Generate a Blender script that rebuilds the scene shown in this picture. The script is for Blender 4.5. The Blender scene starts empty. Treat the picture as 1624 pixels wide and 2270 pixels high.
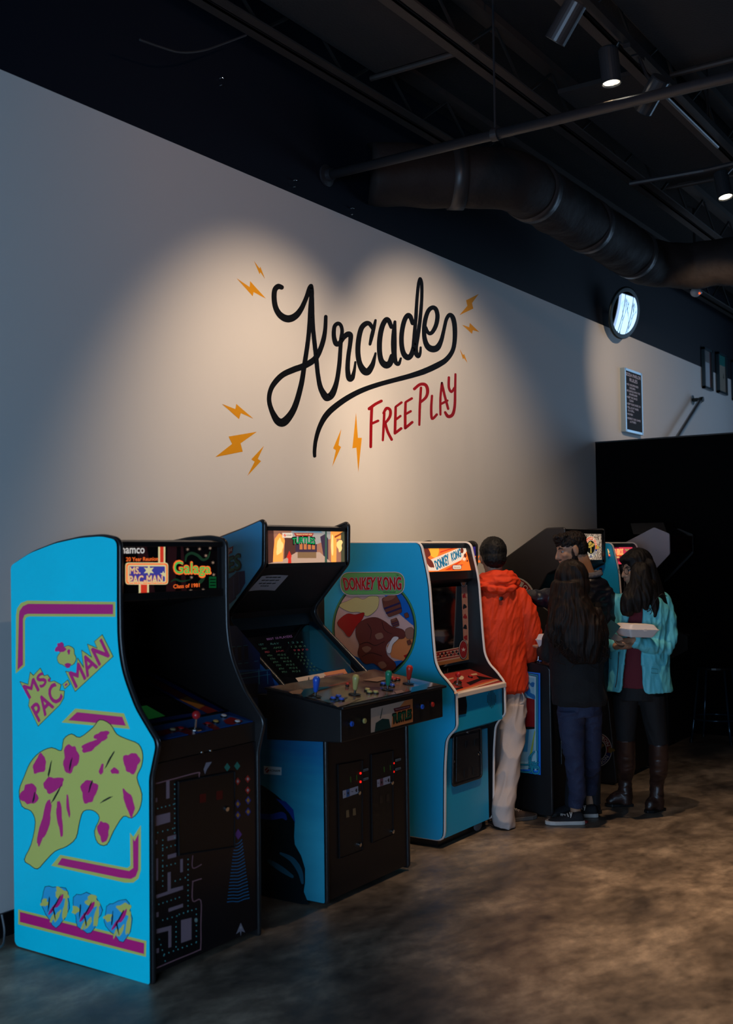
import bpy, bmesh, math, random
from mathutils import Vector, Matrix, noise
random.seed(7)
sc = bpy.context.scene
COL = sc.collection

# ------------------------------------------------------------------ camera
FPX, CX, CY, CAMH = 2484.0, 812.0, 1135.0, 1.66
_X = Vector((1665, -71, -FPX)).normalized()
_Y = Vector((-3712, -140, -FPX)); _Y = (_Y - _X * _Y.dot(_X)).normalized()
_Z = _X.cross(_Y)
RM = Matrix((_X, _Y, _Z))                 # camera axes -> world axes
CAM = Vector((0, 0, CAMH))
cd = bpy.data.cameras.new('camera'); cam = bpy.data.objects.new('camera', cd); COL.objects.link(cam)
cam.matrix_world = Matrix.Translation(CAM) @ RM.to_4x4()
cd.sensor_fit = 'VERTICAL'; cd.sensor_height = 36.0; cd.lens = FPX * 36.0 / 2270.0
cd.dof.use_dof = True; cd.dof.focus_distance = 7.4; cd.dof.aperture_fstop = 2.8
cd.clip_start = 0.05; cd.clip_end = 200
sc.camera = cam

# ------------------------------------------------------------------ colour management, world
sc.view_settings.view_transform = 'Standard'; sc.view_settings.look = 'None'
sc.view_settings.exposure = 0.0; sc.view_settings.gamma = 1.0
w = bpy.data.worlds.new('sky'); sc.world = w; w.use_nodes = True
bg = w.node_tree.nodes['Background']; bg.inputs[0].default_value = (0.45, 0.62, 0.9, 1); bg.inputs[1].default_value = 1.2

def ray(px, py): return RM @ Vector((px - CX, -(py - CY), -FPX))
def onx(px, py, x): d = ray(px, py); return CAM + d * (x / d.x)
def ony(px, py, y): d = ray(px, py); return CAM + d * (y / d.y)
def onz(px, py, z): d = ray(px, py); return CAM + d * ((z - CAMH) / d.z)
def dep(px, py, D): return CAM + ray(px, py) * (D / FPX)
def onplane(px, py, p0, n):
    d = ray(px, py); return CAM + d * ((Vector(p0) - CAM).dot(n) / d.dot(n))

# ------------------------------------------------------------------ materials
MATS = {}
def s2l(c):
    return tuple((v / 12.92 if v <= 0.04045 else ((v + 0.055) / 1.055) ** 2.4) for v in c)
def mat(name, col, rough=0.6, metal=0.0, emit=0.0, srgb=False, coat=0.0, noise_amt=0.0, noise_scale=20, bump=0.0, bump_scale=60, spec=0.5, dark=None):
    if name in MATS: return MATS[name]
    if srgb: col = s2l(col)
    m = bpy.data.materials.new(name); m.use_nodes = True; nt = m.node_tree
    b = nt.nodes['Principled BSDF']
    b.inputs['Base Color'].default_value = (*col, 1)
    b.inputs['Roughness'].default_value = rough; b.inputs['Metallic'].default_value = metal
    b.inputs['Specular IOR Level'].default_value = spec
    if coat: b.inputs['Coat Weight'].default_value = coat; b.inputs['Coat Roughness'].default_value = 0.08
    if emit:
        b.inputs['Emission Color'].default_value = (*col, 1); b.inputs['Emission Strength'].default_value = emit
    if noise_amt:
        tc = nt.nodes.new('ShaderNodeTexCoord'); n = nt.nodes.new('ShaderNodeTexNoise'); n.inputs['Scale'].default_value = noise_scale
        n.inputs['Detail'].default_value = 6
        r = nt.nodes.new('ShaderNodeMix'); r.data_type = 'RGBA'
        d = dark or tuple(v * (1 - noise_amt) for v in col)
        r.inputs[6].default_value = (*d, 1); r.inputs[7].default_value = (*col, 1)
        rp = nt.nodes.new('ShaderNodeValToRGB'); rp.color_ramp.elements[0].position = 0.35; rp.color_ramp.elements[1].position = 0.65
        nt.links.new(tc.outputs['Object'], n.inputs['Vector']); nt.links.new(n.outputs['Fac'], rp.inputs[0])
        nt.links.new(rp.outputs[0], r.inputs[0]); nt.links.new(r.outputs[2], b.inputs['Base Color'])
    if bump:
        tc = nt.nodes.new('ShaderNodeTexCoord'); n = nt.nodes.new('ShaderNodeTexNoise'); n.inputs['Scale'].default_value = bump_scale
        n.inputs['Detail'].default_value = 5
        bp = nt.nodes.new('ShaderNodeBump'); bp.inputs['Strength'].default_value = bump; bp.inputs['Distance'].default_value = 0.01
        nt.links.new(tc.outputs['Object'], n.inputs['Vector']); nt.links.new(n.outputs['Fac'], bp.inputs['Height'])
        nt.links.new(bp.outputs[0], b.inputs['Normal'])
    MATS[name] = m; return m

# ------------------------------------------------------------------ mesh builder
class MB:
    def __init__(s): s.v = []; s.f = []
    def add(s, vs, fs):
        o = len(s.v); s.v += [Vector(v) for v in vs]; s.f += [tuple(i + o for i in f) for f in fs]; return s
    def box(s, a, b):
        x0, y0, z0 = a; x1, y1, z1 = b
        return s.add([(x0,y0,z0),(x1,y0,z0),(x1,y1,z0),(x0,y1,z0),(x0,y0,z1),(x1,y0,z1),(x1,y1,z1),(x0,y1,z1)],
                     [(0,3,2,1),(4,5,6,7),(0,1,5,4),(1,2,6,5),(2,3,7,6),(3,0,4,7)])
    def poly(s, pts): return s.add(pts, [tuple(range(len(pts)))])
    def hull(s, pts, off):                     # polygon extruded by the vector off
        n = len(pts); off = Vector(off); P = [Vector(p) for p in pts]
        return s.add(P + [p + off for p in P], [tuple(range(n)), tuple(range(2*n-1, n-1, -1))] + [(i, i+n, (i+1) % n + n, (i+1) % n) for i in range(n)])
    def prism(s, prof, x0, x1): return s.hull([(x0, y, z) for y, z in prof], (x1 - x0, 0, 0))
    def tube(s, path, r, n=8, closed=False, caps=True):
        P = [Vector(p) for p in path]; m = len(P); R = r if isinstance(r, (list, tuple)) else [r] * m
        rings = []; up = None
        for i in range(m):
            if closed: t = P[(i+1) % m] - P[i-1]
            else: t = P[min(i+1, m-1)] - P[max(i-1, 0)]
            if t.length < 1e-9: t = Vector((0, 0, 1))
            t.normalize()
            if up is None:
                up = Vector((0, 0, 1)) if abs(t.z) < 0.9 else Vector((1, 0, 0))
            a = t.cross(up)
            if a.length < 1e-6: a = t.orthogonal()
            a.normalize(); b = a.cross(t).normalized(); up = b
            rings.append([P[i] + (a * math.cos(2*math.pi*k/n) + b * math.sin(2*math.pi*k/n)) * R[i] for k in range(n)])
        o = len(s.v); s.v += [v for rg in rings for v in rg]
        for i in range(m if closed else m - 1):
            j = (i + 1) % m
            for k in range(n):
                s.f.append((o+i*n+k, o+i*n+(k+1) % n, o+j*n+(k+1) % n, o+j*n+k))
        if caps and not closed:
            s.f.append(tuple(o+k for k in range(n))[::-1]); s.f.append(tuple(o+(m-1)*n+k for k in range(n)))
        return s
    def lathe(s, c, axis, prof, n=20):         # prof: (radius, height along axis)
        c = Vector(c); ax = Vector(axis).normalized(); a = ax.orthogonal().normalized(); b = ax.cross(a)
        o = len(s.v)
        for r, h in prof:
            s.v += [c + ax*h + (a*math.cos(2*math.pi*k/n) + b*math.sin(2*math.pi*k/n)) * max(r, 1e-4) for k in range(n)]
        for i in range(len(prof)-1):
            for k in range(n): s.f.append((o+i*n+k, o+i*n+(k+1) % n, o+(i+1)*n+(k+1) % n, o+(i+1)*n+k))
        s.f.append(tuple(o+k for k in range(n))[::-1]); s.f.append(tuple(o+(len(prof)-1)*n+k for k in range(n)))
        return s
    def ball(s, c, r, n=14, m=9):
        c = Vector(c); R = Vector(r) if hasattr(r, '__len__') else Vector((r, r, r)); o = len(s.v)
        for i in range(m+1):
            t = math.pi*i/m
            for k in range(n):
                p = 2*math.pi*k/n; s.v.append(c + Vector((R.x*math.sin(t)*math.cos(p), R.y*math.sin(t)*math.sin(p), R.z*math.cos(t))))
        for i in range(m):
            for k in range(n): s.f.append((o+i*n+k, o+(i+1)*n+k, o+(i+1)*n+(k+1) % n, o+i*n+(k+1) % n))
        return s

def root(name, loc, label, cat, group=None):
    o = bpy.data.objects.new(name, None); o.location = loc; COL.objects.link(o)
    o['label'] = label; o['category'] = cat; o.empty_display_size = 0.1
    if group: o['group'] = group
    return o
def origin(o):
    v = Vector((0, 0, 0))
    while o is not None: v += Vector(o.location); o = o.parent
    return v
def part(name, par, mb, m, smooth=False, bevel=0.0, kind=None):
    me = bpy.data.meshes.new(name); og = origin(par) if par else Vector((0, 0, 0))
    me.from_pydata([v - og for v in mb.v], [], mb.f); me.validate(); me.update()
    bm = bmesh.new(); bm.from_mesh(me); bmesh.ops.recalc_face_normals(bm, faces=bm.faces); bm.to_mesh(me); bm.free()
    if m: me.materials.append(m)
    if smooth: me.shade_smooth()
    o = bpy.data.objects.new(name, me); COL.objects.link(o)
    if par: o.parent = par
    if bevel:
        bv = o.modifiers.new('bevel', 'BEVEL'); bv.width = bevel; bv.segments = 2; bv.limit_method = 'ANGLE'
    if kind: o['kind'] = kind
    return o
def single(name, mb, m, label, cat, group=None, **k):
    c = Vector((0, 0, 0))
    for v in mb.v: c += v
    c /= len(mb.v); c.z = min(v.z for v in mb.v)
    me = bpy.data.meshes.new(name); me.from_pydata([v - c for v in mb.v], [], mb.f)
    bm = bmesh.new(); bm.from_mesh(me); bmesh.ops.recalc_face_normals(bm, faces=bm.faces); bm.to_mesh(me); bm.free()
    me.materials.append(m)
    if k.get('smooth'): me.shade_smooth()
    o = bpy.data.objects.new(name, me); o.location = c; COL.objects.link(o)
    o['label'] = label; o['category'] = cat
    if group: o['group'] = group
    return o
def struct(name, mb, m, par=None, bevel=0):
    o = part(name, par, mb, m, bevel=bevel)
    if not par: o['kind'] = 'structure'
    return o
def copy_tree(o, d, par=None):
    c = o.copy(); COL.objects.link(c)
    if par is None: c.location = o.location + Vector(d)
    else: c.parent = par
    for ch in list(o.children): copy_tree(ch, d, c)
    return c

def fillet(pts, rad, seg=4):
    """round the corners of a closed 2D polygon; rad: one number or one per corner"""
    n = len(pts); out = []
    R = rad if isinstance(rad, (list, tuple)) else [rad] * n
    for i in range(n):
        p = Vector(pts[i]); a = Vector(pts[i-1]); b = Vector(pts[(i+1) % n])
        r = min(R[i], (a-p).length*0.49, (b-p).length*0.49)
        if r < 1e-4: out.append(tuple(p)); continue
        p0 = p + (a-p).normalized()*r; p1 = p + (b-p).normalized()*r
        for k in range(seg+1):
            t = k/seg; q = p0*(1-t)**2 + p*2*t*(1-t) + p1*t*t; out.append(tuple(q))
    return out
def catmull(pts, seg=6, closed=False):
    n = len(pts); out = []
    for i in range(n if closed else n-1):
        P = [Vector(pts[(i+k) % n] if closed else pts[min(max(i+k, 0), n-1)]) for k in (-1, 0, 1, 2)]
        for s in range(seg):
            t = s/seg
            out.append(0.5*((2*P[1]) + (P[2]-P[0])*t + (2*P[0]-5*P[1]+4*P[2]-P[3])*t*t + (3*P[1]-P[0]-3*P[2]+P[3])*t**3))
    if not closed: out.append(Vector(pts[-1]))
    return out

# decals: flat prints lying on a plane; the px coordinates are turned into points of that plane
def prj(plane, off):
    kind, val = plane[0], plane[1]
    if kind == 'x': return lambda px, py: onx(px, py, val) - Vector((off, 0, 0))
    if kind == 'y': return lambda px, py: ony(px, py, val) - Vector((0, off, 0))
    if kind == 'n':
        n = Vector(plane[2]); return lambda px, py: onplane(px, py, val, n) + n * off
def zz(pts, o, s): return [(o[0] + x/s, o[1] + y/s) for x, y in pts]
SHEETS = {}                                # printed sheets: one mesh each, every ink a material of it
def sheet(par, name, mb, m, bevel=0):
    o = part(name, par, mb, m, bevel=bevel); SHEETS[o] = [(mb, m)]; return o
def finish_sheets():
    for o, ls in SHEETS.items():
        vs, fs, mi, ms = [], [], [], []; og = origin(o)
        for mb, m in ls:
            if m not in ms: ms.append(m)
            k = len(vs); vs += [v - og for v in mb.v]; fs += [tuple(i+k for i in f) for f in mb.f]; mi += [ms.index(m)]*len(mb.f)
        me = bpy.data.meshes.new(o.name); me.from_pydata(vs, [], fs)
        for m in ms: me.materials.append(m)
        me.polygons.foreach_set('material_index', mi); me.update(); o.data = me
def decal(par, name, m, polys, plane, off=0.0012, kind=None):
    mb = MB(); fs = [prj(plane, off + k*2e-5) for k in range(6)]
    for i, pl in enumerate(polys): mb.poly([fs[i % 6](*p) for p in pl])
    if par in SHEETS: SHEETS[par].append((mb, m)); return par
    return sheet(par, name, mb, m)
def stroke_px(pts, seg=8):
    """polys (px space) of a brush stroke; pts: (x, y, width)"""
    c = catmull([(p[0], p[1], p[2]) for p in pts], seg); out = []
    for i, p in enumerate(c):
        r = p[2]/2; out.append([(p[0]+r*math.cos(a*math.pi/8), p[1]+r*math.sin(a*math.pi/8)) for a in range(16)])
        if i+1 < len(c):
            q = c[i+1]; d = Vector((q[0]-p[0], q[1]-p[1]))
            if d.length < 1e-4: continue
            nrm = Vector((-d.y, d.x)).normalized(); rq = q[2]/2
            out.append([(p[0]+nrm.x*r, p[1]+nrm.y*r), (q[0]+nrm.x*rq, q[1]+nrm.y*rq), (q[0]-nrm.x*rq, q[1]-nrm.y*rq), (p[0]-nrm.x*r, p[1]-nrm.y*r)])
    return out
def blob_px(c, rx, ry, n=20, wob=0.0, rot=0.0, seed=0):
    rr = random.Random(seed); ph = [rr.uniform(0, 6.28) for _ in range(3)]; out = []
    for k in range(n):
        a = 2*math.pi*k/n; w_ = 1 + wob*(math.sin(3*a+ph[0]) + 0.6*math.sin(5*a+ph[1]) + 0.4*math.sin(8*a+ph[2]))
        x, y = rx*w_*math.cos(a), ry*w_*math.sin(a)
        out.append((c[0] + x*math.cos(rot)-y*math.sin(rot), c[1] + x*math.sin(rot)+y*math.cos(rot)))
    return out
def star(c, ro, ri, n=5, rot=-1.57):
    return [(c[0]+(ro if k % 2 == 0 else ri)*math.cos(rot+math.pi*k/n), c[1]+(ro if k % 2 == 0 else ri)*math.sin(rot+math.pi*k/n)) for k in range(2*n)]

_tc = {}
def text_mesh(s, bold=0.0, shear=0.0, space=1.0):
    k = (s, bold, shear, space)
    if k in _tc: return _tc[k]
    cu = bpy.data.curves.new('t', 'FONT'); cu.body = s; cu.shear = shear; cu.space_character = space; cu.resolution_u = 3
    cu.align_x = 'CENTER'
    o = bpy.data.objects.new('t', cu); COL.objects.link(o)
    dg = bpy.context.evaluated_depsgraph_get(); me = bpy.data.meshes.new_from_object(o.evaluated_get(dg))
    v = [(x.co.x, x.co.y) for x in me.vertices]; f = [tuple(p.vertices) for p in me.polygons]
    bpy.data.objects.remove(o); bpy.data.curves.remove(cu); bpy.data.meshes.remove(me)
    x0 = min(a for a, b in v); x1 = max(a for a, b in v); y0 = min(b for a, b in v); y1 = max(b for a, b in v)
    _tc[k] = ([((a-x0)/(x1-x0), (b-y0)/(y1-y0)) for a, b in v], f); return _tc[k]
def text_add(mb, s, quad, bold=0.0, arc=0.0, space=1.0):
    """quad: 3D corners top-left, top-right, bottom-right, bottom-left"""
    v, f = text_mesh(s, 0.0, 0.0, space); tl, tr, br, bl = [Vector(q) for q in quad]
    up = (tl - bl)
    nz_ = (br - bl).cross(up).normalized()
    if nz_.dot(CAM - bl) < 0: nz_ = -nz_
    ux = (br - bl).normalized(); uy = up - ux*up.dot(ux); rr = bold*up.length*1.1; uy.normalize()
    for k in range(8 if bold else 1):
        sh = (ux*math.cos(k*math.pi/4) + uy*math.sin(k*math.pi/4))*rr + nz_*(k*2.5e-5) if bold else Vector((0, 0, 0)); out = []
        for a, b in v:
            p = (bl*(1-a)+br*a)*(1-b) + (tl*(1-a)+tr*a)*b + sh
            if arc: p = p + up*arc*(1-(2*a-1)**2)
            out.append(p)
        mb.add(out, f)
    return mb
def text_px(par, name, m, s, quad, plane, off=0.002, bold=0.0, arc=0.0, space=1.0):
    f = prj(plane, off); mb = text_add(MB(), s, [f(*q) for q in quad], bold, arc, space)
    if par in SHEETS: SHEETS[par].append((mb, m)); return par
    return sheet(par, name, mb, m)
# ------------------------------------------------------------------ lights of the room
WALL = 4.12; PLINE = 3.865; CEIL = 4.95
def spot(loc, aim, watts, ang, col, blend=0.35, rad=0.03, par=None):
    l = bpy.data.lights.new('spot_light', 'SPOT'); l.energy = watts; l.spot_size = math.radians(ang); l.spot_blend = blend
    l.shadow_soft_size = rad; l.color = col
    o = bpy.data.objects.new('spot_light', l); COL.objects.link(o)
    d = Vector(aim) - Vector(loc); o.rotation_euler = d.to_track_quat('-Z', 'Y').to_euler(); o.location = loc
    return o
def area(loc, aim, sx, sy, watts, col):
    l = bpy.data.lights.new('daylight', 'AREA'); l.shape = 'RECTANGLE'; l.size = sx; l.size_y = sy; l.energy = watts; l.color = col
    o = bpy.data.objects.new('daylight', l); COL.objects.link(o); o.location = loc
    d = Vector(aim) - Vector(loc); o.rotation_euler = d.to_track_quat('-Z', 'Y').to_euler(); return o
WARM = (1.0, 0.73, 0.49)
# daylight just outside the shop windows: the big one behind the camera to the left, the far one beyond the stairs
area((-3.3, 0.9, 1.3), (6, 2.2, 1.1), 5.0, 2.0, 295, (0.42, 0.67, 0.95))
area((16.75, -1.0, 2.9), (10, -1.0, 2.9), 7.0, 3.6, 95, (0.42, 0.72, 1.0))
# track lamps, the last an added warm fill: (lamp position, aim point, watts, cone angle); each gets its fixture further down
LAMPS = [(onz(1229, 92, 4.13), (5.22, 4.12, 1.76), 212, 74, WARM),
         (onz(1424, 246, 4.10), (7.10, 4.12, 2.2), 215, 70, WARM),
         (onz(1355, 186, 4.22), (5.84, 1.9, 0.0), 250, 58, (1.0, .68, .42)),
         (onz(1608, 438, 4.20), (7.6, 1.4, 0.0), 70, 60, WARM),
         ((4.30, 1.95, 4.20), (4.85, 0.9, 0.0), 440, 54, (1.0, .68, .42)),
         ((9.10, 2.25, 3.98), (11.3, 4.12, 3.25), 110, 58, WARM),
         ((3.70, 1.20, 4.30), (6.0, 4.12, 3.7), 30, 110, (1.0, .52, .30))]  # warm fill added above the frame to lift the upper wall

# ------------------------------------------------------------------ the room
m_wall = mat('white_paint', (0.78, 0.76, 0.74), 0.75, bump=0.05, bump_scale=220)
m_navy = mat('navy_paint', (0.003, 0.006, 0.015), 0.7, spec=.25)
m_blackwall = mat('black_paint', (0.0018, 0.0018, 0.0022), 0.9, spec=.08)
m_ceil = mat('black_ceiling', (0.006, 0.005, 0.006), 0.9, bump=0.4, bump_scale=90)
def floor_mat():
    m = bpy.data.materials.new('stained_concrete'); m.use_nodes = True; nt = m.node_tree; L = nt.links.new; N = nt.nodes.new
    b = nt.nodes['Principled BSDF']; tc = N('ShaderNodeTexCoord')
    mp = N('ShaderNodeMapping'); mp.inputs['Rotation'].default_value = (0, 0, 0.6); mp.inputs['Scale'].default_value = (1, 1.5, 1)
    L(tc.outputs['Object'], mp.inputs['Vector'])
    n1 = N('ShaderNodeTexNoise'); n1.inputs['Scale'].default_value = 1.6; n1.inputs['Detail'].default_value = 9; n1.inputs['Roughness'].default_value = 0.62; n1.inputs['Distortion'].default_value = 0.25
    n2 = N('ShaderNodeTexNoise'); n2.inputs['Scale'].default_value = 7.5; n2.inputs['Detail'].default_value = 10; n2.inputs['Roughness'].default_value = 0.7
    n3 = N('ShaderNodeTexNoise'); n3.inputs['Scale'].default_value = 70; n3.inputs['Detail'].default_value = 4
    for n in (n1, n2): L(mp.outputs[0], n.inputs['Vector'])
    L(tc.outputs['Object'], n3.inputs['Vector'])
    r1 = N('ShaderNodeValToRGB'); e = r1.color_ramp.elements
    e[0].position = 0.33; e[0].color = (0.085, 0.068, 0.058, 1); e[1].position = 0.66; e[1].color = (0.45, 0.36, 0.28, 1)
    x = e.new(0.5); x.color = (0.225, 0.175, 0.135, 1)
    L(n1.outputs['Fac'], r1.inputs[0])
    r2 = N('ShaderNodeValToRGB'); e = r2.color_ramp.elements; e[0].position = 0.3; e[0].color = (0.42, 0.41, 0.40, 1); e[1].position = 0.70; e[1].color = (1.45, 1.4, 1.32, 1)
    L(n2.outputs['Fac'], r2.inputs[0])
    mx = N('ShaderNodeMix'); mx.data_type = 'RGBA'; mx.blend_type = 'MULTIPLY'; mx.inputs[0].default_value = 0.9
    L(r1.outputs[0], mx.inputs[6]); L(r2.outputs[0], mx.inputs[7]); L(mx.outputs[2], b.inputs['Base Color'])
    # scratches
    wv = N('ShaderNodeTexVoronoi'); wv.feature = 'DISTANCE_TO_EDGE'; wv.inputs['Scale'].default_value = 0.55
    mp2 = N('ShaderNodeMapping'); mp2.inputs['Rotation'].default_value = (0, 0, -0.5); L(tc.outputs['Object'], mp2.inputs[0]); L(mp2.outputs[0], wv.inputs['Vector'])
    r3 = N('ShaderNodeValToRGB'); e = r3.color_ramp.elements; e[0].position = 0.0; e[0].color = (1, 1, 1, 1); e[1].position = 0.004; e[1].color = (0, 0, 0, 1)
    L(wv.outputs['Distance'], r3.inputs[0])
    mr = N('ShaderNodeMapRange'); mr.inputs[1].default_value = 0.3; mr.inputs[2].default_value = 0.7; mr.inputs[3].default_value = 0.30; mr.inputs[4].default_value = 0.52
    L(n2.outputs['Fac'], mr.inputs[0]); L(mr.outputs[0], b.inputs['Roughness'])
    bp = N('ShaderNodeBump'); bp.inputs['Strength'].default_value = 0.12; bp.inputs['Distance'].default_value = 0.004
    L(n3.outputs['Fac'], bp.inputs['Height']); L(bp.outputs[0], b.inputs['Normal'])
    return m
X0, X1, Y0 = -3.0, 16.0, -5.0
struct('floor', MB().box((X0-.2, Y0-.2, -0.2), (X1+.2, WALL+.2, 0)), floor_mat())
struct('ceiling', MB().box((X0-.2, Y0-.2, CEIL), (X1+.2, WALL+.2, CEIL+.2)), m_ceil)
struct('wall_mural_side', MB().box((X0-.2, WALL, 0), (X1+.2, WALL+.2, PLINE)), m_wall)
struct('wall_upper_band', MB().box((X0-.2, WALL, PLINE), (X1+.2, WALL+.2, CEIL)), m_navy)
# window wall on the left (behind the camera's left shoulder)
wy0, wy1, wz0, wz1 = -1.65, 3.45, 0.25, 2.40
struct('wall_left', MB().box((X0-.2, Y0-.2, 0), (X0, wy0, CEIL)).box((X0-.2, wy1, 0), (X0, WALL, CEIL)).box((X0-.2, wy0, 0), (X0, wy1, wz0)).box((X0-.2, wy0, wz1), (X0, wy1, CEIL)), m_blackwall)
wn = MB()
for k in range(5):
    y = wy0 + (wy1-wy0)*k/4; wn.box((X0-.12, y-.03, wz0), (X0-.04, y+.03, wz1))
for z in (wz0+.03, 1.9, wz1-.03): wn.box((X0-.115, wy0, z-.025), (X0-.045, wy1, z+.025))
wf = struct('window_1', wn, mat('window_metal', (0.02, 0.02, 0.022), 0.4)); 
glass = bpy.data.materials.new('window_glass'); glass.use_nodes = True; nt = glass.node_tree
tb = nt.nodes.new('ShaderNodeBsdfTransparent'); tb.inputs[0].default_value = (0.95, 0.97, 1, 1); gb = nt.nodes.new('ShaderNodeBsdfGlossy'); gb.inputs['Roughness'].default_value = 0.02
ms = nt.nodes.new('ShaderNodeMixShader'); ms.inputs[0].default_value = 0.06
nt.links.new(tb.outputs[0], ms.inputs[1]); nt.links.new(gb.outputs[0], ms.inputs[2]); nt.links.new(ms.outputs[0], nt.nodes['Material Output'].inputs[0])
struct('pane', MB().box((X0-.085, wy0, wz0), (X0-.08, wy1, wz1)), glass, wf)
# wall behind the camera, right end wall with the second window
struct('wall_back', MB().box((X0-.2, Y0-.2, 0), (X1+.2, Y0, CEIL)), m_blackwall)
struct('wall_right', MB().box((X1, Y0, 0), (X1+.2, -4.4, CEIL)).box((X1, 2.4, 0), (X1+.2, WALL, CEIL)).box((X1, -4.4, 0), (X1+.2, 2.4, 1.2)).box((X1, -4.4, 4.7), (X1+.2, 2.4, CEIL)), m_blackwall)
w2 = MB()
for k in range(5): w2.box((X1+.05, -4.4+1.7*k-.03, 1.2), (X1+.12, -4.4+1.7*k+.03, 4.7))
for z in (1.2, 4.67): w2.box((X1+.055, -4.4, z), (X1+.115, 2.4, z+.04))
wf2 = struct('window_2', w2, MATS['window_metal']); struct('pane', MB().box((X1+.08, -4.4, 1.2), (X1+.085, 2.4, 4.7)), glass, wf2)
struct('baseboard_mural_side', MB().box((X0, WALL-.014, 0), (X1, WALL, 0.105)), mat('black_vinyl', (0.008, 0.008, 0.009), 0.4), bevel=0.003)
# black half wall that closes off the stairs, square to the mural wall
PX_ = 10.10
pt = ony(1322, 983, WALL).z
struct('wall_stair_partition', MB().box((PX_, -5.0, 0), (PX_+.14, WALL, pt)), m_blackwall)
struct('trim_1', MB().box((PX_-.006, -5.0, pt), (PX_+.146, WALL, pt+.012)), mat('black_cap', (0.02, 0.03, 0.035), 0.35))

# ------------------------------------------------------------------ ceiling structure
m_steel = mat('black_steel', (0.045, 0.034, 0.030), 0.6)
def joist(y, lab, zb=4.6):
    r = root('steel_joist', (6, y, zb), lab, 'joist')
    mb = MB(); mb.box((X0+.01, y-.078, zb), (X1-.01, y-.012, zb+.012)).box((X0, y-.018, zb), (X1-.01, y-.012, zb+.05)).box((X0+.01, y+.012, zb), (X1-.01, y+.078, zb+.012)).box((X0, y+.012, zb), (X1-.01, y+.018, zb+.05))
    part('bottom_chord', r, mb, m_steel)
    part('top_chord', r, MB().box((X0, y-.05, CEIL-.05), (X1, y+.05, CEIL-.001)), m_steel)
    wb = MB(); x = X0+.3; k = 0
    while x < X1-.4:
        a, b = (zb+.02, CEIL-.04) if k % 2 == 0 else (CEIL-.04, zb+.02)
        wb.tube([(x, y, a), (x+.42, y, b)], 0.011, 6); x += .42; k += 1
    part('web_bars', r, wb, mat('dark_web_steel', (0.010, 0.009, 0.009), .8))
joist(3.92, 'black steel roof joist nearest the mural wall')
joist(3.10, 'black steel roof joist passing over the wrapped duct, second from the mural wall')
joist(2.33, 'black steel roof joist right above the lamp track, third from the mural wall')
joist(1.2, 'black steel roof joist out over the open floor, farthest from the mural wall')
m_deck = mat('roof_panel', (0.022, 0.018, 0.018), 0.95, bump=0.5, bump_scale=60)
for i, (x0, x1, y0, y1, lb) in enumerate([(3.0, 5.92, 3.17, 3.85, 'between the two joists nearest the mural'), (6.9, 9.2, 2.42, 3.03, 'beyond the wrapped duct elbow'), (4.6, 7.0, 1.3, 2.25, 'between the lamp track and the open floor')]):
    single('ceiling_panel', MB().box((x0, y0, CEIL-.22), (x1, y1, CEIL-.19)), m_deck, 'dark acoustic panel hung '+lb, 'ceiling panel', 'dark panels under the roof')
    # thin cross bars carrying the panels
    single('cross_bar', MB().tube([(x1+.02, y0-.05, CEIL-.235), (x1+.02, y1+.05, CEIL-.235)], 0.018, 8), m_steel, 'thin steel bar ending the dark panel '+lb, 'bar')
m_pipe = mat('painted_pipe', (0.022, 0.022, 0.026), 0.42)
pr = root('ceiling_pipe', (5.74, WALL, 4.07), 'long dark pipe crossing the ceiling from the mural wall towards the right', 'pipe')
PZ = ony(722, 390, WALL).z; PXX = ony(722, 390, WALL).x
part('pipe', pr, MB().tube([(PXX, WALL-.002, PZ), (PXX, -4.9, PZ)], 0.030, 14), m_pipe, smooth=True)
part('wall_flange', pr, MB().lathe((PXX, WALL-.001, PZ), (0, -1, 0), [(.07, 0), (.07, .012), (.04, .018), (.04, .05)]), m_pipe)
hy = ony(1097, 290, 1).x
hd = onplane(1097, 290, (PXX, 0, 0), Vector((1, 0, 0)))
for yy in (hd.y, hd.y-2.2):
    h = part('hanger', pr, MB().tube([(PXX, yy, PZ+.03), (PXX, yy, CEIL-.002)], 0.007, 6).lathe((PXX, yy-.02, PZ), (0, 1, 0), [(.038, 0), (.038, .04)]), m_pipe)
# second thinner pipe far right
single('conduit', MB().tube([onz(1395, 407, 4.45), onz(1560, 378, 4.45), onz(1700, 345, 4.45)], 0.02, 8), m_pipe, 'thin conduit under the ceiling near the far track lamp', 'conduit')
dr = root('air_duct', (6.3, 3.6, 4.0), 'fat dark insulation-wrapped air duct that bends twice under the ceiling', 'duct')
DZ = 4.21; R_ = 0.205
P = [Vector((6.18, WALL-.003, DZ)), Vector((6.30, 3.45, DZ)), Vector((7.0, 3.36, DZ)), Vector((9.70, 3.30, DZ)), Vector((10.0, 2.8, DZ)), Vector((10.1, -1.0, DZ))]
P = [ony(815, 395, WALL-.02), onz(1010, 395, DZ), onz(1130, 395, DZ), onz(1440, 585, DZ), onz(1530, 590, DZ), onz(1900, 545, DZ)]
for p in P: p.z = DZ
path = []
c = [P[0]]
for a, b in ((P[0], P[1]), (P[1], P[2]), (P[2], P[3]), (P[3], P[4]), (P[4], P[5])):
    n = max(2, int((b-a).length/0.05))
    path += [a.lerp(b, k/n) for k in range(n)]
path.append(P[-1])
for _ in range(6): path = [path[0]] + [(path[i-1]+path[i]*2+path[i+1])/4 for i in range(1, len(path)-1)] + [path[-1]]
rad = [R_*(1 + 0.035*noise.noise(Vector((i*0.35, 0, 0))) + 0.02*math.sin(i*0.9)*noise.noise(Vector((i*0.1, 5, 0)))) for i in range(len(path))]
mb = MB().tube(path, rad, 40)
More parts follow.
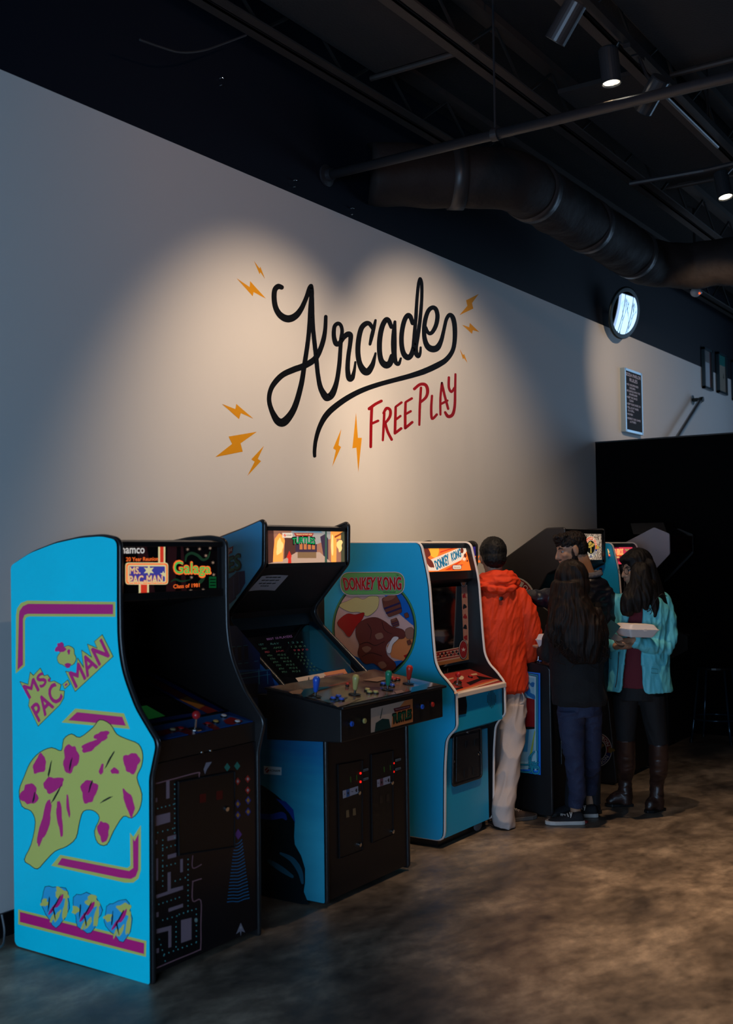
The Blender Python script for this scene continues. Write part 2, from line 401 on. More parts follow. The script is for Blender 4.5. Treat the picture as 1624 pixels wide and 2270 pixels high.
for i, v in enumerate(mb.v):
    q = v*3.0; v += Vector((noise.noise(q*2.2), noise.noise(q*2.2+Vector((9, 0, 0))), noise.noise(q*2.2+Vector((0, 9, 0)))))*0.014; v.y = min(v.y, WALL-.004)
part('wrapped_duct', dr, mb, mat('duct_wrap', (0.018, 0.014, 0.014), 0.7, spec=.25, bump=0.8, bump_scale=14), smooth=True)
for i in (12, 26, 46, 66):
    if i < len(path)-2: part('strap', dr, MB().tube([path[i-1], path[i], path[i+1]], [R_*1.05]*3, 32), mat('duct_tape', (0.03, 0.028, 0.03), 0.4), smooth=True)

# lamp track with the spot lamps
tr = root('lamp_track', (6.5, 2.12, 4.42), 'long black ceiling track carrying the spot lamps', 'track')
part('rail', tr, MB().box((X0+.5, 2.10, 4.40), (9.3, 2.14, 4.44)), mat('track_black', (0.012, 0.012, 0.014), 0.35))
part('bright_rail', tr, MB().tube([onz(1445, 185, 4.38), onz(1590, 326, 4.38)], 0.011, 8), mat('track_metal', (0.25, 0.25, 0.26), 0.3, 0.8))
for x in (2.2, 4.7, 7.2, 9.2): part('hanger', tr, MB().tube([(x, 2.12, 4.44), (x, 2.12, CEIL-.002)], 0.006, 6), MATS['track_black'])
m_lamp = mat('lamp_shell', (0.03, 0.035, 0.042), 0.32, 0.3); m_lens = mat('lamp_lens', (1.0, 0.9, 0.75), 0.3, emit=9.0)
NM = ['topmost one over the mural, aimed at the first script letter', 'second one along, slim and tilted towards the mural end', 'glowing one in the middle facing down to the floor',
      'glowing one at the right edge of the photo', 'one nearest the camera over the open floor', 'farthest one at the end of the track', 'added out-of-sight fill that warms the wall above the mural']
for i, (lp, am, wt, an, colr) in enumerate(LAMPS):
    lp = Vector(lp); d = (Vector(am)-lp).normalized()
    r = root('track_lamp', lp, 'cylindrical black track spot lamp, ' + NM[i], 'lamp', 'spot lamps on the ceiling track')
    L_ = 0.20; rr = 0.054
    back = lp - d*L_
    part('lamp_shell', r, MB().lathe(back, d, [(rr*.9, 0), (rr, .006), (rr, L_-.002), (rr+.002, L_), (rr-.004, L_), (rr-.006, L_-.010)], 24), m_lamp)
    part('lens', r, MB().lathe(back, d, [(rr-.007, L_-.014), (rr-.007, L_-.010)], 24), m_lens)
    j = back + d*0.06; top = Vector((j.x, 2.12, 4.40))
    part('arm', r, MB().tube([j, Vector((j.x, (j.y+2.12)/2, j.z+.08)), top], 0.009, 8).box((top.x-.05, 2.10, 4.375), (top.x+.05, 2.14, 4.40)), MATS['track_black'])
    s = spot(lp + d*0.004, am, wt, an, colr, 0.85 if i < 2 else 1.0, 0.03); s.parent = r; s.location = d*0.004
# ================================================================== arcade cabinets
m_lam = mat('black_laminate', (0.012, 0.010, 0.010), 0.42, bump=0.12, bump_scale=300)
m_blk = mat('black_plastic', (0.007, 0.007, 0.008), 0.35)
m_mold = mat('black_molding', (0.016, 0.015, 0.016), 0.28)
m_white_mold = mat('white_molding', (0.82, 0.72, 0.66), 0.4)
m_scr = mat('dark_screen_glass', (0.003, 0.003, 0.004), 0.07, spec=0.6)
m_chrome = mat('chrome', (0.7, 0.7, 0.7), 0.18, 1.0)
def glow(name, c, e=1.0): return mat('lit_'+name, c, 0.5, emit=e, srgb=True)
def ink(name, c, rough=0.35): return mat('print_'+name, c, rough, srgb=True)
YEL = ink('lime_yellow', (0.90, 0.86, 0.42)); MAG = ink('magenta', (0.90, 0.13, 0.52)); INK = ink('black', (0.04, 0.05, 0.06)); BLU = ink('sky_blue', (0.20, 0.72, 0.92))

def outline(pts, w_):
    n = len(pts); out = []
    for i in range(n):
        a, b = pts[i], pts[(i+1) % n]; d = Vector((b[0]-a[0], b[1]-a[1]))
        if d.length < 1e-3: continue
        q = Vector((-d.y, d.x)).normalized()*w_/2; e = d.normalized()*w_/2
        out.append([(a[0]+q.x-e.x, a[1]+q.y-e.y), (b[0]+q.x+e.x, b[1]+q.y+e.y), (b[0]-q.x+e.x, b[1]-q.y+e.y), (a[0]-q.x-e.x, a[1]-q.y-e.y)])
    return out
def sides(r, prof, x0, x1, m_side, m_trim, th=0.019, tr=0.0105):
    for xa, xb in ((x0, x0+th), (x1-th, x1)):
        s = part('side_panel', r, MB().prism(prof, xa, xb), m_side)
        part('edge_molding', s, MB().tube([((xa+xb)/2, y, z) for y, z in prof], tr, 8, closed=True), m_trim, smooth=True)
def button(r, p, n, rad, m, name='push_button', h=0.008):
    b = part(name, r, MB().lathe(p, n, [(rad*1.25, -.002), (rad*1.25, .004), (rad*1.1, .006)], 16), m_blk if m is not m_chrome else m)
    part('button_cap', b, MB().lathe(p, n, [(rad, .004), (rad, h), (rad*.8, h+.002), (rad*.3, h+.001)], 16), m, smooth=False)
def joystick(r, p, n, m_ball, bat=False, hgt=0.075, shaft=None, br=0.018):
    p = Vector(p); n = Vector(n).normalized()
    j = part('joystick', r, MB().lathe(p, n, [(.030, .001), (.030, .004), (.012, .006)], 20).tube([p, p+n*hgt], 0.0055, 8), shaft or m_blk)
    if bat: part('bat_handle', j, MB().lathe(p, n, [(.007, .022), (.011, .03), (.0165, hgt), (.0175, hgt+.012), (.012, hgt+.023), (.004, hgt+.026)], 18), m_ball, smooth=True)
    else: part('ball_handle', j, MB().ball(p+n*hgt, br), m_ball, smooth=True)

# ------------------------------------------------------------------ 1: bright blue cabinet, nearest
A0, A1 = 3.195, 3.86
r = root('arcade_cabinet', ((A0+A1)/2, 3.55, 0), 'bright sky-blue upright arcade machine with magenta and lime striped side art, nearest the camera', 'arcade machine', 'arcade machines along the mural wall')
px = [(37, 2094), (336, 2181), (334, 1724), (348, 1655), (345, 1640), (327, 1610), (304, 1571), (286, 1524), (275, 1490), (268, 1453), (264, 1410), (263, 1330), (263, 1197), (229, 1189), (179, 1193), (125, 1205), (71, 1226), (28, 1254)]
pr_ = [(onx(a, b, A0).y, onx(a, b, A0).z) for a, b in px]
pr_ = fillet(pr_, [.03, .012, .02, .02, .01, .02, .03, .03, .03, .03, .03, .03, .03, .03, .03, .03, .03, .02])
sides(r, pr_, A0, A1, m_lam, m_mold)
side1 = sheet(r, 'side_art', MB().poly([(A0-.0105, y, z) for y, z in pr_]), mat('sky_blue_laminate', (0.0, 0.80, 1.0), 0.4, spec=.3, noise_amt=0.05, noise_scale=3))
SP = ('x', A0-.0105)
def sa(name, m, polys, off): return decal(side1, name, m, polys, SP, off)
Z1 = lambda p: zz(p, (0, 1160), 2.8); Z2 = lambda p: zz(p, (0, 1650), 2.7067); Z7 = lambda p: zz(p, (0, 1380), 4.64)
bandY = [Z1([(716,488),(170,480),(130,495),(106,530),(100,570),(98,932),(155,885),(155,605),(162,585),(180,578),(716,580)]),
         Z7([(775,885),(1275,935),(1335,1095),(635,1028)]),
         Z2([(308,728),(362,663),(765,742),(782,728),(780,530),(800,555),(845,485),(845,755),(830,805),(800,830),(750,830)]),
         Z2([(110,990),(878,1180),(875,1275),(110,1080)])]
bandM = [Z1([(702,503),(175,500),(142,515),(122,545),(118,575),(110,910),(143,878),(143,595),(152,570),(172,562),(702,564)]),
         Z7([(793,922),(1258,970),(1295,1062),(703,1005)]),
         Z2([(345,722),(372,682),(775,760),(800,742),(797,562),(808,582),(832,535),(830,752),(815,792),(785,808),(720,800)]),
         Z2([(120,1005),(866,1193),(864,1258),(120,1065)])]
sa('lime_stripe_border', YEL, bandY, .0004); sa('magenta_stripe', MAG, bandM, .0008)
ttl = [Z7([(210,610),(292,640),(313,515),(345,548),(415,472),(455,552),(490,540),(518,575),(508,612),(560,603),(628,640),(612,700),(662,705),(655,775),(615,845),(395,1062),(298,855),(306,790)]),
       Z7([(680,505),(790,525),(800,370),(865,470),(843,288),(948,362),(903,225),(1005,268),(975,195),(1052,128),(1162,348),(776,706)]),
       Z7([(648,635),(697,594),(717,635),(668,680)])]
sa('title_outline', INK, [o for q in ttl for o in outline(q, 2.2)], .0010)
sa('title_backing', YEL, ttl, .0012)
for s_, q in (('MS.', [(235,655),(478,478),(522,592),(305,785)]), ('PAC', [(322,868),(560,612),(652,775),(402,1022)]), ('MAN', [(712,520),(1045,168),(1128,342),(782,672)]), ('-', [(666,640),(692,620),(700,636),(674,657)])):
    text_px(side1, 'title_lettering', MAG, s_, Z7(q), SP, .0018, bold=0.035 if s_ != '-' else 0.0)
# plain abstract shapes stand in for the printed figures
big = [Z2([(150,690),(190,600),(215,470),(190,400),(135,370),(118,280),(150,190),(185,110),(240,50),(310,22),(370,40),(385,-30),(430,-60),(480,-40),(560,-100),(600,-145),(660,-120),(700,-60),(760,-30),(830,0),(855,60),(848,130),(820,200),(850,300),(835,390),(790,440),(740,430),(680,520),(640,600),(590,590),(570,520),(600,440),(560,395),(500,400),(475,470),(455,560),(400,610),(330,640),(270,700),(225,745),(180,720)])]
big = [[tuple(v[:2]) for v in catmull([(a, b) for a, b in big[0]], 3, closed=True)]]
sa('abstract_shape_outline', INK, [o for q in big for o in outline(q, 3.2)], .0010)
sa('abstract_shape', YEL, big, .0012)
def dropz(cx, cy, rx, ry, rot, seed, Z=Z2, wob=.13): return Z([tuple(p) for p in blob_px((cx, cy), rx, ry, 26, wob, rot, seed)])
sa('abstract_swirls', MAG, [dropz(240,120,36,60,.3,1), dropz(178,300,52,62,.1,2), dropz(320,240,62,44,-.4,3), dropz(270,470,26,140,.25,4), dropz(360,440,16,110,-.1,5), dropz(410,370,9,70,-.1,6), dropz(425,85,46,85,.1,7), dropz(545,10,64,26,-.5,8), dropz(612,-50,46,28,-.4,9), dropz(790,110,48,62,.1,10),
                            dropz(535,280,48,70,.1,11), dropz(622,520,34,62,-.1,12), dropz(775,350,26,82,-.3,13), dropz(690,160,26,18,.2,14), dropz(610,150,12,34,.2,15)], .0016)
sa('abstract_dots', INK, [dropz(340,300,5,60,.5,21), dropz(300,150,5,50,.2,22), dropz(640,330,40,5,-.5,23), dropz(660,90,5,60,.5,24), dropz(425,120,5,40,.2,26), dropz(545,250,5,40,.3,27), dropz(205,320,5,34,.2,28)], .0019)
sp = [dropz(690,350,90,105,.2,31,Z7,.08)]
sa('splash_outline', INK, [o for q in sp for o in outline(q, 2)], .0010); sa('splash', YEL, sp, .0013)
sa('splash_spots', MAG, [dropz(625,260,50,50,.2,32,Z7,.2), dropz(710,300,14,28,0,33,Z7), dropz(700,440,30,26,0,34,Z7)], .0017)
for i, (cx_, cy_) in enumerate(((335, 960), (522, 1003), (715, 1050))):
    p = [dropz(cx_, cy_, 80, 118, -.1, 40+i, Z2, .10)]
    sa('puff_outline', INK, [o for q in p for o in outline(q, 2.4)], .0012); sa('puff', BLU, p, .0014)
    sa('puff_highlight', YEL, [dropz(cx_+35, cy_-62, 42, 34, .6, 50+i, Z2, .2), dropz(cx_-66, cy_-10, 22, 24, .6, 60+i, Z2, .2), dropz(cx_+10, cy_+70, 12, 40, .5, 70+i, Z2), dropz(cx_+58, cy_+30, 14, 66, .15, 55+i, Z2), dropz(cx_-20, cy_+82, 8, 32, .4, 56+i, Z2)], .0016)
    sa('puff_dots', MAG, [dropz(cx_+24, cy_-20, 12, 46, .5, 80+i, Z2, .05), dropz(cx_-20, cy_+30, 9, 40, .6, 90+i, Z2, .05)], .0018)
    sa('puff_marks', INK, [dropz(cx_+4, cy_-8, 4, 60, .5, 97+i, Z2, .1), dropz(cx_-40, cy_-5, 4, 44, .1, 98+i, Z2), dropz(cx_-8, cy_+50, 4, 40, -.2, 99+i, Z2)], .0020)
# carcass between the sides
car = [(3.955,.03),(3.955,1.60),(3.42,1.715),(3.372,1.715),(3.372,1.495),(3.46,1.47),(3.86,1.40),(3.87,1.145),(3.325,.962),(3.318,.95),(3.192,.922),(3.185,.91),(3.185,.03)]
part('cabinet_body', r, MB().prism(car, A0+.019, A1-.019), m_lam)
xi0, xi1 = A0+.02, A1-.02
mq = sheet(r, 'marquee', MB().box((xi0, 3.362, 1.508), (xi1, 3.373, 1.708)), mat('marquee_dark', (0.012, 0.008, 0.009), 0.2))
part('marquee_frame', r, MB().box((xi0, 3.352, 1.700), (xi1, 3.374, 1.722)).box((xi0, 3.352, 1.478), (xi1, 3.374, 1.510)), m_blk, bevel=.002)
M1 = ('y', 3.362); Zm = lambda p: zz(p, (240, 1180), 5.8)
def ma(name, m, polys, off): return decal(mq, name, m, [Zm(p) for p in polys], M1, off)
ORG = glow('orange', (0.95, 0.42, 0.16), .9); REDL = glow('red', (0.80, 0.20, 0.12), .8); CRE = glow('cream', (0.86, 0.80, 0.58), .75); WHT = glow('white', (0.80, 0.78, 0.76), .8)
BLL = glow('violet_blue', (0.22, 0.22, 0.55), .8); GRN = glow('green', (0.34, 0.78, 0.32), .6); GRD = glow('dark_green', (0.08, 0.20, 0.12), .6); MRN = glow('maroon', (0.12, 0.03, 0.04), .7)
ma('maroon_bars', MRN, [[(360,170),(490,170),(600,780),(440,800)], [(760,170),(880,170),(860,790),(740,800)], [(930,170),(960,170),(1010,790),(940,800)]], .0004)
ma('cream_band', CRE, [[(640,175),(730,175),(730,390),(640,390)], [(390,670),(520,668),(520,815),(390,818)]], .0008)
ma('red_band', REDL, [[(662,175),(708,175),(708,390),(662,390)], [(414,670),(496,668),(496,815),(414,818)]], .0012)
rb = lambda x0, y0, x1, y1, q: [tuple(p) for p in fillet([(x0,y0),(x1,y0),(x1,y1),(x0,y1)], q)]
ma('panel_cream', CRE, [rb(215,388,767,672,45)], .0014); ma('panel_orange', ORG, [rb(226,400,757,662,38)], .0017); ma('panel_cream_inner', CRE, [rb(243,418,740,650,30)], .0020)
ma('panel_blue', BLL, [rb(262,438,722,632,12)], .0023)
ma('panel_star', CRE, [star((515,490), 75, 34, 6), star((700,540), 44, 20, 5)], .0026)
text_px(mq, 'lettering', WHT, 'namco', Zm([(165,203),(460,203),(460,270),(165,272)]), M1, .002, bold=.03)
text_px(mq, 'lettering', ORG, '20 Year Reunion', Zm([(225,322),(636,316),(636,364),(225,372)]), M1, .002, bold=.015)
for s_, q in (('MS.', [(268,448),(402,448),(402,532),(268,534)]), ('PAC-MAN', [(262,562),(690,552),(690,654),(262,664)])):
    text_px(mq, 'lettering_edge', REDL, s_, Zm(q), M1, .0030, bold=.06); text_px(mq, 'lettering', CRE, s_, Zm(q), M1, .0034, bold=.02)
ma('swirl', GRD, [p for st in ([(990,370,20),(1005,300,30),(1070,268,34),(1150,300,36),(1210,352,34),(1275,330,26),(1305,250,12)], [(1240,560,14),(1215,600,40),(1180,640,40),(1150,670,10)], [(800,640,8),(860,605,24),(940,630,24),(1050,610,10)]) for p in stroke_px(st, 5)], .0008)
text_px(mq, 'lettering_edge', ORG, 'Galaga', Zm([(832,362),(1312,405),(1312,572),(832,590)]), M1, .0030, bold=.05)
text_px(mq, 'lettering', GRN, 'Galaga', Zm([(840,372),(1304,414),(1304,560),(840,578)]), M1, .0034, bold=.012)
text_px(mq, 'lettering', ORG, 'Class of 1981', Zm([(832,672),(1168,655),(1168,702),(832,722)]), M1, .002, bold=.015)
ma('stars', glow('star', (0.62, 0.50, 0.42), .7), [star(c, 26, 7, 6) for c in ((1015,220),(1168,215),(1305,205),(1250,300),(1340,390),(1055,750),(1215,740),(1065,580),(1350,545))], .0020)
gs = sheet(r, 'sticker', MB().poly([prj(M1, .004)(*q) for q in Zm([(1285,570),(1378,570),(1378,716),(1285,716)])]), ink('sticker_green', (0.10, 0.62, 0.30)))
for k in range(3): decal(gs, 'print_line', INK, [Zm([(1297,600+38*k),(1366,600+38*k),(1366,612+38*k),(1297,612+38*k)])], M1, .0048)
for q in ((185,890),(770,858),(1305,828)):
    p = prj(('y', 3.352), 0)(*Zm([q])[0]); part('screw', r, MB().lathe(p+Vector((0, .002, 0)), (0, -1, 0), [(.004, 0), (.004, .003)], 8), m_chrome)
# monitor bezel lying back
bn = Vector((0, -.318, .948)); bp0 = (3.8, 3.325, .9645)
bz = sheet(r, 'monitor_bezel', MB().hull([(xi0, 3.325, .964), (xi1, 3.325, .964), (xi1, 3.868, 1.147), (xi0, 3.868, 1.147)], bn*.004), m_scr)
Zb = lambda p: zz(p, (260, 1450), 4.776); BP = ('n', Vector(bp0)+bn*.004, tuple(bn))
def ba(name, m, polys, off): return decal(bz, name, m, [Zb(p) for p in polys], BP, off)
DB = ink('deep_blue', (0.05, 0.16, 0.42)); DR = ink('deep_red', (0.42, 0.10, 0.12)); OC = ink('ochre', (0.55, 0.36, 0.14))
ba('blue_border', DB, [[(90,182),(300,162),(1135,600),(1070,612),(290,200),(88,206)], [(90,240),(215,236),(960,628),(905,634),(205,254),(92,256)], [(285,705),(880,612),(935,636),(300,745)]], .0006)
ba('red_border', DR, [[(88,203),(250,190),(1062,606),(955,632),(215,236),(90,242)]], .0010)
ba('ochre_patch', OC, [[(735,450),(925,548),(862,584),(655,482)]], .0014)
ba('screen_glow', glow('screen_green', (0.03, 0.22, 0.08), .5), [[(215,560),(310,545),(505,655),(290,700),(245,640)]], .0008)
# control panel
cn = Vector((0, -.217, .976)); cp0 = Vector((3.5, 3.25, .942))
cpn = sheet(r, 'control_panel', MB().hull([(xi0, 3.186, .9275), (xi1, 3.186, .9275), (xi1, 3.322, .958), (xi0, 3.322, .958)], cn*.003), mat('panel_blue', (0.012, 0.10, 0.42), 0.3))
CP = ('n', cp0+cn*.0035, tuple(cn))
decal(cpn, 'red_stripe', ink('panel_red', (0.55, 0.10, 0.14)), [Zb(p) for p in ([(330,780),(368,790),(425,818),(560,790),(640,768),(745,785),(832,848),(765,860),(650,822),(400,882),(345,845)], [(893,735),(985,722),(1092,795),(1020,806)], [(1120,705),(1200,668),(1275,690),(1330,712),(1215,752),(1150,740)])], CP, .0012)
def on_p(p, P): q = Zb([p])[0]; return onplane(q[0], q[1], P[1], Vector(P[2]))
m_cr = mat('cream_button', (0.62, 0.52, 0.30), 0.3); m_rd = mat('red_button', (0.50, 0.02, 0.025), 0.25); m_wb = mat('white_button', (0.75, 0.74, 0.78), 0.3); m_yb = mat('yellow_button', (0.62, 0.40, 0.10), 0.3)
for q, m_ in (((585,812), m_cr), ((672,797), m_rd), ((955,748), m_rd), ((1040,724), m_yb), ((1125,664), m_wb), ((1270,724), m_wb)):
    button(r, on_p(q, CP), cn, .0125, m_)
joystick(r, on_p((822,800), CP), (0, -.12, 1), m_rd, hgt=.062, shaft=m_chrome)
part('control_panel_lip', r, MB().box((xi0, 3.176, .845), (xi1, 3.188, .9265)), mat('brown_laminate', (0.022, 0.014, 0.012), 0.4))
# printed front
fr = sheet(r, 'front_panel', MB().box((xi0, 3.172, .03), (xi1, 3.186, .842)), mat('front_print', (0.012, 0.009, 0.012), 0.3, noise_amt=.3, noise_scale=6))
FP = ('y', 3.172)
def fa(name, m, polys, off=.0006): return decal(fr, name, m, [Z2(p) for p in polys], FP, off)
PKG = ink('dusty_pink', (0.66, 0.55, 0.60), .4); PKL = ink('pink_line', (0.70, 0.50, 0.54), .4); CYN = ink('pale_cyan', (0.45, 0.85, 0.85), .4)
fa('maze_blocks', PKG, [[(930,430),(1020,408),(1020,465),(930,492)], [(1003,555),(1055,540),(1055,568),(1003,580)], [(1005,665),(1057,650),(1057,675),(1005,688)], [(930,688),(947,683),(947,815),(930,822)], [(1080,690),(1096,686),(1096,765),(1080,769)],
    [(1004,770),(1023,765),(1023,868),(1097,848),(1097,870),(935,925),(935,905),(1004,882)], [(1010,985),(1097,955),(1097,976),(1010,1006)], [(937,1110),(1027,1087),(1027,1216),(1009,1221),(1009,1118),(937,1136)], [(1085,1055),(1148,1040),(1148,1170),(1085,1192)],
    [(996,222),(1016,216),(1016,322),(996,328)], [(924,326),(942,320),(942,346),(924,350)], [(925,578),(942,574),(942,598),(925,602)], [(928,1012),(950,1006),(950,1034),(928,1040)], [(930,1228),(952,1222),(952,1250),(930,1256)]])
ln = []
for st in ([(920,240,6),(1050,205,6),(1185,170,7),(1193,182,6),(1194,208,6)], [(1155,668,5),(1155,742,5),(1207,721,5)], [(1207,806,6),(1160,822,6),(1155,832,6),(1155,940,6),(1203,936,6),(1204,1080,6),(1203,1215,6),(1185,1238,6),(1060,1290,6),(938,1342,6)]): ln += stroke_px(st, 4)
fa('maze_lines', PKL, ln)
dots = []
def run(x0, y0, x1, y1, n):
    for k in range(n):
        t = k/(n-1); x, y = x0+(x1-x0)*t, y0+(y1-y0)*t; dots.append([(x-3, y-3), (x+3, y-4), (x+3, y+3), (x-3, y+4)])
run(1047, 240, 1047, 560, 12); run(945, 385, 1040, 360, 5); run(945, 530, 1035, 506, 4); run(975, 575, 975, 850, 10); run(975, 625, 1050, 605, 4); run(975, 735, 1050, 715, 4); run(1127, 690, 1127, 1000, 11); run(1050, 820, 1110, 800, 3); run(952, 960, 1075, 918, 6); run(975, 1055, 1060, 1030, 4); run(1075, 1020, 1175, 988, 5); run(1177, 1020, 1177, 1185, 6); run(1055, 1065, 1055, 1215, 6); run(955, 1170, 990, 1300, 5); run(985, 1260, 1175, 1190, 8)
fa('dots', CYN, dots); fa('big_dot', ink('pale', (0.6, 0.68, 0.66)), [blob_px((1175,1055), 10, 14, 12)])
arcs = []
for k in range(19):
    t = k/18; hw = 22+44*t; y = 590+ (940-590)*t; arcs += stroke_px([(1428-hw, y+6, 5), (1428-hw*.5, y+2+6*(1-t), 5), (1428, y+4, 5), (1428+hw*.5, y-10+6*(1-t), 5), (1428+hw, y-18, 5)], 2)
fa('beam_rings', ink('beam_blue', (0.10, 0.50, 0.72)), arcs)
sm = lambda c, s_: [(c[0], c[1]-s_), (c[0]+s_*.7, c[1]), (c[0], c[1]+s_), (c[0]-s_*.7, c[1])]
fa('red_diamonds', ink('sprite_red', (0.75, 0.18, 0.18)), [sm(c, 24) for c in ((1425,222),(1485,208),(1485,275))]); fa('white_diamonds', ink('sprite_white', (0.75, 0.72, 0.75)), [sm(c, 11) for c in ((1425,222),(1485,208),(1485,275),(1443,1100))], .0010)
fa('blue_diamonds', ink('sprite_blue', (0.12, 0.25, 0.62)), [sm(c, 26) for c in ((1425,358),(1487,336),(1425,425),(1487,404))]); fa('yellow_diamonds', ink('sprite_yellow', (0.80, 0.58, 0.20)), [sm(c, 15) for c in ((1425,358),(1487,336),(1425,425),(1487,404))], .0010)
fa('teal_diamonds', ink('sprite_teal', (0.15, 0.55, 0.50)), [sm(c, 26) for c in ((1362,138),(1422,130))]); fa('violet_diamond', ink('sprite_violet', (0.48, 0.28, 0.65)), [sm((1428,540), 32)])
fa('pale_wedges', ink('wedge', (0.62, 0.60, 0.66)), [[(1443,1070),(1470,1130),(1448,1120),(1443,1150),(1438,1122),(1415,1140)], [(1235,110),(1270,105),(1240,150),(1228,180),(1220,150)]])
cdr = part('coin_door', r, MB().hull([prj(FP, .0)(*q) for q in Z2([(1062,226),(1400,163),(1400,612),(1066,662)])], (0, -.006, 0)), m_blk, bevel=.002)
part('coin_door_frame', cdr, MB().tube([prj(FP, .006)(*q) for q in Z2([(1062,226),(1400,163),(1400,612),(1066,662)])], .005, 6, closed=True), m_mold)
for k in range(2):
    q = [(1190+100*k, 300-18*k), (1228+100*k, 293-18*k), (1228+100*k, 345-18*k), (1190+100*k, 352-18*k)]
    s_ = decal(cdr, 'coin_slot_light', glow('coin_red', (0.18, 0.02, 0.02), .35), [Z2(q)], FP, .0068)
q = Z2([(1352,386)])[0]; part('lock', cdr, MB().lathe(prj(FP, .006)(*q), (0, -1, 0), [(.012, 0), (.012, .006), (.008, .007)], 14), m_chrome)
for q in ((1210,48),(1262,38)): part('bolt_head', r, MB().lathe(prj(('y', 3.176), 0)(*Z2([q])[0]), (0, -1, 0), [(.006, 0), (.005, .004)], 10), m_chrome)
part('top_board', r, MB().hull([(xi0, 3.37, 1.722), (xi0, 3.41, 1.73), (xi0, 3.955, 1.612), (xi0, 3.955, 1.60), (xi0, 3.37, 1.71)], (xi1-xi0, 0, 0)), m_lam)
# ------------------------------------------------------------------ 2: four-player cabinet with the wide control deck
T0, T1 = 4.305, 5.045
r = root('arcade_cabinet', ((T0+T1)/2, 3.6, 0), 'tall dark arcade machine with teal city side art and a wide four-joystick control deck', 'arcade machine', 'arcade machines along the mural wall')
tp = [(4.03,.025),(4.03,1.678),(3.62,1.79),(3.505,1.827),(3.492,1.815),(3.497,1.61),(3.715,1.378),(3.73,1.34),(3.70,1.285),(3.36,1.0),(3.28,.96),(3.137,.82),(3.137,.025)]
tpr = fillet(tp, [.01,.02,.02,.015,.015,.02,.03,.03,.03,.03,.03,.03,.01])
sides(r, tpr, T0, T1, m_lam, m_mold, tr=.012)
def teal_art(name, stops, vert=True, streak=True):
    m = bpy.data.materials.new(name); m.use_nodes = True; nt = m.node_tree; N = nt.nodes.new; L = nt.links.new; b = nt.nodes['Principled BSDF']
    b.inputs['Roughness'].default_value = .36
    tc = N('ShaderNodeTexCoord'); sx = N('ShaderNodeSeparateXYZ'); L(tc.outputs['Object'], sx.inputs[0])
    mr = N('ShaderNodeMapRange'); mr.inputs[1].default_value = stops[0][0]; mr.inputs[2].default_value = stops[-1][0]; L(sx.outputs['Z'], mr.inputs[0])
    n = N('ShaderNodeTexNoise'); n.inputs['Scale'].default_value = 4; n.inputs['Detail'].default_value = 7
    mp = N('ShaderNodeMapping'); mp.inputs['Scale'].default_value = (1, .5, 3.2); mp.inputs['Rotation'].default_value = (.25, 0, 0); L(tc.outputs['Object'], mp.inputs[0]); L(mp.outputs[0], n.inputs['Vector'])
    ad = N('ShaderNodeMath'); ad.operation = 'MULTIPLY_ADD'; L(n.outputs['Fac'], ad.inputs[0]); ad.inputs[1].default_value = .22; L(mr.outputs[0], ad.inputs[2])
    rp = N('ShaderNodeValToRGB'); e = rp.color_ramp.elements; z0, z1 = stops[0][0], stops[-1][0]
    e[0].position = 0.11; e[0].color = (*s2l(stops[0][1]), 1); e[1].position = 1; e[1].color = (*s2l(stops[-1][1]), 1)
    for z, c in stops[1:-1]:
        x = e.new((z-z0)/(z1-z0)*.9+.11); x.color = (*s2l(c), 1)
    L(ad.outputs[0], rp.inputs[0]); L(rp.outputs[0], b.inputs['Base Color']); return m
m_city = teal_art('city_print', [(0.0, (.16,.56,.66)), (.35, (.20,.62,.72)), (.62, (.13,.52,.64)), (.85, (.08,.38,.58)), (1.15, (.06,.36,.68)), (1.5, (.26,.54,.66)), (1.85, (.24,.62,.80))])
side2 = sheet(r, 'side_art', MB().poly([(T0-.012, y, z) for y, z in tpr]), m_city)
SP = ('x', T0-.012); ident = lambda p: p
def sa(name, m, polys, off): return decal(side2, name, m, polys, SP, off)
Z3 = lambda p: zz(p, (480, 1130), 3.123); Zs = lambda p: zz(p, (480, 1180), 4.366); Z4 = lambda p: zz(p, (540, 1600), 3.53)
sa('city_towers', ink('city_navy', (0.10, 0.15, 0.33)), [Zs(p) for p in ([(90,460),(130,440),(190,390),(190,640),(130,690),(90,690)], [(185,385),(272,372),(278,490),(225,585),(185,620)], [(60,400),(88,410),(88,760),(60,760)])], .0004)
sa('city_tower_edges', ink('city_edge', (0.24, 0.32, 0.50)), [Zs(p) for p in ([(160,440),(168,436),(172,630),(164,640)], [(215,385),(221,384),(223,580),(216,590)], [(105,455),(111,452),(115,680),(108,688)])], .0008)
sa('house_fronts', ink('city_blue', (0.05, 0.17, 0.38)), [Zs(p) for p in ([(110,905),(190,905),(420,1175),(420,1330),(160,1330),(130,1100)], [(215,1360),(410,1335),(520,1335),(560,1470),(560,1680),(330,1680),(240,1520)])], .0004)
sa('house_windows', ink('city_dark', (0.03, 0.08, 0.22)), [Zs([(x, y), (x+34, y-3), (x+36, y+128), (x+4, y+132)]) for x, y in ((140,1112),(205,1108),(270,1100))] + [Zs([(235,1470),(400,1460),(400,1600),(280,1605)])], .0008)
sa('house_ledges', ink('city_light', (0.24, 0.55, 0.66)), [Zs([(x, y), (x+40, y-4), (x+40, y+2), (x, y+6)]) for x, y in ((135,1108),(200,1104),(262,1094),(142,1272),(208,1270),(268,1262),(365,1246))] + [Zs(p) for p in ([(220,1370),(520,1325),(520,1331),(220,1378)], [(225,1415),(520,1372),(520,1377),(225,1421)], [(404,1325),(414,1323),(418,1470),(408,1470)], [(488,1345),(494,1344),(500,1470),(494,1470)])], .0012)
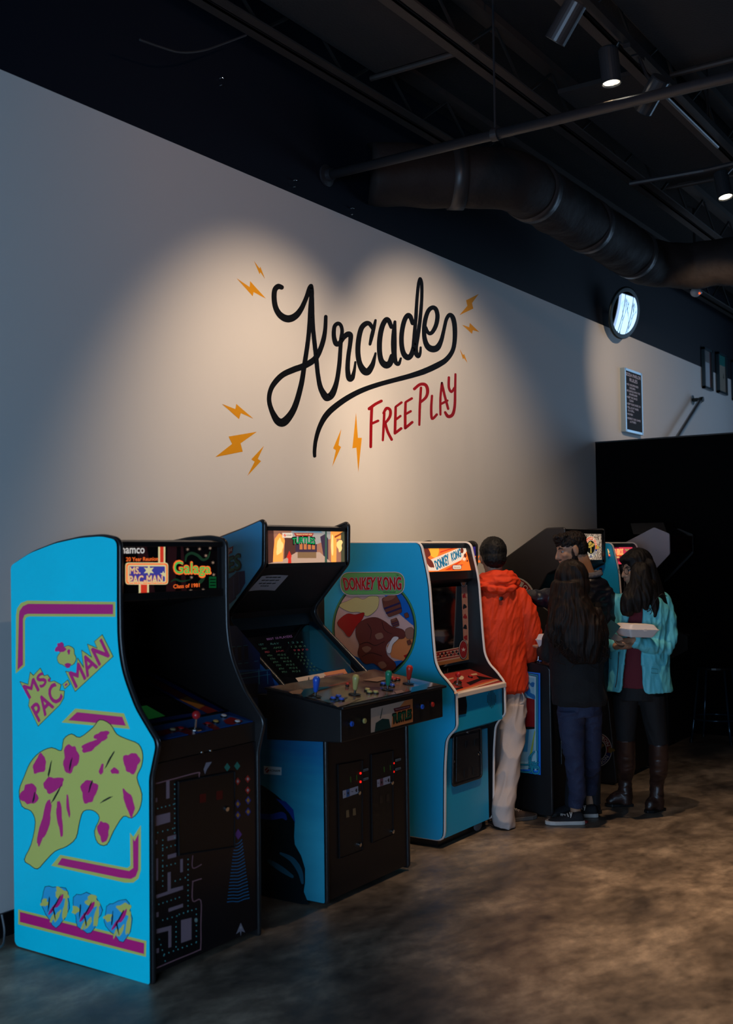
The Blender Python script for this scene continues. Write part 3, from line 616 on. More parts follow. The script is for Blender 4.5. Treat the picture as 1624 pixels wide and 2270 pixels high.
sa('dark_hill_shape', ink('murky_green', (0.03, 0.09, 0.11)), [Z4(p) for p in ([(60,470),(150,500),(250,570),(330,640),(370,700),(400,770),(395,900),(400,960),(450,1050),(480,1150),(480,1260),(470,1330),(510,1430),(420,1425),(300,1400),(60,1330)],)], .0004)
sa('blue_sweeps', ink('sweep_blue', (0.07, 0.22, 0.55)), [Z4(p) for p in ([(250,600),(330,625),(390,690),(402,790),(360,720),(300,650)],)] + [Z4(q) for q in stroke_px([(110,735,38),(220,745,46),(300,730,50),(330,760,20)], 4)], .0008)
sa('teal_sweeps', ink('sweep_teal', (0.12, 0.34, 0.42)), [Z4(q) for q in stroke_px([(290,1030,20),(380,1080,40),(440,1170,40),(460,1260,20)], 4) + stroke_px([(200,1090,30),(290,1150,44),(380,1210,24)], 4)], .0008)
text_px(side2, 'title_banner_lettering', ink('banner_white', (0.75, 0.70, 0.72)), 'TEENAGE MUTANT NINJA', Zs([(-260,330),(158,148),(148,190),(-260,372)]), SP, .0018, bold=.02)
sa('title_banner', ink('banner_maroon', (0.42, 0.08, 0.14)), [Zs([(-275,320),(163,132),(150,200),(-270,390)])], .0010)
text_px(side2, 'title_lettering_edge', INK, 'TURTLES', Zs([(-310,400),(232,205),(236,355),(-310,520)]), SP, .0014, bold=.08)
text_px(side2, 'title_lettering', ink('turtle_green', (0.05, 0.38, 0.32)), 'TURTLES', Zs([(-305,408),(226,213),(229,347),(-305,512)]), SP, .0018, bold=.03)
st = sa('maker_sticker', ink('sticker_white', (0.72, 0.80, 0.84)), [Z4([(158,345),(297,356),(297,418),(158,408)])], .0012)
decal(st, 'maker_mark', ink('mark_red', (0.55, 0.08, 0.10)), [Z4(p) for p in ([(165,375),(185,355),(190,362),(172,385)], [(172,392),(195,370),(205,380),(185,400)])], SP, .0016)
text_px(st, 'lettering', INK, 'KONAMI', Z4([(208,372),(286,376),(286,392),(208,388)]), SP, .0018, bold=.03)
xi0, xi1 = T0+.02, T1-.02
car = [(4.02,.03),(4.02,1.672),(3.56,1.795),(3.512,1.795),(3.512,1.600),(3.735,1.365),(3.75,1.335),(3.72,1.275),(3.385,.99),(3.30,.955),(3.15,.82),(3.15,.03)]
part('cabinet_body', r, MB().prism(car, xi0, xi1), m_lam)
part('top_board', r, MB().hull([(xi0, 3.50, 1.80), (xi0, 3.56, 1.812), (xi0, 4.02, 1.69), (xi0, 4.02, 1.67), (xi0, 3.50, 1.788)], (xi1-xi0, 0, 0)), m_blk)
# backlit marquee: a street scene
m_mq2 = glow('street_tan', (0.62, 0.42, 0.33), .85)
mq = sheet(r, 'marquee', MB().box((xi0+.012, 3.502, 1.616), (xi1-.012, 3.514, 1.785)), m_mq2)
part('marquee_frame', r, MB().box((xi0, 3.493, 1.781), (xi1, 3.516, 1.802)).box((xi0, 3.493, 1.596), (xi1, 3.516, 1.617)).box((xi0, 3.493, 1.6), (xi0+.014, 3.516, 1.80)).box((xi1-.014, 3.493, 1.6), (xi1, 3.516, 1.80)), m_blk)
M2 = ('y', 3.502); Zq = lambda p: zz(p, (560, 1150), 6.7667)
def ma(name, m, polys, off): return decal(mq, name, m, [Zq(p) for p in polys], M2, off)
ma('sky', glow('dusk_sky', (0.62, 0.60, 0.58), .8), [[(590,170),(1170,180),(1170,300),(1080,330),(920,400),(600,400),(520,290)]], .0003)
ma('blue_clouds', glow('cloud_blue', (0.36, 0.52, 0.60), .8), [blob_px((720,188), 100, 16, 16, .2), blob_px((930,195), 120, 15, 16, .2)], .0005)
ma('left_wall', glow('brown_wall', (0.33, 0.20, 0.17), .8), [[(212,168),(310,168),(330,660),(212,672)], [(480,280),(640,280),(640,500),(600,560),(470,600)]], .0006)
ma('left_bricks', glow('brick_red', (0.72, 0.28, 0.16), .8), [[(168,170+78*k),(212,170+78*k),(212,225+78*k),(168,222+78*k)] for k in range(6)], .0008)
ma('glowing_doorway', glow('amber', (0.98, 0.62, 0.28), 1.0), [[(330,300),(395,215),(450,260),(480,330),(455,480),(450,640),(300,650),(310,470)], [(1165,180),(1255,182),(1250,655),(1175,655)], [(1190,182),(1370,186),(1330,300),(1240,300)]], .0008)
ma('bright_core', glow('amber_core', (1.0, 0.80, 0.50), 1.0), [blob_px((400,420), 48, 120, 18, .15, .1, 3), blob_px((1190,400), 18, 160, 14, .1), blob_px((1300,400), 40, 90, 14, .2, 0, 5)], .0011)
ma('distant_houses', glow('house_dusk', (0.24, 0.18, 0.26), .8), [[(640,380),(960,380),(960,500),(640,500)], [(1010,270),(1080,230),(1130,300),(1130,640),(1060,560)]], .0006)
ma('lit_windows', glow('window_amber', (0.75, 0.45, 0.25), .8), [[(700+62*k,372),(745+62*k,372),(745+62*k,460),(700+62*k,460)] for k in range(4)], .0009)
ma('pavement', glow('pavement', (0.72, 0.60, 0.52), .85), [[(460,610),(660,500),(1000,500),(1180,660),(1370,662),(1375,675),(170,684),(300,655)]], .0007)
ma('low_wall', glow('low_wall', (0.52, 0.40, 0.28), .8), [[(670,500),(950,500),(950,590),(670,590)]], .0009)
ma('street_lamp_post', glow('lamp_green', (0.22, 0.34, 0.28), .8), [[(1082,185),(1106,185),(1112,655),(1078,655)]], .0012)
ma('fire_hydrant', glow('hydrant_red', (0.80, 0.18, 0.12), .9), [[(545,478),(565,520),(580,560),(572,590),(576,672),(526,674),(528,600),(505,580),(520,540)]], .0012)
ma('dark_column', glow('column', (0.30, 0.30, 0.22), .8), [[(1318,210),(1372,186),(1375,660),(1322,662)]], .0010)
ma('beams', glow('beam_brown', (0.55, 0.25, 0.12), .8), [[(1222,262),(1318,215),(1322,240),(1228,290)]], .0012)
tg = sheet(mq, 'maker_tag', MB().poly([prj(M2, .0016)(*q) for q in Zq([(440,210),(592,212),(592,286),(440,284)])]), glow('tag_cream', (0.86, 0.80, 0.72), .85))
decal(tg, 'maker_mark', REDL, [Zq(p) for p in ([(455,248),(475,225),(485,232),(468,255)], [(465,262),(492,238),(500,246),(476,270)])], M2, .0022)
text_px(tg, 'lettering', INK, 'KONAMI', Zq([(505,238),(574,238),(574,254),(505,254)]), M2, .0022, bold=.03)
ma('banner', glow('banner_red', (0.62, 0.13, 0.10), .85), [[(612,215),(912,217),(888,263),(640,262)]], .0016)
text_px(mq, 'lettering', CRE, 'TEENAGE MUTANT NINJA', Zq([(636,226),(890,227),(880,252),(650,252)]), M2, .0024, bold=.02)
text_px(mq, 'lettering_edge', INK, 'TURTLES', Zq([(582,285),(930,285),(930,392),(582,392)]), M2, .0020, bold=.09, arc=.18)
text_px(mq, 'lettering', glow('title_green', (0.06, 0.60, 0.33), .85), 'TURTLES', Zq([(590,293),(922,293),(922,382),(590,382)]), M2, .0026, bold=.03, arc=.18)
# paper note under the marquee
nn = Vector((0, -.727, -.687)).normalized(); NP = ('n', Vector((4.5, 3.60, 1.5)) , tuple(nn))
Zn = lambda p: zz(p, (540, 1260), 13.533)
a_ = Vector((0, 3.512, 1.600)); b_ = Vector((0, 3.735, 1.365)); d_ = (b_-a_).normalized(); nn = Vector((0, -d_.z*-1, 0)); nn = Vector((0, d_.z, -d_.y)).normalized(); NP = ('n', a_ + Vector((4.5, 0, 0)), tuple(nn))
nt_ = decal(r, 'paper_note', mat('note_paper', (0.48, 0.50, 0.58), 0.7), [Zn([(535,222),(700,200),(900,186),(1100,186),(1330,198),(920,655),(700,640),(480,638),(330,650),(115,675)])], NP, .003)
for s_, q in (('PROVIDED YOU DO', [(650,236),(1110,232),(1085,270),(640,272)]), ('THIS MACHINE IS FREE', [(530,330),(1060,322),(1035,356),(510,366)]), ('PLAY ANY GAME YOU', [(450,420),(960,412),(935,446),(430,460)]), ('LIKE !', [(500,498),(745,490),(725,525),(480,533)])):
    decal(nt_, 'print_line', INK, [Zn([(q[0][0]+(q[1][0]-q[0][0])*a, q[0][1]+4), (q[0][0]+(q[1][0]-q[0][0])*b, q[1][1]+4), (q[3][0]+(q[2][0]-q[3][0])*b, q[2][1]-4), (q[3][0]+(q[2][0]-q[3][0])*a, q[3][1]-4)]) for a, b in ((0, .2), (.23, .42), (.45, .75), (.79, 1.0))], NP, .004)
# monitor, its art border and the score table on the screen
mn = Vector((0, -.648, .762)).normalized()
d_ = (Vector((0, 3.72, 1.275)) - Vector((0, 3.385, .99))).normalized(); mn = Vector((0, -d_.z, d_.y)).normalized()
mo = Vector((4.7, 3.385, .99))
part('monitor_glass', r, MB().hull([(xi0, 3.385, .99), (xi1, 3.385, .99), (xi1, 3.72, 1.275), (xi0, 3.72, 1.275)], mn*.004), m_scr)
MP = ('n', mo+mn*.0045, tuple(mn)); Zt = lambda p: zz(p, (560, 1380), 7.382)
bb = decal(r, 'monitor_border', ink('border_teal', (0.03, 0.16, 0.24), .15), [Zt([(915,-140),(1110,-40),(1290,250),(1600,640),(1600,830),(1300,860),(1180,800),(1040,735),(960,690),(938,640)])], MP, .0005)
tx = []
mtx = {'v': glow('score_violet', (0.30, 0.20, 0.36), .5), 't': glow('score_teal', (0.05, 0.24, 0.24), .5), 'r': glow('score_red', (0.34, 0.06, 0.12), .5), 'g': glow('score_green', (0.10, 0.24, 0.18), .5)}
sc_ = decal(r, 'score_screen', mat('score_black', (0.002, 0.002, 0.003), .1), [Zt([(30,300),(100,180),(640,160),(915,140),(938,640),(1040,740),(700,900),(470,870)])], MP, .0003)
def row(k, y, x, cols, c):
    for s_, dx, w_ in cols: text_px(sc_, 'score_text', mtx[c], s_, Zt([(x+dx, y-dx*.06), (x+dx+w_, y-(dx+w_)*.06), (x+dx+w_+8, y-(dx+w_)*.06+28), (x+dx+8, y-dx*.06+28)]), MP, .001)
text_px(sc_, 'score_text', mtx['v'], 'BEST 10 PLAYERS', Zt([(222,262),(635,205),(648,245),(236,292)]), MP, .001)
row(0, 350, 95, (('1ST', 0, 80), ('RAY', 190, 140), ('1 2 3 4', 480, 240)), 't'); row(1, 415, 140, (('2ND', 0, 80), ('AMY', 190, 140), ('1 2 0 4', 480, 240)), 'g'); row(2, 472, 190, (('3RD', 0, 80), ('JAK', 180, 140), ('9 8 7 0', 470, 240)), 'r')
for k in range(6): row(k, 530+54*k, 232+48*k, (('%dTH' % (k+4), 0, 78), ('M O E', 170, 130), ('7 5 %d' % k, 440, 150)), 'g')
m_art = ink('art_orange', (0.80, 0.50, 0.30), .3)
lb = decal(r, 'lower_art_strip', ink('art_cream', (0.78, 0.70, 0.64), .3), [Zt([(695,912),(1500,765),(1590,905),(1560,960),(790,1045)])], MP, .002)
decal(lb, 'art_fade', m_art, [Zt([(1150,825),(1500,765),(1590,905),(1190,950),(1200,880)])], MP, .0024)
decal(lb, 'banner', ink('banner_maroon', (0.42, 0.08, 0.14)), [Zt([(1160,885),(1480,828),(1478,862),(1180,915)])], MP, .0028)
text_px(lb, 'lettering', CRE if False else ink('banner_white', (0.75, 0.70, 0.72)), 'TEENAGE MUTANT NINJA', Zt([(1175,890),(1472,836),(1472,856),(1185,909)]), MP, .0034)
text_px(lb, 'lettering', ink('title_green2', (0.03, 0.36, 0.26)), 'TURTLES', Zt([(1180,925),(1540,868),(1545,915),(1175,975)]), MP, .0034, bold=.05)
decal(lb, 'dark_shapes', ink('murky_green', (0.03, 0.09, 0.11)), [Zt(p) for p in ([(905,900),(918,900),(922,985),(905,985)], [(930,960),(1010,940),(1090,965),(1150,960),(1160,985),(1000,1000),(840,1030),(870,1005)])], MP, .003)
# wide control deck
DX0, DX1, DY, DYB = 4.20, 5.125, 2.965, 3.40
zt = lambda y: .957 + (y-DY)/(DYB-DY)*.07
deck = part('control_deck', r, MB().hull([(DX0, DY, .80), (DX0, DY, .95), (DX0, DYB, 1.015), (DX0, DYB, .78)], (DX1-DX0, 0, 0)), m_lam, bevel=.004)
dn = Vector((0, -(.07/(DYB-DY)), 1)).normalized()
m_deckart = mat('deck_art', (0.30, 0.21, 0.15), 0.14, noise_amt=.8, noise_scale=5.5, dark=(0.035, 0.022, 0.040), coat=.6)
part('deck_top', deck, MB().hull([(DX0-.012, DY-.018, .951), (DX1+.012, DY-.018, .951), (DX1+.012, DYB+.005, 1.018), (DX0-.012, DYB+.005, 1.018)], dn*.012), m_blk, bevel=.004)
dt = sheet(deck, 'deck_artwork', MB().hull([(DX0+.01, DY+.006, .968), (DX1-.01, DY+.006, .968), (DX1-.01, DYB-.01, 1.0285), (DX0+.01, DYB-.01, 1.0285)], dn*.0015), m_deckart)
part('hinge_block', r, MB().box((T0-.05, 3.40, .87), (T0-.012, 3.50, .985)), m_blk, bevel=.003)
DP = ('n', Vector((4.6, DY+.006, .9698)), tuple(dn)); Zd = lambda p: zz(p, (600, 1450), 4.06)
def dpt(x, y): q = Zd([(x, y)])[0]; return onplane(q[0], q[1], DP[1], Vector(DP[2]))
decal(dt, 'teal_art_patches', ink('art_teal', (0.08, 0.28, 0.38), .2), [Zd(p) for p in ([(275,350),(300,315),(420,300),(560,290),(420,330),(330,385),(290,390)], [(1270,300),(1420,262),(1405,315),(1260,345)], [(470,420),(560,400),(700,385),(640,420),(520,440)])], DP, .001)
decal(dt, 'pale_art_patches', ink('art_tan', (0.62, 0.50, 0.42), .2), [Zd(p) for p in ([(160,340),(270,318),(290,330),(270,360),(190,360)], [(830,235),(980,205),(1080,215),(960,250)], [(560,455),(700,425),(820,395),(700,450),(600,480)], [(1110,335),(1180,325),(1200,345),(1130,360)])], DP, .0012)
decal(dt, 'red_art_line', ink('art_red', (0.55, 0.14, 0.10), .2), [Zd([(520,288),(720,245),(722,252),(525,296)])], DP, .0014)
mj = {'b': mat('blue_plastic', (0.02, 0.10, 0.55), .3), 'y': mat('yellow_plastic', (0.50, 0.42, 0.14), .3), 'g': mat('green_plastic', (0.01, 0.22, 0.12), .3), 'r': mat('red_plastic', (0.55, 0.03, 0.02), .3)}
for (x, y, c) in ((400,385,'b'), (755,365,'y'), (1050,322,'g'), (1238,268,'r')): joystick(r, dpt(x, y), (0, -.1, 1), mj[c], bat=True, hgt=.072)
for (x, y, c) in ((560,408,'b'), (608,392,'b'), (635,418,'b'), (868,332,'y'), (886,354,'y'), (942,354,'y'), (1010,278,'b'), (1062,262,'b'), (1090,292,'b'), (1088,222,'r'), (1105,238,'r'), (1140,232,'r'), (688,285,'r')): button(r, dpt(x, y), dn, .013 if x != 688 else .008, mj[c], h=.012)
DF = ('y', DY)
ds = decal(r, 'deck_front_sticker', ink('art_cream', (0.78, 0.70, 0.64)), [Zd([(897,490),(1272,402),(1275,610),(898,708)])], DF, .0015)
decal(ds, 'art_fade', m_art, [Zd([(1090,560),(1200,420),(1272,402),(1275,610),(1080,660)])], DF, .0020)
decal(ds, 'dark_shapes', ink('mossy', (0.06, 0.22, 0.22)), [Zd([(930,700),(940,620),(1000,580),(1060,585),(1075,662)]), Zd([(998,487),(1003,487),(985,580),(978,580)])], DF, .0024)
decal(ds, 'banner', ink('banner_maroon', (0.42, 0.08, 0.14)), [Zd([(1100,490),(1252,455),(1248,485),(1110,522)])], DF, .0026)
text_px(ds, 'lettering', ink('banner_white', (0.75, 0.70, 0.72)), 'TEENAGE MUTANT NINJA', Zd([(1112,496),(1244,466),(1242,480),(1118,510)]), DF, .0032)
text_px(ds, 'lettering_edge', INK, 'TURTLES', Zd([(1090,540),(1262,496),(1262,578),(1090,628)]), DF, .0030, bold=.09)
text_px(ds, 'lettering', ink('title_green2', (0.03, 0.36, 0.26)), 'TURTLES', Zd([(1096,546),(1256,503),(1256,570),(1096,618)]), DF, .0036, bold=.03)
for (x, y, c) in ((716,627,'b'), (830,600,'y'), (1350,473,'b'), (1443,452,'r')): button(r, prj(DF, 0)(*Zd([(x, y)])[0]), (0, -1, 0), .012, mj[c], 'start_button', h=.012)
# front with two coin doors
part('front_panel', r, MB().box((xi0, 3.138, .03), (xi1, 3.152, .80)), mat('dark_brown_laminate', (0.018, 0.011, 0.010), 0.45))
FP = ('y', 3.138); Zc = lambda p: zz(p, (740, 1640), 8.731)
for dx, dy, i in ((0, 0, 0), (660, -190, 1)):
    q = [(60+dx*.98, 480+dy), (530+dx*.9, 395+dy), (530+dx*.9, 2130+dy*1.6), (90+dx*.96, 2290+dy*1.6)]
    cdr = part('coin_door', r, MB().hull([prj(FP, 0)(*p) for p in Zc(q)], (0, -.006, 0)), m_lam, bevel=.002)
    part('coin_door_frame', cdr, MB().tube([prj(FP, .006)(*p) for p in Zc(q)], .0045, 6, closed=True), m_blk)
    ox, oy = (0, 0) if i == 0 else (650, -195)
    for k in range(2):
        lg = part('red_light', cdr, MB().lathe(prj(FP, .006)(*Zc([(490+ox*.985, 645+oy+165*k)])[0]), (0, -1, 0), [(.006, 0), (.005, .004)], 10), glow('led_red', (1.0, 0.10, 0.06), 1.4))
        pl = decal(cdr, 'name_plate', ink('plate', (0.62, 0.66, 0.68)), [Zc([(532+ox*.97, 572+oy+175*k), (638+ox*.97, 545+oy+175*k), (640+ox*.97, 585+oy+175*k), (535+ox*.97, 617+oy+175*k)])], FP, .0075)
        decal(pl, 'print_marks', INK, [Zc([(545+14*j+ox*.97, 582-3.6*j+oy+175*k), (554+14*j+ox*.97, 580-3.6*j+oy+175*k), (555+14*j+ox*.97, 600-3.6*j+oy+175*k), (546+14*j+ox*.97, 602-3.6*j+oy+175*k)]) for j in range(6)], FP, .0085)
        decal(cdr, 'coin_light', glow('coin_green', (0.10, 0.20, 0.06), .5), [Zc([(285+118*k+ox, 715+oy-35*k), (303+118*k+ox, 708+oy-35*k), (308+118*k+ox, 815+oy-35*k), (292+118*k+ox, 820+oy-35*k)])], FP, .0075)
        decal(cdr, 'coin_return', mat('brass_flap' if i == 0 else 'dark_flap', (0.30, 0.18, 0.08) if i == 0 else (.04, .028, .02), .4), [Zc([(210+130*k+ox, 1365+oy*1.4-35*k), (262+130*k+ox, 1350+oy*1.4-35*k), (272+130*k+ox, 1490+oy*1.4-40*k), (210+130*k+ox, 1505+oy*1.4-40*k)])], FP, .0075)
    ps = decal(cdr, 'player_sticker', ink('plate_pale', (0.74, 0.72, 0.78)), [Zc([(142+ox*1.02, 985+oy*1.09), (442+ox*.955, 890+oy), (442+ox*.955, 1030+oy), (148+ox*1.02, 1135+oy*1.12)])], FP, .0075)
    decal(ps, 'sticker_print', ink('plate_blue' if i == 0 else 'plate_rose', (0.18, 0.42, 0.66) if i == 0 else (.5, .3, .36)), [Zc([(212+ox, 962+oy*1.08), (275+ox, 942+oy*1.06), (278+ox, 1085+oy*1.08), (214+ox, 1108+oy*1.1)])], FP, .008)
    decal(ps, 'sticker_marks', INK, [Zc(blob_px((245+ox, 1030+oy*1.07), 14, 28, 10)), Zc(blob_px((405+ox*.96, 975+oy), 16, 40, 10, .2)), Zc(blob_px((180+ox, 1050+oy*1.1), 16, 6, 8)), Zc(blob_px((325+ox, 1000+oy*1.05), 22, 6, 8))], FP, .0085)
    for x, y in ((455, 1020), (470, 2025)):
        yy = y+oy if y < 1500 else y-255*i; xx = x+ox*.98
        part('lock', cdr, MB().lathe(prj(FP, .006)(*Zc([(xx, yy)])[0]), (0, -1, 0), [(.011, 0), (.011, .008), (.008, .010)], 14), m_chrome)
# ------------------------------------------------------------------ 3 and 5: blue cabinets with white edge molding
def white_edge_cab(X0, W, lab, lift=.047):
    X1 = X0 + W
    r = root('arcade_cabinet', ((X0+X1)/2, 3.6, 0), lab, 'arcade machine', 'arcade machines along the mural wall')
    pf = [(3.99,lift),(3.99,1.727),(3.334,1.718),(3.312,1.70),(3.275,1.547),(3.262,1.47),(3.243,1.163),(3.231,1.037),(3.197,.975),(3.154,.938),(3.100,.875),(3.098,.686),(3.165,.62),(3.18,.46),(3.190,lift)]
    pf = fillet(pf, [.02,.02,.02,.02,.03,.04,.05,.05,.05,.04,.02,.02,.04,.05,.05])
    mb_ = mat('cyan_blue_laminate', (0.012, 0.42, 0.78), 0.34, noise_amt=.06, noise_scale=2)
    s_ = None
    for xa, xb in ((X0, X0+.019), (X1-.019, X1)):
        s_ = part('side_panel', r, MB().prism(pf, xa, xb), m_blk)
        part('edge_molding', s_, MB().tube([((xa+xb)/2, y, z) for y, z in pf], .0095, 8, closed=True), m_white_mold, smooth=True)
    sd = sheet(r, 'side_art', MB().poly([(X0-.0098, y, z) for y, z in pf]), mb_)
    a, b = X0+.02, X1-.02
    part('plinth', r, MB().box((a, 3.24, 0), (b, 3.95, lift+.02)), m_blk)
    car = [(3.97,lift+.01),(3.97,1.712),(3.36,1.712),(3.355,1.68),(3.31,1.51),(3.40,1.49),(3.43,1.45),(3.40,1.0),(3.355,.945),(3.33,.94),(3.12,.87),(3.205,.62),(3.205,lift+.01)]
    part('cabinet_body', r, MB().prism(car, a, b), m_lam)
    part('front_panel', r, MB().box((a, 3.190, lift+.01), (b-.045, 3.206, .60)), mb_)
    fb = part('control_box', r, MB().hull([(a, 3.112, .655), (a, 3.112, .868), (a, 3.13, .872), (a, 3.20, .62), (a, 3.14, .645)], (b-a, 0, 0)), mb_)
    mqp = MB().hull([(a, 3.345, 1.690), (a, 3.308, 1.548), (a, 3.318, 1.545), (a, 3.358, 1.690)], (b-a, 0, 0))
    mq = sheet(r, 'marquee', mqp, glow('art_orange', (0.90, 0.45, 0.16), .95)) if False else None
    bz = sheet(r, 'monitor_bezel', MB().box((a, 3.336, .985), (b, 3.345, 1.455)), m_scr)
    part('marquee_frame', r, MB().hull([(a, 3.342, 1.712), (a, 3.338, 1.686), (a, 3.36, 1.686), (a, 3.36, 1.714)], (b-a, 0, 0)).hull([(a, 3.300, 1.55), (a, 3.296, 1.50), (a, 3.36, 1.46), (a, 3.36, 1.545)], (b-a, 0, 0)), m_blk)
    ln_ = Vector((0, -.25, 1)).normalized()
    cp = sheet(r, 'control_panel', MB().hull([(a, 3.098, .872), (b, 3.098, .872), (b, 3.33, .940), (a, 3.33, .940)], ln_*.004), mat('panel_red', (0.36, 0.035, 0.03), .3))
    part('panel_front_edge', cp, MB().hull([(a-.012, 3.086, .846), (a-.012, 3.086, .872), (a-.012, 3.10, .880), (a-.012, 3.112, .846)], (b-a+.024, 0, 0)), m_white_mold, bevel=.003)
    return r, sd, bz, cp, a, b, mqp
r, sd, bz, cp, a, b, mqp = white_edge_cab(5.50, .61, 'cyan-blue arcade machine with white edges and an oval side picture, left of the orange jacket')
SP = ('x', 5.50-.0098); Zo = lambda p: zz(p, (720, 1240), 6.7667)
def sa(m, polys, off): return decal(sd, 'p', m, [Zo(p) for p in polys], SP, off)
el = [(742+628*math.cos(t)*.995, 1075+760*math.sin(t)) for t in [2*math.pi*k/48 for k in range(48)]]
def ell(dx): return [(742+(628+dx)*math.cos(2*math.pi*k/48), 1040+(745+dx)*math.sin(2*math.pi*k/48)) for k in range(48)]
Gd = ink('frame_green', (0.16, 0.36, 0.26)); Gp = ink('pill_green', (0.40, 0.66, 0.38)); Pk = ink('pale_pink', (0.80, 0.64, 0.62)); Br = ink('art_brown', (0.40, 0.18, 0.16)); Bt = ink('art_tan2', (0.55, 0.38, 0.32)); Bl = ink('art_blue', (0.04, 0.36, 0.72)); Yl = ink('art_straw', (0.80, 0.72, 0.48)); Rd = ink('art_red2', (0.66, 0.08, 0.08)); Or = ink('art_orange2', (0.82, 0.48, 0.28)); Wh = ink('art_white', (0.84, 0.78, 0.78))
sa(INK, [ell(6)], .0004); sa(Gp, [ell(0)], .0008); sa(Gd, [ell(-10)], .0012); sa(INK, [ell(-26)], .0016); sa(Pk, [ell(-34)], .0020)
def clip(poly, e=-34):
    out = []
    for x, y in poly:
        dx, dy = (x-742)/(628+e), (y-1040)/(745+e); d = math.hypot(dx, dy)
        if d > 1: x, y = 742+dx/d*(628+e), 1040+dy/d*(745+e)
        out.append((x, y))
    return out
def dense(poly, n=5):
    o_ = []
    for i in range(len(poly)):
        p, q = poly[i], poly[(i+1) % len(poly)]
        o_ += [(p[0]+(q[0]-p[0])*k/n, p[1]+(q[1]-p[1])*k/n) for k in range(n)]
    return o_
sm_ = lambda pts: [tuple(p[:2]) for p in catmull(pts, 4, closed=True)]
sa(Bl, [clip(dense([(870,500),(1180,460),(1400,800),(1400,1020),(1310,980),(1120,820),(960,640)])), clip(dense([(380,1420),(700,1560),(1310,1500),(1340,1640),(1000,1800),(600,1760),(450,1600)]))], .0024)
sa(Or, [clip(dense([(930,1300),(1040,1160),(1200,1140),(1400,1200),(1400,1430),(1300,1560),(1000,1470)]))], .0028); sa(Rd, [clip(dense([(1180,1440),(1400,1380),(1400,1520),(1250,1540)]))], .0030)
sa(Bt, [clip(dense([(1000,1720),(1300,1620),(1330,1680),(1010,1800)]))], .0030)
# plain rounded rocks, ribbons and barrels stand in for the printed figures
def shape(m, pts, off, w_=7):
    q = sm_(pts); sa(INK, [o for o in outline(clip(q), w_)], off-.0002); sa(m, [clip(q)], off)
shape(Yl, [(210,680),(330,630),(470,570),(580,600),(680,550),(800,560),(810,660),(770,760),(640,850),(520,790),(400,790),(290,750)], .0034)
shape(Rd, [(190,950),(330,820),(460,830),(590,800),(560,900),(470,1010),(370,1160),(290,1080)], .0036)
shape(Br, [(480,1000),(600,900),(760,870),(900,930),(1010,1010),(1180,1060),(1190,1180),(1010,1200),(920,1300),(940,1440),(1060,1560),(1040,1680),(900,1680),(740,1560),(600,1560),(500,1420),(520,1280),(470,1140)], .0038)
sa(INK, [Q_ for st in ([(520,1280,6),(640,1240,7),(760,1290,6),(900,1230,5)], [(560,1460,6),(700,1400,7),(860,1450,6)], [(640,960,5),(700,1060,6),(680,1200,5)], [(860,930,5),(900,1060,6),(1010,1120,5)]) for Q_ in stroke_px(st, 4)], .0042); sa(Bt, [sm_([(560,1330),(640,1300),(700,1340),(620,1400)]), sm_([(760,1130),(850,1100),(880,1170),(790,1200)]), sm_([(800,1560),(880,1530),(930,1600),(850,1640)])], .0044)
shape(Bt, [(1210,1060),(1300,1020),(1350,1090),(1330,1180),(1230,1180)], .0040)
shape(Wh, [(980,1240),(1040,1160),(1110,1180),(1020,1280),(990,1400),(930,1380)], .0040)
for cx_, cy_, s_ in ((1010,690,1.0),(1055,950,.42),(1228,840,.24),(1268,1245,.22)):
    w_, h_ = 125*s_, 150*s_; rot = -.35
    T = lambda x, y: (cx_ + x*math.cos(rot)-y*math.sin(rot), cy_ + x*math.sin(rot)+y*math.cos(rot))
    bar_ = [T(-w_*.85, -h_), T(w_*.85, -h_), T(w_*1.05, 0), T(w_*.85, h_), T(-w_*.85, h_), T(-w_*1.05, 0)]
    q = [tuple(p) for p in fillet(bar_, 30*s_)]
    sa(INK, outline(q, 8), .0040); sa(ink('barrel', (0.42, 0.22, 0.18)), [q], .0042)
    if s_ > .3:
        sa(ink('hoop', (0.16, 0.12, 0.28)), [[T(-w_, k*h_-14*s_), T(w_, k*h_-14*s_), T(w_, k*h_+14*s_), T(-w_, k*h_+14*s_)] for k in (.05, .55)], .0044)
        sa(ink('barrel_top', (0.52, 0.32, 0.26)), [[T(.8*w_*math.cos(t*math.pi/8), -h_*.8+.26*h_*math.sin(t*math.pi/8)) for t in range(16)]], .0046)
pill = [tuple(p) for p in fillet([(242,205),(1190,205),(1190,540),(262,520)], 150, 8)]
pill = [tuple(p) for p in fillet([(240,206),(1190,200),(1186,520),(262,528)], 150, 8)]
sa(Wh, outline(pill, 30), .0048); sa(INK, outline(pill, 10), .0050); sa(Gp, [pill], .0052)
for s_, q in (('DONKEY', [(278,280),(770,268),(740,452),(312,458)]), ('KONG', [(798,268),(1150,268),(1150,455),(815,458)])):
    for m_, f_, o_ in ((INK, .085, .0056), (Wh, .062, .0059), (ink('title_red', (0.68, 0.10, 0.11)), .035, .0062)): text_px(sd, 't', m_, s_, Zo(q), SP, o_, bold=f_)
sa(Gp, [star((412,365), 30, 14), star((922,360), 30, 14)], .0066)
text_px(sd, 't', INK, 'TM', Zo([(1075,228),(1110,228),(1110,248),(1075,248)]), SP, .0058, bold=.02); sa(INK, [[(880,488),(1070,488),(1070,495),(880,495)]], .0058)
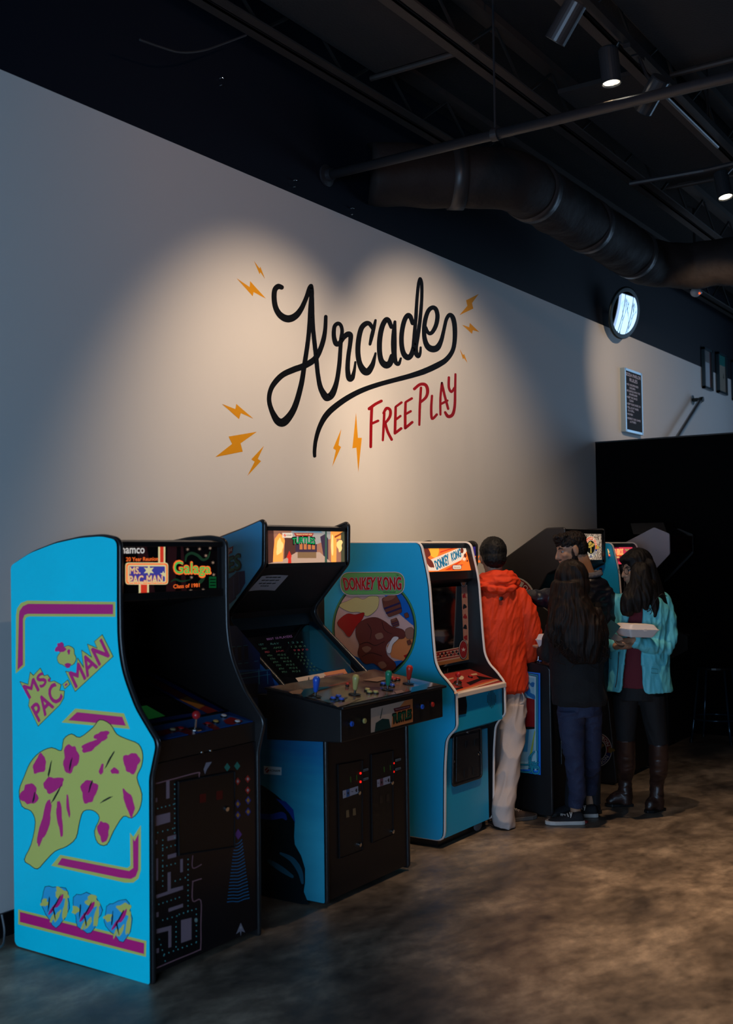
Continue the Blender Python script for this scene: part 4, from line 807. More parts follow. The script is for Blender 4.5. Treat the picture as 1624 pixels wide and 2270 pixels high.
# marquee, lit
mq = sheet(r, 'marquee', mqp, glow('art_orange', (0.90, 0.43, 0.15), .9)); Zk = lambda p: zz(p, (920, 1190), 6.487)
mn_ = Vector((0, -.968, .252)); MK = ('n', Vector((5.8, 3.345, 1.690)), tuple(mn_))
def ma(m, polys, off): return decal(mq, 'p', m, [Zk(p) for p in polys], MK, off)
ma(glow('art_cream', (0.86, 0.78, 0.70), .85), [[(215,330),(650,150),(722,150),(738,205),(660,335),(330,488),(172,488),(160,420)]], .0006)
ma(glow('art_red', (0.78, 0.22, 0.10), .85), [[(360,210),(560,152),(600,152),(350,235)], [(420,480),(640,350),(660,352),(500,478)], [(500,478),(660,395),(690,400),(560,478)]], .0009)
ma(glow('art_yellow', (0.95, 0.66, 0.20), .9), [sm_([(215,165),(330,155),(330,250),(290,300),(230,280),(200,230)])], .0010)
ma(glow('art_brown', (0.42, 0.16, 0.10), .8), [sm_([(100,180),(180,170),(220,260),(180,300),(240,350),(270,440),(200,430),(150,340),(110,250)]), blob_px((668,200), 24, 38, 14), blob_px((715,270), 20, 30, 12), blob_px((745,345), 12, 16, 10)], .0012)
ma(glow('art_cream', (0.86, 0.78, 0.70), .85), [star((700,320), 36, 16, 6), sm_([(200,460),(250,440),(260,480),(190,484)])], .0014)
for s_, q in (('DONKEY', [(268,355),(465,248),(485,392),(305,472)]), ('KONG', [(505,238),(640,172),(655,285),(525,352)])):
    text_px(mq, 't', glow('art_cream2', (0.86, 0.80, 0.74), .85), s_, Zk(q), MK, .0016, bold=.09); text_px(mq, 't', glow('art_ink', (0.10, 0.14, 0.26), .7), s_, Zk(q), MK, .0020, bold=.06)
    text_px(mq, 't', glow('art_blue', (0.12, 0.48, 0.62), .8), s_, Zk(q), MK, .0024, bold=.018)
ma(glow('art_ink', (0.10, 0.14, 0.26), .7), [[tuple(p) for p in fillet([(528,406),(660,404),(662,468),(532,472)], 20)]], .0020)
ma(glow('art_cream', (0.86, 0.78, 0.70), .85), [[tuple(p) for p in fillet([(534,412),(654,410),(656,463),(538,466)], 18)]], .0024)
text_px(mq, 't', glow('grey_ink', (0.35, 0.30, 0.28), .7), 'Nintendo', Zk([(546,424),(645,422),(645,452),(548,455)]), MK, .0028)
# bezel print
BK = ('y', 3.336); CRb = ink('bezel_cream', (0.74, 0.62, 0.55)); RDb = ink('bezel_red', (0.56, 0.10, 0.10)); TNb = ink('bezel_tan', (0.62, 0.42, 0.24))
def ba(m, polys, off): return decal(bz, 'p', m, [Zk(p) for p in polys], BK, off)
ba(CRb, [[(120,590),(640,560),(670,600),(640,645),(620,632),(120,662)]], .0006); ba(RDb, [[(120,635),(620,608),(640,632),(630,640),(615,622),(120,650)]], .0009); ba(TNb, [[(120,600),(640,570),(645,585),(120,616)]], .0009)
ba(CRb, [[(662,700),(745,690),(765,1500),(755,1540),(672,1540),(690,1480)]], .0006)
for k in range(4): ba(RDb, [[(672+19*k,700),(678+19*k,700),(700+17*k,1500),(694+17*k,1500)]], .0009)
ba(TNb, [[(225,1690),(640,1600),(760,1480),(790,1760),(300,1860),(235,1800)]], .0004); ba(CRb, [[(225,1665),(630,1585),(640,1745),(240,1820)]], .0006)
for k in range(4): ba(RDb, [[(225,1680+36*k),(632,1600+36*k),(634,1614+36*k),(228,1696+36*k)]], .0009)
for k in range(12): ba(INK if k % 3 else RDb, [blob_px((330+26*k, 1690+((k*37) % 70)-k*6), 14, 20, 8, .2, 0, k)], .0012)
for k in range(5): ba(INK if k % 2 else RDb, [blob_px((705+4*k, 850+150*k), 26, 34, 9, .25, 0, k+20)], .0012)
for c, rx, ry, m_ in (((690,640), 44, 84, Or), ((688,1622), 68, 142, RDb)):
    ba(INK, [blob_px(c, rx, ry, 28)], .0015); ba(Wh, [blob_px(c, rx-7, ry-10, 28)], .0018); ba(INK, [blob_px(c, rx-12, ry-17, 28)], .0021); ba(m_, [blob_px(c, rx-17, ry-24, 28)], .0024); ba(Wh, [star(c, rx*.5, rx*.2, 5)], .0027)
sg = decal(r, 'scrawl', ink('pale_scrawl', (0.25, 0.24, 0.25)), [q for st in ([(360,1960,4),(380,1920,4),(400,1990,4),(420,1930,4),(440,1990,4)],[(455,1960,4),(470,1890,6),(465,1990,3)]) for q in [Zk(p) for p in stroke_px(st, 4)]], ('y', 3.342), 0)
ln_ = Vector((0, -.281, .9597)); CK = ('n', Vector((5.8, 3.098, .8765)), tuple(ln_))
Zf = lambda p: zz(p, (900, 1150), 4.511)
decal(cp, 'p', ink('panel_black', (0.05, 0.03, 0.03)), [Zf(blob_px((515,1640), 42, 24, 16)), Zf([(600,1640),(720,1600),(760,1610),(640,1665)]), Zf([(470,1700),(560,1680),(575,1700),(500,1730)]), Zf([(700,1570),(830,1590),(880,1600),(740,1612)])], CK, .001)
decal(cp, 'p', ink('panel_cream', (0.80, 0.64, 0.52)), [Zf(p) for p in ([(478,1740),(945,1600),(950,1612),(482,1755)], [(420,1600),(470,1588),(475,1600),(425,1615)], [(645,1555),(700,1545),(715,1560),(650,1572)])], CK, .0014)
decal(cp, 'p', ink('panel_orange', (0.80, 0.36, 0.20)), [Zf([(478,1722),(935,1590),(945,1602),(480,1742)])], CK, .0012)
decal(cp, 'p', ink('panel_pale', (0.82, 0.72, 0.62)), [Zf(blob_px((550,1592), 26, 20, 14))], CK, .0016)
def cpt(x, y): q = Zf([(x, y)])[0]; return onplane(q[0], q[1], CK[1], Vector(CK[2]))
joystick(r, cpt(508, 1660), (0, -.15, 1), m_rd, hgt=.058, shaft=m_chrome, br=.0165); button(r, cpt(640, 1585), ln_, .012, m_rd, h=.012)
# front fittings
FK = ('y', 3.112); Zg = lambda p: zz(p, (900, 1500), 4.511)
part('start_plate', r, MB().hull([prj(FK, 0)(*p) for p in Zg([(510,215),(525,198),(590,192),(602,290),(595,370),(505,388)])], (0, -.004, 0)), m_blk)
sg2 = MB()
for k in range(7):
    x = 810+13.5*k; hh = (40, 62, 85, 95, 85, 62, 40)[k]
    sg2.hull([prj(FK, -.001)(*p) for p in Zg([(x, 222-hh), (x+4, 221-hh), (x+4, 221+hh), (x, 222+hh)])], (0, -.002, 0))
part('speaker_slots', r, sg2, m_blk)
FD = ('y', 3.19); cq = [tuple(p) for p in fillet([(462,575),(735,508),(742,1005),(452,1098)], 34, 6)]
cdr = part('coin_door', r, MB().hull([prj(FD, 0)(*p) for p in Zg(cq)], (0, -.007, 0)), m_blk)
part('coin_door_frame', cdr, MB().tube([prj(FD, .007)(*p) for p in Zg(cq)], .006, 8, closed=True), m_mold, smooth=True)
part('inner_door', cdr, MB().hull([prj(FD, .007)(*p) for p in Zg([(490,600),(705,548),(712,985),(485,1050)])], (0, -.004, 0)), m_lam, bevel=.002)
for x, y in ((575,640),(665,620)): part('coin_slot', cdr, MB().hull([prj(FD, .011)(*p) for p in Zg([(x,y),(x+35,y-9),(x+35,y+60),(x,y+70)])], (0, -.003, 0)), m_mold)
for x, y in ((560,930),(650,905)): part('coin_return', cdr, MB().hull([prj(FD, .011)(*p) for p in Zg([(x,y),(x+40,y-10),(x+40,y+65),(x,y+76)])], (0, -.003, 0)), m_mold)
part('lock', cdr, MB().lathe(prj(FD, .007)(*Zg([(705,765)])[0]), (0, -1, 0), [(.011, 0), (.011, .008), (.008, .010)], 14), m_chrome)
for x, y in ((605,556),(466,848),(600,1048),(735,760)): part('bolt_head', cdr, MB().lathe(prj(FD, .007)(*Zg([(x, y)])[0]), (0, -1, 0), [(.006, 0), (.006, .003), (.004, .004)], 10), m_chrome)
part('floor_vent', r, MB().ball((5.95, 3.215, .035), (.05, .012, .03)), mat('pale_dust', (0.10, 0.11, 0.13), .8))

r, sd, bz, cp, a, b, mqp = white_edge_cab(8.42, .545, 'cyan-blue white-edged arcade machine with a lit pink marquee, behind the aqua jacket', lift=.055)
mq = sheet(r, 'marquee', mqp, glow('pink', (0.80, 0.22, 0.30), .95)); Zp = lambda p: zz(p, (1330, 1185), 18.044)
MK = ('n', Vector((8.7, 3.345, 1.690)), tuple(mn_))
decal(mq, 'p', glow('wine', (0.48, 0.08, 0.18), .9), [Zp(p) for p in ([(440,420),(760,415),(740,560),(500,560)], [(300,850),(1180,840),(1180,930),(760,1080),(560,1090),(500,930)])], MK, .0006)
decal(mq, 'p', glow('ember', (0.90, 0.30, 0.12), .95), [Zp([(330,780),(950,780),(960,850),(330,865)])], MK, .0009)
text_px(mq, 't', glow('gold', (0.95, 0.72, 0.42), .95), 'MARIO BROS.', Zp([(285,580),(930,570),(915,815),(330,830)]), MK, .0014, bold=.05)
decal(mq, 'p', glow('gold', (0.95, 0.72, 0.42), .95), [Zp([tuple(p) for p in fillet([(570,880),(760,875),(760,940),(572,948)], 20)])], MK, .0012)
text_px(mq, 't', glow('wine', (0.48, 0.08, 0.18), .9), 'Nintendo', Zp([(590,895),(740,890),(740,922),(590,928)]), MK, .0018)
decal(mq, 'p', glow('leaf', (0.45, 0.72, 0.35), .9), [Zp(p) for p in ([(990,570),(1060,600),(1090,640),(1040,650),(1000,620)], [(1100,570),(1140,580),(1130,610),(1095,625)])], MK, .0012)
decal(bz, 'p', ink('pale_scrawl2', (0.40, 0.40, 0.42)), [Zp(q) for st in ([(410,1600,10),(450,1480,10),(520,1340,10),(560,1400,10),(540,1560,12),(480,1640,16),(470,1740,10)], [(590,1500,9),(620,1330,9),(680,1340,9),(640,1500,9),(690,1620,9),(740,1480,9),(720,1350,9),(820,1450,9)], [(330,1705,8),(600,1680,8),(850,1670,8)]) for q in stroke_px(st, 5)], ('y', 3.336), .0012)
decal(sd, 'p', ink('side_red', (0.55, 0.05, 0.10)), [Zp([(-40,1345),(70,1335),(80,1510),(-40,1500)])], ('x', 8.42-.0098), .001)

# ------------------------------------------------------------------ 4: black cabinet with the blue framed art, behind the man in orange
B0, B1 = 6.47, 7.09
r = root('arcade_cabinet', ((B0+B1)/2, 3.5, 0), 'black arcade machine with blue framed picture low on its side, beside the orange jacket', 'arcade machine', 'arcade machines along the mural wall')
pf = fillet([(4.09,.02),(4.09,1.70),(3.83,1.735),(3.80,1.72),(3.80,1.57),(3.86,1.50),(3.70,1.12),(3.30,1.02),(3.166,.965),(2.99,.935),(2.976,.92),(2.976,.02)], .018)
sides(r, pf, B0, B1, m_blk, m_mold)
a, b = B0+.02, B1-.02
part('cabinet_body', r, MB().prism([(4.08,.03),(4.08,1.69),(3.84,1.72),(3.815,1.71),(3.815,1.57),(3.88,1.50),(3.72,1.13),(3.30,1.0),(3.17,.955),(3.0,.915),(2.995,.03)], a, b), m_lam)
mq = sheet(r, 'marquee', MB().box((a, 3.803, 1.575), (b, 3.813, 1.70)), glow('night_violet', (0.16, 0.12, 0.42), .9))
decal(mq, 'p', glow('flame', (0.95, 0.42, 0.14), .9), [[(1042,1243),(1064,1242),(1064,1247),(1042,1248)]], ('y', 3.803), .001)
text_px(mq, 't', glow('flame', (0.95, 0.42, 0.14), .9), 'XY', [(1046,1233),(1062,1232),(1062,1242),(1046,1243)], ('y', 3.803), .0015, bold=.05)
sp_ = sheet(r, 'framed_side_art', MB().poly([onx(*p, B0-.011) for p in ((1080,1480),(1197,1492),(1198,1718),(1080,1702))]), ink('frame_blue', (0.10, 0.50, 0.92)))
SP = ('x', B0-.011); Zh = lambda p: zz(p, (1060, 1660), 5.4133); Zi = lambda p: zz(p, (1100, 1420), 8.12)
def sa(m, polys, off): return decal(sp_, 'p', m, polys, SP, off)
Tl = ink('frame_teal', (0.16, 0.60, 0.70)); Dn = ink('frame_navy', (0.04, 0.14, 0.36)); Cr = ink('frame_pale', (0.62, 0.80, 0.86))
sa(Dn, [Zi([(0,470),(755,610),(755,2330),(0,2250)])], .0004); sa(Tl, [Zi([(0,480),(745,620),(745,2315),(0,2240)])], .0008); sa(Dn, [Zi([(0,505),(720,640),(720,2160),(0,2050)])], .0010); sa(Cr, [Zi([(0,515),(712,650),(712,2140),(560,2300),(0,2230)])], .0012)
sa(ink('scene_pale', (0.50, 0.70, 0.80)), [Zi([(0,560),(685,680),(685,2050),(640,2090),(560,2180),(0,2140)])], .0016)
sa(ink('scene_red', (0.50, 0.05, 0.07)), [Zi([(0,900),(300,1000),(480,1010),(690,1060),(690,1560),(0,1540)])], .0020); sa(ink('scene_blue', (0.08, 0.40, 0.66)), [Zi(sm_([(300,880),(480,830),(560,810),(610,880),(620,950),(690,980),(690,1060),(600,1000),(480,860)])), Zi([(470,860),(690,980),(690,1065),(560,990)])], .0022)
for c in ((545,660),(555,760),(648,790)): sa(ink('scene_blue', (0.08, 0.40, 0.66)), [Zi(blob_px(c, 42, 44, 14, .12, 0, c[0]))], .0024)
sa(INK, [Zi([(0,1530),(690,1555),(690,1590),(540,1600),(470,1900),(0,1900)])], .0024); sa(ink('scene_lime', (0.62, 0.70, 0.30)), [Zi([(690,1600),(700,1650),(640,2060),(600,2060)])], .0028)
sa(ink('scene_sky', (0.20, 0.52, 0.74)), [Zi([(430,1580),(590,1600),(560,2000),(440,1990)])], .0028)
# knot corner
for q in ([(450,205),(600,205),(600,160),(655,115)], ): pass
kn = [[(452,182),(610,186),(612,100),(700,30),(702,180)], [(452,262),(625,275),(627,150),(640,80)], [(610,160),(720,165)], [(655,200),(655,285),(720,290),(720,215),(612,205)]]
for st in kn: sa(Dn, [Zh(p) for p in stroke_px([(x, y, 22) for x, y in st], 5)], .0030); sa(Tl, [Zh(p) for p in stroke_px([(x, y, 15) for x, y in st], 5)], .0034)
sa(Cr, [Zh([(455,222),(600,230),(600,246),(455,240)]), Zh([(683,20),(698,20),(698,160),(683,160)]), Zh([(678,238),(698,238),(698,262),(678,262)])], .0038)
cpb = sheet(r, 'control_panel', MB().hull([(a, 2.985, .935), (b, 2.985, .935), (b, 3.166, .968), (a, 3.166, .968)], (0, 0, .004)), mat('panel_dark_art', (0.10, 0.03, 0.025), .25, noise_amt=.9, noise_scale=18))
for x, y, c in ((6.56, 3.08, 'b'), (6.64, 3.05, 'r'), (6.80, 3.09, 'b'), (6.86, 3.06, 'r')): button(r, (x, y, .957), (0, -.18, 1), .012, mj[c])
joystick(r, (6.60, 3.11, .962), (0, -.1, 1), m_wb, hgt=.06, shaft=m_chrome); joystick(r, (6.93, 3.09, .96), (0, -.1, 1), m_rd, hgt=.06, shaft=m_chrome)
part('coin_door', r, MB().box((6.66, 2.986, .30), (6.92, 2.996, .70)), m_blk, bevel=.003)
for q in ((1211,1811),): part('foot_glide', r, MB().lathe((B0+.02, 3.0, 0), (0, 0, 1), [(.018, 0), (.018, .02)], 12), m_chrome)

# ------------------------------------------------------------------ 6: big black cabinet with the round emblem
C0, C1 = 7.60, 8.37
r = root('arcade_cabinet', ((C0+C1)/2, 3.6, 0), 'large black slant-backed arcade machine with speckled marquee and round emblems', 'arcade machine', 'arcade machines along the mural wall')
pf = [(4.09,.02),(4.09,1.44),(3.815,1.62),(3.497,1.824),(3.354,1.826),(3.354,1.565),(3.50,1.50),(3.62,1.30),(3.20,1.02),(2.985,.96),(2.985,.80),(3.06,.74),(3.00,.02)]
pf = fillet(pf, .015)
sides(r, pf, C0, C1, m_lam, m_mold)
a, b = C0+.02, C1-.02
part('cabinet_body', r, MB().prism([(4.08,.03),(4.08,1.43),(3.81,1.61),(3.495,1.812),(3.37,1.812),(3.37,1.56),(3.51,1.49),(3.63,1.29),(3.21,1.0),(3.0,.945),(3.0,.80),(3.07,.735),(3.015,.03)], a, b), m_lam)
m_speck = bpy.data.materials.new('speckled_marquee'); m_speck.use_nodes = True; nt = m_speck.node_tree; b_ = nt.nodes['Principled BSDF']
tc = nt.nodes.new('ShaderNodeTexCoord'); nz = nt.nodes.new('ShaderNodeTexNoise'); nz.inputs['Scale'].default_value = 85; nz.inputs['Detail'].default_value = 3
rp = nt.nodes.new('ShaderNodeValToRGB'); rp.color_ramp.elements[0].position = .42; rp.color_ramp.elements[0].color = (.10, .07, .05, 1); rp.color_ramp.elements[1].position = .56; rp.color_ramp.elements[1].color = (.52, .40, .30, 1)
nt.links.new(tc.outputs['Object'], nz.inputs['Vector']); nt.links.new(nz.outputs['Fac'], rp.inputs[0]); nt.links.new(rp.outputs[0], b_.inputs['Base Color']); nt.links.new(rp.outputs[0], b_.inputs['Emission Color']); b_.inputs['Emission Strength'].default_value = .8
mq = sheet(r, 'marquee', MB().box((a+.02, 3.358, 1.585), (b-.03, 3.369, 1.795)), m_speck)
part('marquee_frame', r, MB().box((a, 3.350, 1.79), (b, 3.371, 1.822)).box((a, 3.350, 1.56), (b, 3.371, 1.59)).box((b-.035, 3.350, 1.57), (b, 3.371, 1.82)).box((a, 3.350, 1.57), (a+.022, 3.371, 1.82)), m_blk)
def ring_text(par, s_, c, rad, a0, a1, m, P, off, size, inward=False, asp=1.0):
    f = prj(P, off); n = len(s_)
    for i, ch in enumerate(s_):
        if ch == ' ': continue
        t = a0 + (a1-a0)*(i+.5)/n; dt = (a1-a0)/n*.40
        pp = lambda rr, tt: f(c[0]+asp*rr*math.cos(tt), c[1]+rr*math.sin(tt))
        if not inward: q = [pp(rad+size/2, t-dt), pp(rad+size/2, t+dt), pp(rad-size/2, t+dt), pp(rad-size/2, t-dt)]
        else: q = [pp(rad-size/2, t-dt), pp(rad-size/2, t+dt), pp(rad+size/2, t+dt), pp(rad+size/2, t-dt)]
        mb = text_add(MB(), ch, q, .03); SHEETS[par].append((mb, m))
def emblem(par, c, R, P, off, cols, asp=1.0, flip=False, n0=0):
    red, navy, pale, gold, inkc = cols
    cir = lambda rr, k0=0, k1=32: [(c[0]+asp*rr*math.cos(2*math.pi*k/32), c[1]+rr*math.sin(2*math.pi*k/32)) for k in range(k0, k1)]
    decal(par, 'p', pale, [cir(R)], P, off); decal(par, 'p', red, [cir(R*.95)], P, off+.0005)
    decal(par, 'p', navy, [[(c[0]+asp*R*.95*math.cos(t), c[1]+R*.95*math.sin(t)) for t in [math.pi*(.06+.88*k/14) for k in range(15)]]], P, off+.0008)
    decal(par, 'p', pale, [cir(R*.66)], P, off+.0012); decal(par, 'p', inkc, [cir(R*.61)], P, off+.0016)
    decal(par, 'p', gold, [blob_px((c[0], c[1]-R*.22), asp*R*.42, R*.26, 18, .22, 0, 3), [(c[0]-asp*R*.07, c[1]-R*.1), (c[0]+asp*R*.07, c[1]-R*.1), (c[0]+asp*R*.07, c[1]+R*.42), (c[0]+asp*R*.16, c[1]+R*.50), (c[0]-asp*R*.16, c[1]+R*.50), (c[0]-asp*R*.07, c[1]+R*.42)]], P, off+.0020)
    decal(par, 'p', inkc, [blob_px((c[0]+asp*R*.1*k, c[1]-R*.22-R*.05*k), asp*R*.03, R*.12, 8, 0, .5) for k in (-2, -.6, .8, 2)], P, off+.0024)
    ring_text(par, 'CHAMPION', c, R*.80, math.pi*1.08, math.pi*1.92, pale, P, off+.0022, R*.20, False, asp)
    ring_text(par, 'EDITION', c, R*.80, math.pi*.86, math.pi*.14, pale, P, off+.0022, R*.20, True, asp)
    decal(par, 'p', gold, [blob_px((c[0]+asp*R*.93, c[1]+R*.02), asp*R*.22, R*.16, 12, .25, 0, 8)], P, off+.0026)
emblem(mq, (1308.5, 1213), 24.5, ('y', 3.358), .001, (glow('emb_red', (0.78, 0.22, 0.12), .8), glow('emb_navy', (0.13, 0.14, 0.38), .8), glow('emb_pale', (0.82, 0.78, 0.66), .8), glow('emb_gold', (0.72, 0.60, 0.26), .8), glow('emb_ink', (0.05, 0.06, 0.05), .5)), asp=.62)
ecols = (ink('emb_red', (0.40, 0.06, 0.09)), ink('emb_navy', (0.10, 0.12, 0.30)), ink('emb_pale', (0.62, 0.60, 0.58)), ink('emb_gold', (0.40, 0.32, 0.14)), ink('emb_ink', (0.03, 0.03, 0.03)))
em = sheet(r, 'side_emblem', MB().poly([onx(1135+52*math.cos(t/5), 1332+54*math.sin(t/5), C0-.0115) for t in range(31)]), ecols[2]); emblem(em, (1135, 1332), 54, ('x', C0-.0115), .0006, ecols, asp=.93)
em = sheet(r, 'lower_emblem', MB().poly([onx(1322+34*math.cos(t/5), 1662+38*math.sin(t/5), C0-.0115) for t in range(31)]), ecols[2]); emblem(em, (1322, 1662), 38, ('x', C0-.0115), .0006, ecols, asp=.90)
part('control_panel', r, MB().hull([(a, 2.99, .955), (b, 2.99, .955), (b, 3.21, 1.018), (a, 3.21, 1.018)], (0, 0, .005)), m_blk)
for k in range(6): button(r, (C0+.36+.035*(k % 3), 3.06+.04*(k//3), .982+.012*(k//3)), (0, -.28, 1), .013, m_rd if k < 3 else m_wb)
joystick(r, (C0+.20, 3.09, .99), (0, -.2, 1), m_rd, hgt=.06)

# ------------------------------------------------------------------ 7: cabinet with the pale six-sided head panel at the end of the row
F0, F1 = 9.30, 9.95
r = root('arcade_cabinet', ((F0+F1)/2, 3.5, 0), 'black arcade machine with a pale grey six-sided head panel, last in the row', 'arcade machine', 'arcade machines along the mural wall')
hp = fillet([(3.60,1.40),(3.55,1.72),(3.28,1.853),(3.148,1.796),(3.148,1.625),(3.30,1.47)], .012)
hp = fillet([(3.95,1.30),(3.95,1.53),(3.28,1.853),(3.148,1.796),(3.148,1.625),(3.40,1.37)], .012)
for xa, xb in ((F0, F0+.019), (F1-.019, F1)): part('head_panel', r, MB().prism(hp, xa, xb), mat('pale_grey_laminate', (0.42, 0.38, 0.42), .5) if xa == F0 else m_lam)
part('cabinet_body', r, MB().prism([(4.05,.02),(4.05,1.48),(3.29,1.835),(3.17,1.78),(3.165,1.63),(3.42,1.38),(3.30,1.05),(3.22,1.0),(3.02,.94),(3.02,.82),(3.20,.72),(3.20,.02)], F0+.02, F1-.02), m_lam)
mq = part('marquee', r, MB().box((F0+.03, 3.15, 1.64), (F1-.03, 3.164, 1.78)), mat('faded_marquee', (0.05, 0.02, 0.018), .3, noise_amt=.85, noise_scale=22))
part('control_panel', r, MB().hull([(F0+.02, 3.0, .94), (F1-.02, 3.0, .94), (F1-.02, 3.24, 1.0), (F0+.02, 3.24, 1.0)], (0, 0, .006)), mat('scuffed_panel', (0.05, 0.045, 0.045), .3, noise_amt=.7, noise_scale=15))
part('corner_roof', r, MB().hull([(F0+.1, 3.2, 1.80), (F0+.3, 3.3, 1.90), (F0+.55, 3.3, 1.86), (F0+.6, 3.2, 1.80)], (0, .3, 0)), m_lam)

# black stool at the right edge
st0 = onz(1612, 1652, 0)
r = root('stool', (st0.x+.12, st0.y+.10, 0), 'black metal stool with splayed tube legs, at the right edge beyond the woman', 'stool')
m_leg = mat('glossy_black_metal', (0.02, 0.05, 0.08), .12, .6)
tl = {}
top = onx(1603, 1497, st0.x+.03)
ctr = Vector((st0.x+.17, st0.y+.14, 0)); zt_ = .62
part('seat', r, MB().lathe((ctr.x, ctr.y, zt_), (0, 0, 1), [(.15, 0), (.17, .006), (.17, .022), (.15, .03)], 28), m_blk, smooth=False)
for k, (dx, dy) in enumerate(((-1,-1),(1,-1),(1,1),(-1,1))):
    L = part('leg', r, MB().tube([(ctr.x+dx*.11, ctr.y+dy*.11, zt_), (ctr.x+dx*.155, ctr.y+dy*.155, .12), (ctr.x+dx*.17, ctr.y+dy*.17, .01)], .011, 10), m_leg, smooth=True)
    part('rubber_foot', L, MB().lathe((ctr.x+dx*.17, ctr.y+dy*.17, 0), (0, 0, 1), [(.015, 0), (.014, .03)], 10), m_blk)
part('foot_ring', r, MB().tube([(ctr.x+.155*math.cos(t*math.pi/12)*1.36, ctr.y+.155*math.sin(t*math.pi/12)*1.36, .20) for t in range(24)], .008, 8, closed=True), m_leg, smooth=True)
# ================================================================== on the walls
m_ink = mat('mural_black_paint', (0.003, 0.003, 0.004), 0.55, bump=.3, bump_scale=500, spec=.12); m_red = mat('mural_red_paint', (0.33, 0.0008, 0.003), 0.6, spec=.2); m_org = mat('mural_orange_paint', (0.80, 0.34, 0.008), 0.6, spec=.2)
WP = ('y', WALL); ZA = lambda p: zz(p, (440, 550), 2.4606)
r = root('wall_mural', (6.0, WALL, 2.0), 'big painted black script word with red letters and orange lightning bolts on the wall', 'mural')
S_ = [
 [(452,214,26),(432,210,30),(414,232,28),(412,285,28),(424,335,30),(452,372,36),(490,386,40),(528,370,36),(560,330,28),(586,272,24),(604,222,26),(612,208,26)],
 [(612,208,26),(616,250,26),(610,330,26),(604,420,24),(594,520,24),(576,640,26),(560,740,28),(530,850,32),(500,910,38),(462,950,46),(430,942,40),(400,890,28),(384,830,24),(392,775,26),(418,730,30),(460,690,32),(520,662,34),(580,640,34),(632,606,32),(660,560,28),(680,500,26),(690,440,22),(693,374,20)],
 [(614,220,26),(618,300,24),(622,420,24),(632,520,24),(642,610,24),(650,690,24),(664,760,28),(690,808,38),(706,814,40),(730,792,36),(752,730,26),(766,640,24),(772,560,22),(776,500,22),(782,452,20),(774,420,20),(757,412,22),(740,430,22),(737,480,24),(748,520,28),(766,520,26),(790,488,26),(812,470,30),(828,476,28),(826,520,24),(816,590,24),(812,660,26),(820,710,30),(836,708,28),(848,670,18),(854,622,12)],
 [(964,394,14),(956,430,20),(944,480,22),(934,524,16)],
 [(950,440,20),(930,412,24),(908,414,28),(886,440,28),(872,500,28),(868,570,28),(878,630,30),(900,668,38),(922,674,38),(946,640,28),(958,600,18),(964,574,12)],
 [(1050,430,22),(1036,396,26),(1020,392,28),(1000,430,28),(988,490,28),(986,560,28),(996,614,30),(1020,638,38),(1042,628,34),(1054,590,28)],
 [(1070,402,16),(1066,450,26),(1064,520,32),(1066,580,28),(1074,622,24),(1090,632,20),(1102,602,12)],
 [(1166,410,22),(1154,374,26),(1138,368,26),(1120,400,26),(1108,460,26),(1106,520,26),(1116,572,28),(1138,596,32),(1158,584,28),(1172,540,24),(1178,500,22)],
 [(1170,545,20),(1176,470,20),(1184,380,20),(1190,280,18),(1198,200,18),(1207,166,16),(1216,196,18),(1216,280,18),(1208,380,20),(1196,470,22),(1184,540,24),(1186,575,26),(1198,590,22),(1208,570,16),(1210,542,12)],
 [(1238,432,16),(1252,462,20),(1272,460,22),(1294,420,24),(1302,370,24),(1292,332,24),(1270,326,24),(1248,350,24),(1232,410,24),(1230,480,24),(1244,530,30),(1270,550,36),(1300,544,34),(1322,505,24),(1336,450,20),(1350,390,20),(1368,364,22),(1386,380,26),(1396,430,26),(1396,500,24),(1384,560,24),(1350,608,28),(1300,640,32),(1230,672,32),(1150,698,28),(1060,722,26),(980,744,26),(900,772,28),(830,806,30),(760,852,32),(700,906,32),(662,970,26),(640,1040,22),(632,1100,20),(632,1134,18)],
]
mb = MB(); f = prj(WP, .0008); FW = [prj(WP, .0006+k*2.5e-5) for k in range(9)]
for j, st in enumerate(S_):
    for i, pl in enumerate(stroke_px(st, 7)): mb.poly([FW[(i+3*j) % 9](*p) for p in ZA(pl)])
part('script_lettering', r, mb, m_ink)
R_L = [[[(930,876,18),(962,852,16),(996,834,16)],[(944,868,16),(940,960,16),(938,1084,15)],[(942,958,14),(978,942,14)]],
 [[(1012,900,14),(1008,980,14),(1004,1048,12)],[(1008,900,14),(1024,874,16),(1044,884,16),(1042,920,16),(1014,958,14)],[(1016,950,14),(1030,1000,15),(1052,1044,15)]],
 [[(1074,868,14),(1072,940,15),(1070,1006,15)],[(1076,864,13),(1106,842,13)],[(1074,936,13),(1100,916,13)],[(1070,1010,15),(1104,984,15)]],
 [[(1128,842,14),(1126,910,15),(1126,978,15)],[(1132,838,13),(1162,820,13)],[(1128,906,13),(1156,890,13)],[(1126,982,15),(1164,950,15)]],
 [[(1212,762,14),(1206,860,14),(1203,964,12)],[(1176,768,16),(1206,744,16),(1236,746,18),(1248,775,18),(1240,812,16),(1208,842,14)]],
 [[(1272,806,13),(1268,870,14),(1272,930,14),(1298,908,14)]],
 [[(1326,736,13),(1318,820,13),(1318,908,12)],[(1326,736,13),(1340,800,14),(1360,876,14)],[(1322,850,13),(1356,832,13)]],
 [[(1364,706,14),(1364,760,14),(1378,784,14),(1394,762,13)],[(1400,688,12),(1398,780,14),(1396,860,15),(1384,908,18),(1360,918,18),(1344,896,14)]]]
for L_ in R_L:
    mb = MB()
    for st in L_:
        for i, pl in enumerate(stroke_px(st, 5)): mb.poly([FW[i % 9](*p) for p in ZA(pl)])
    part('red_letter', r, mb, m_red)
ZB = lambda p: zz(p, (430, 550), 4.921)
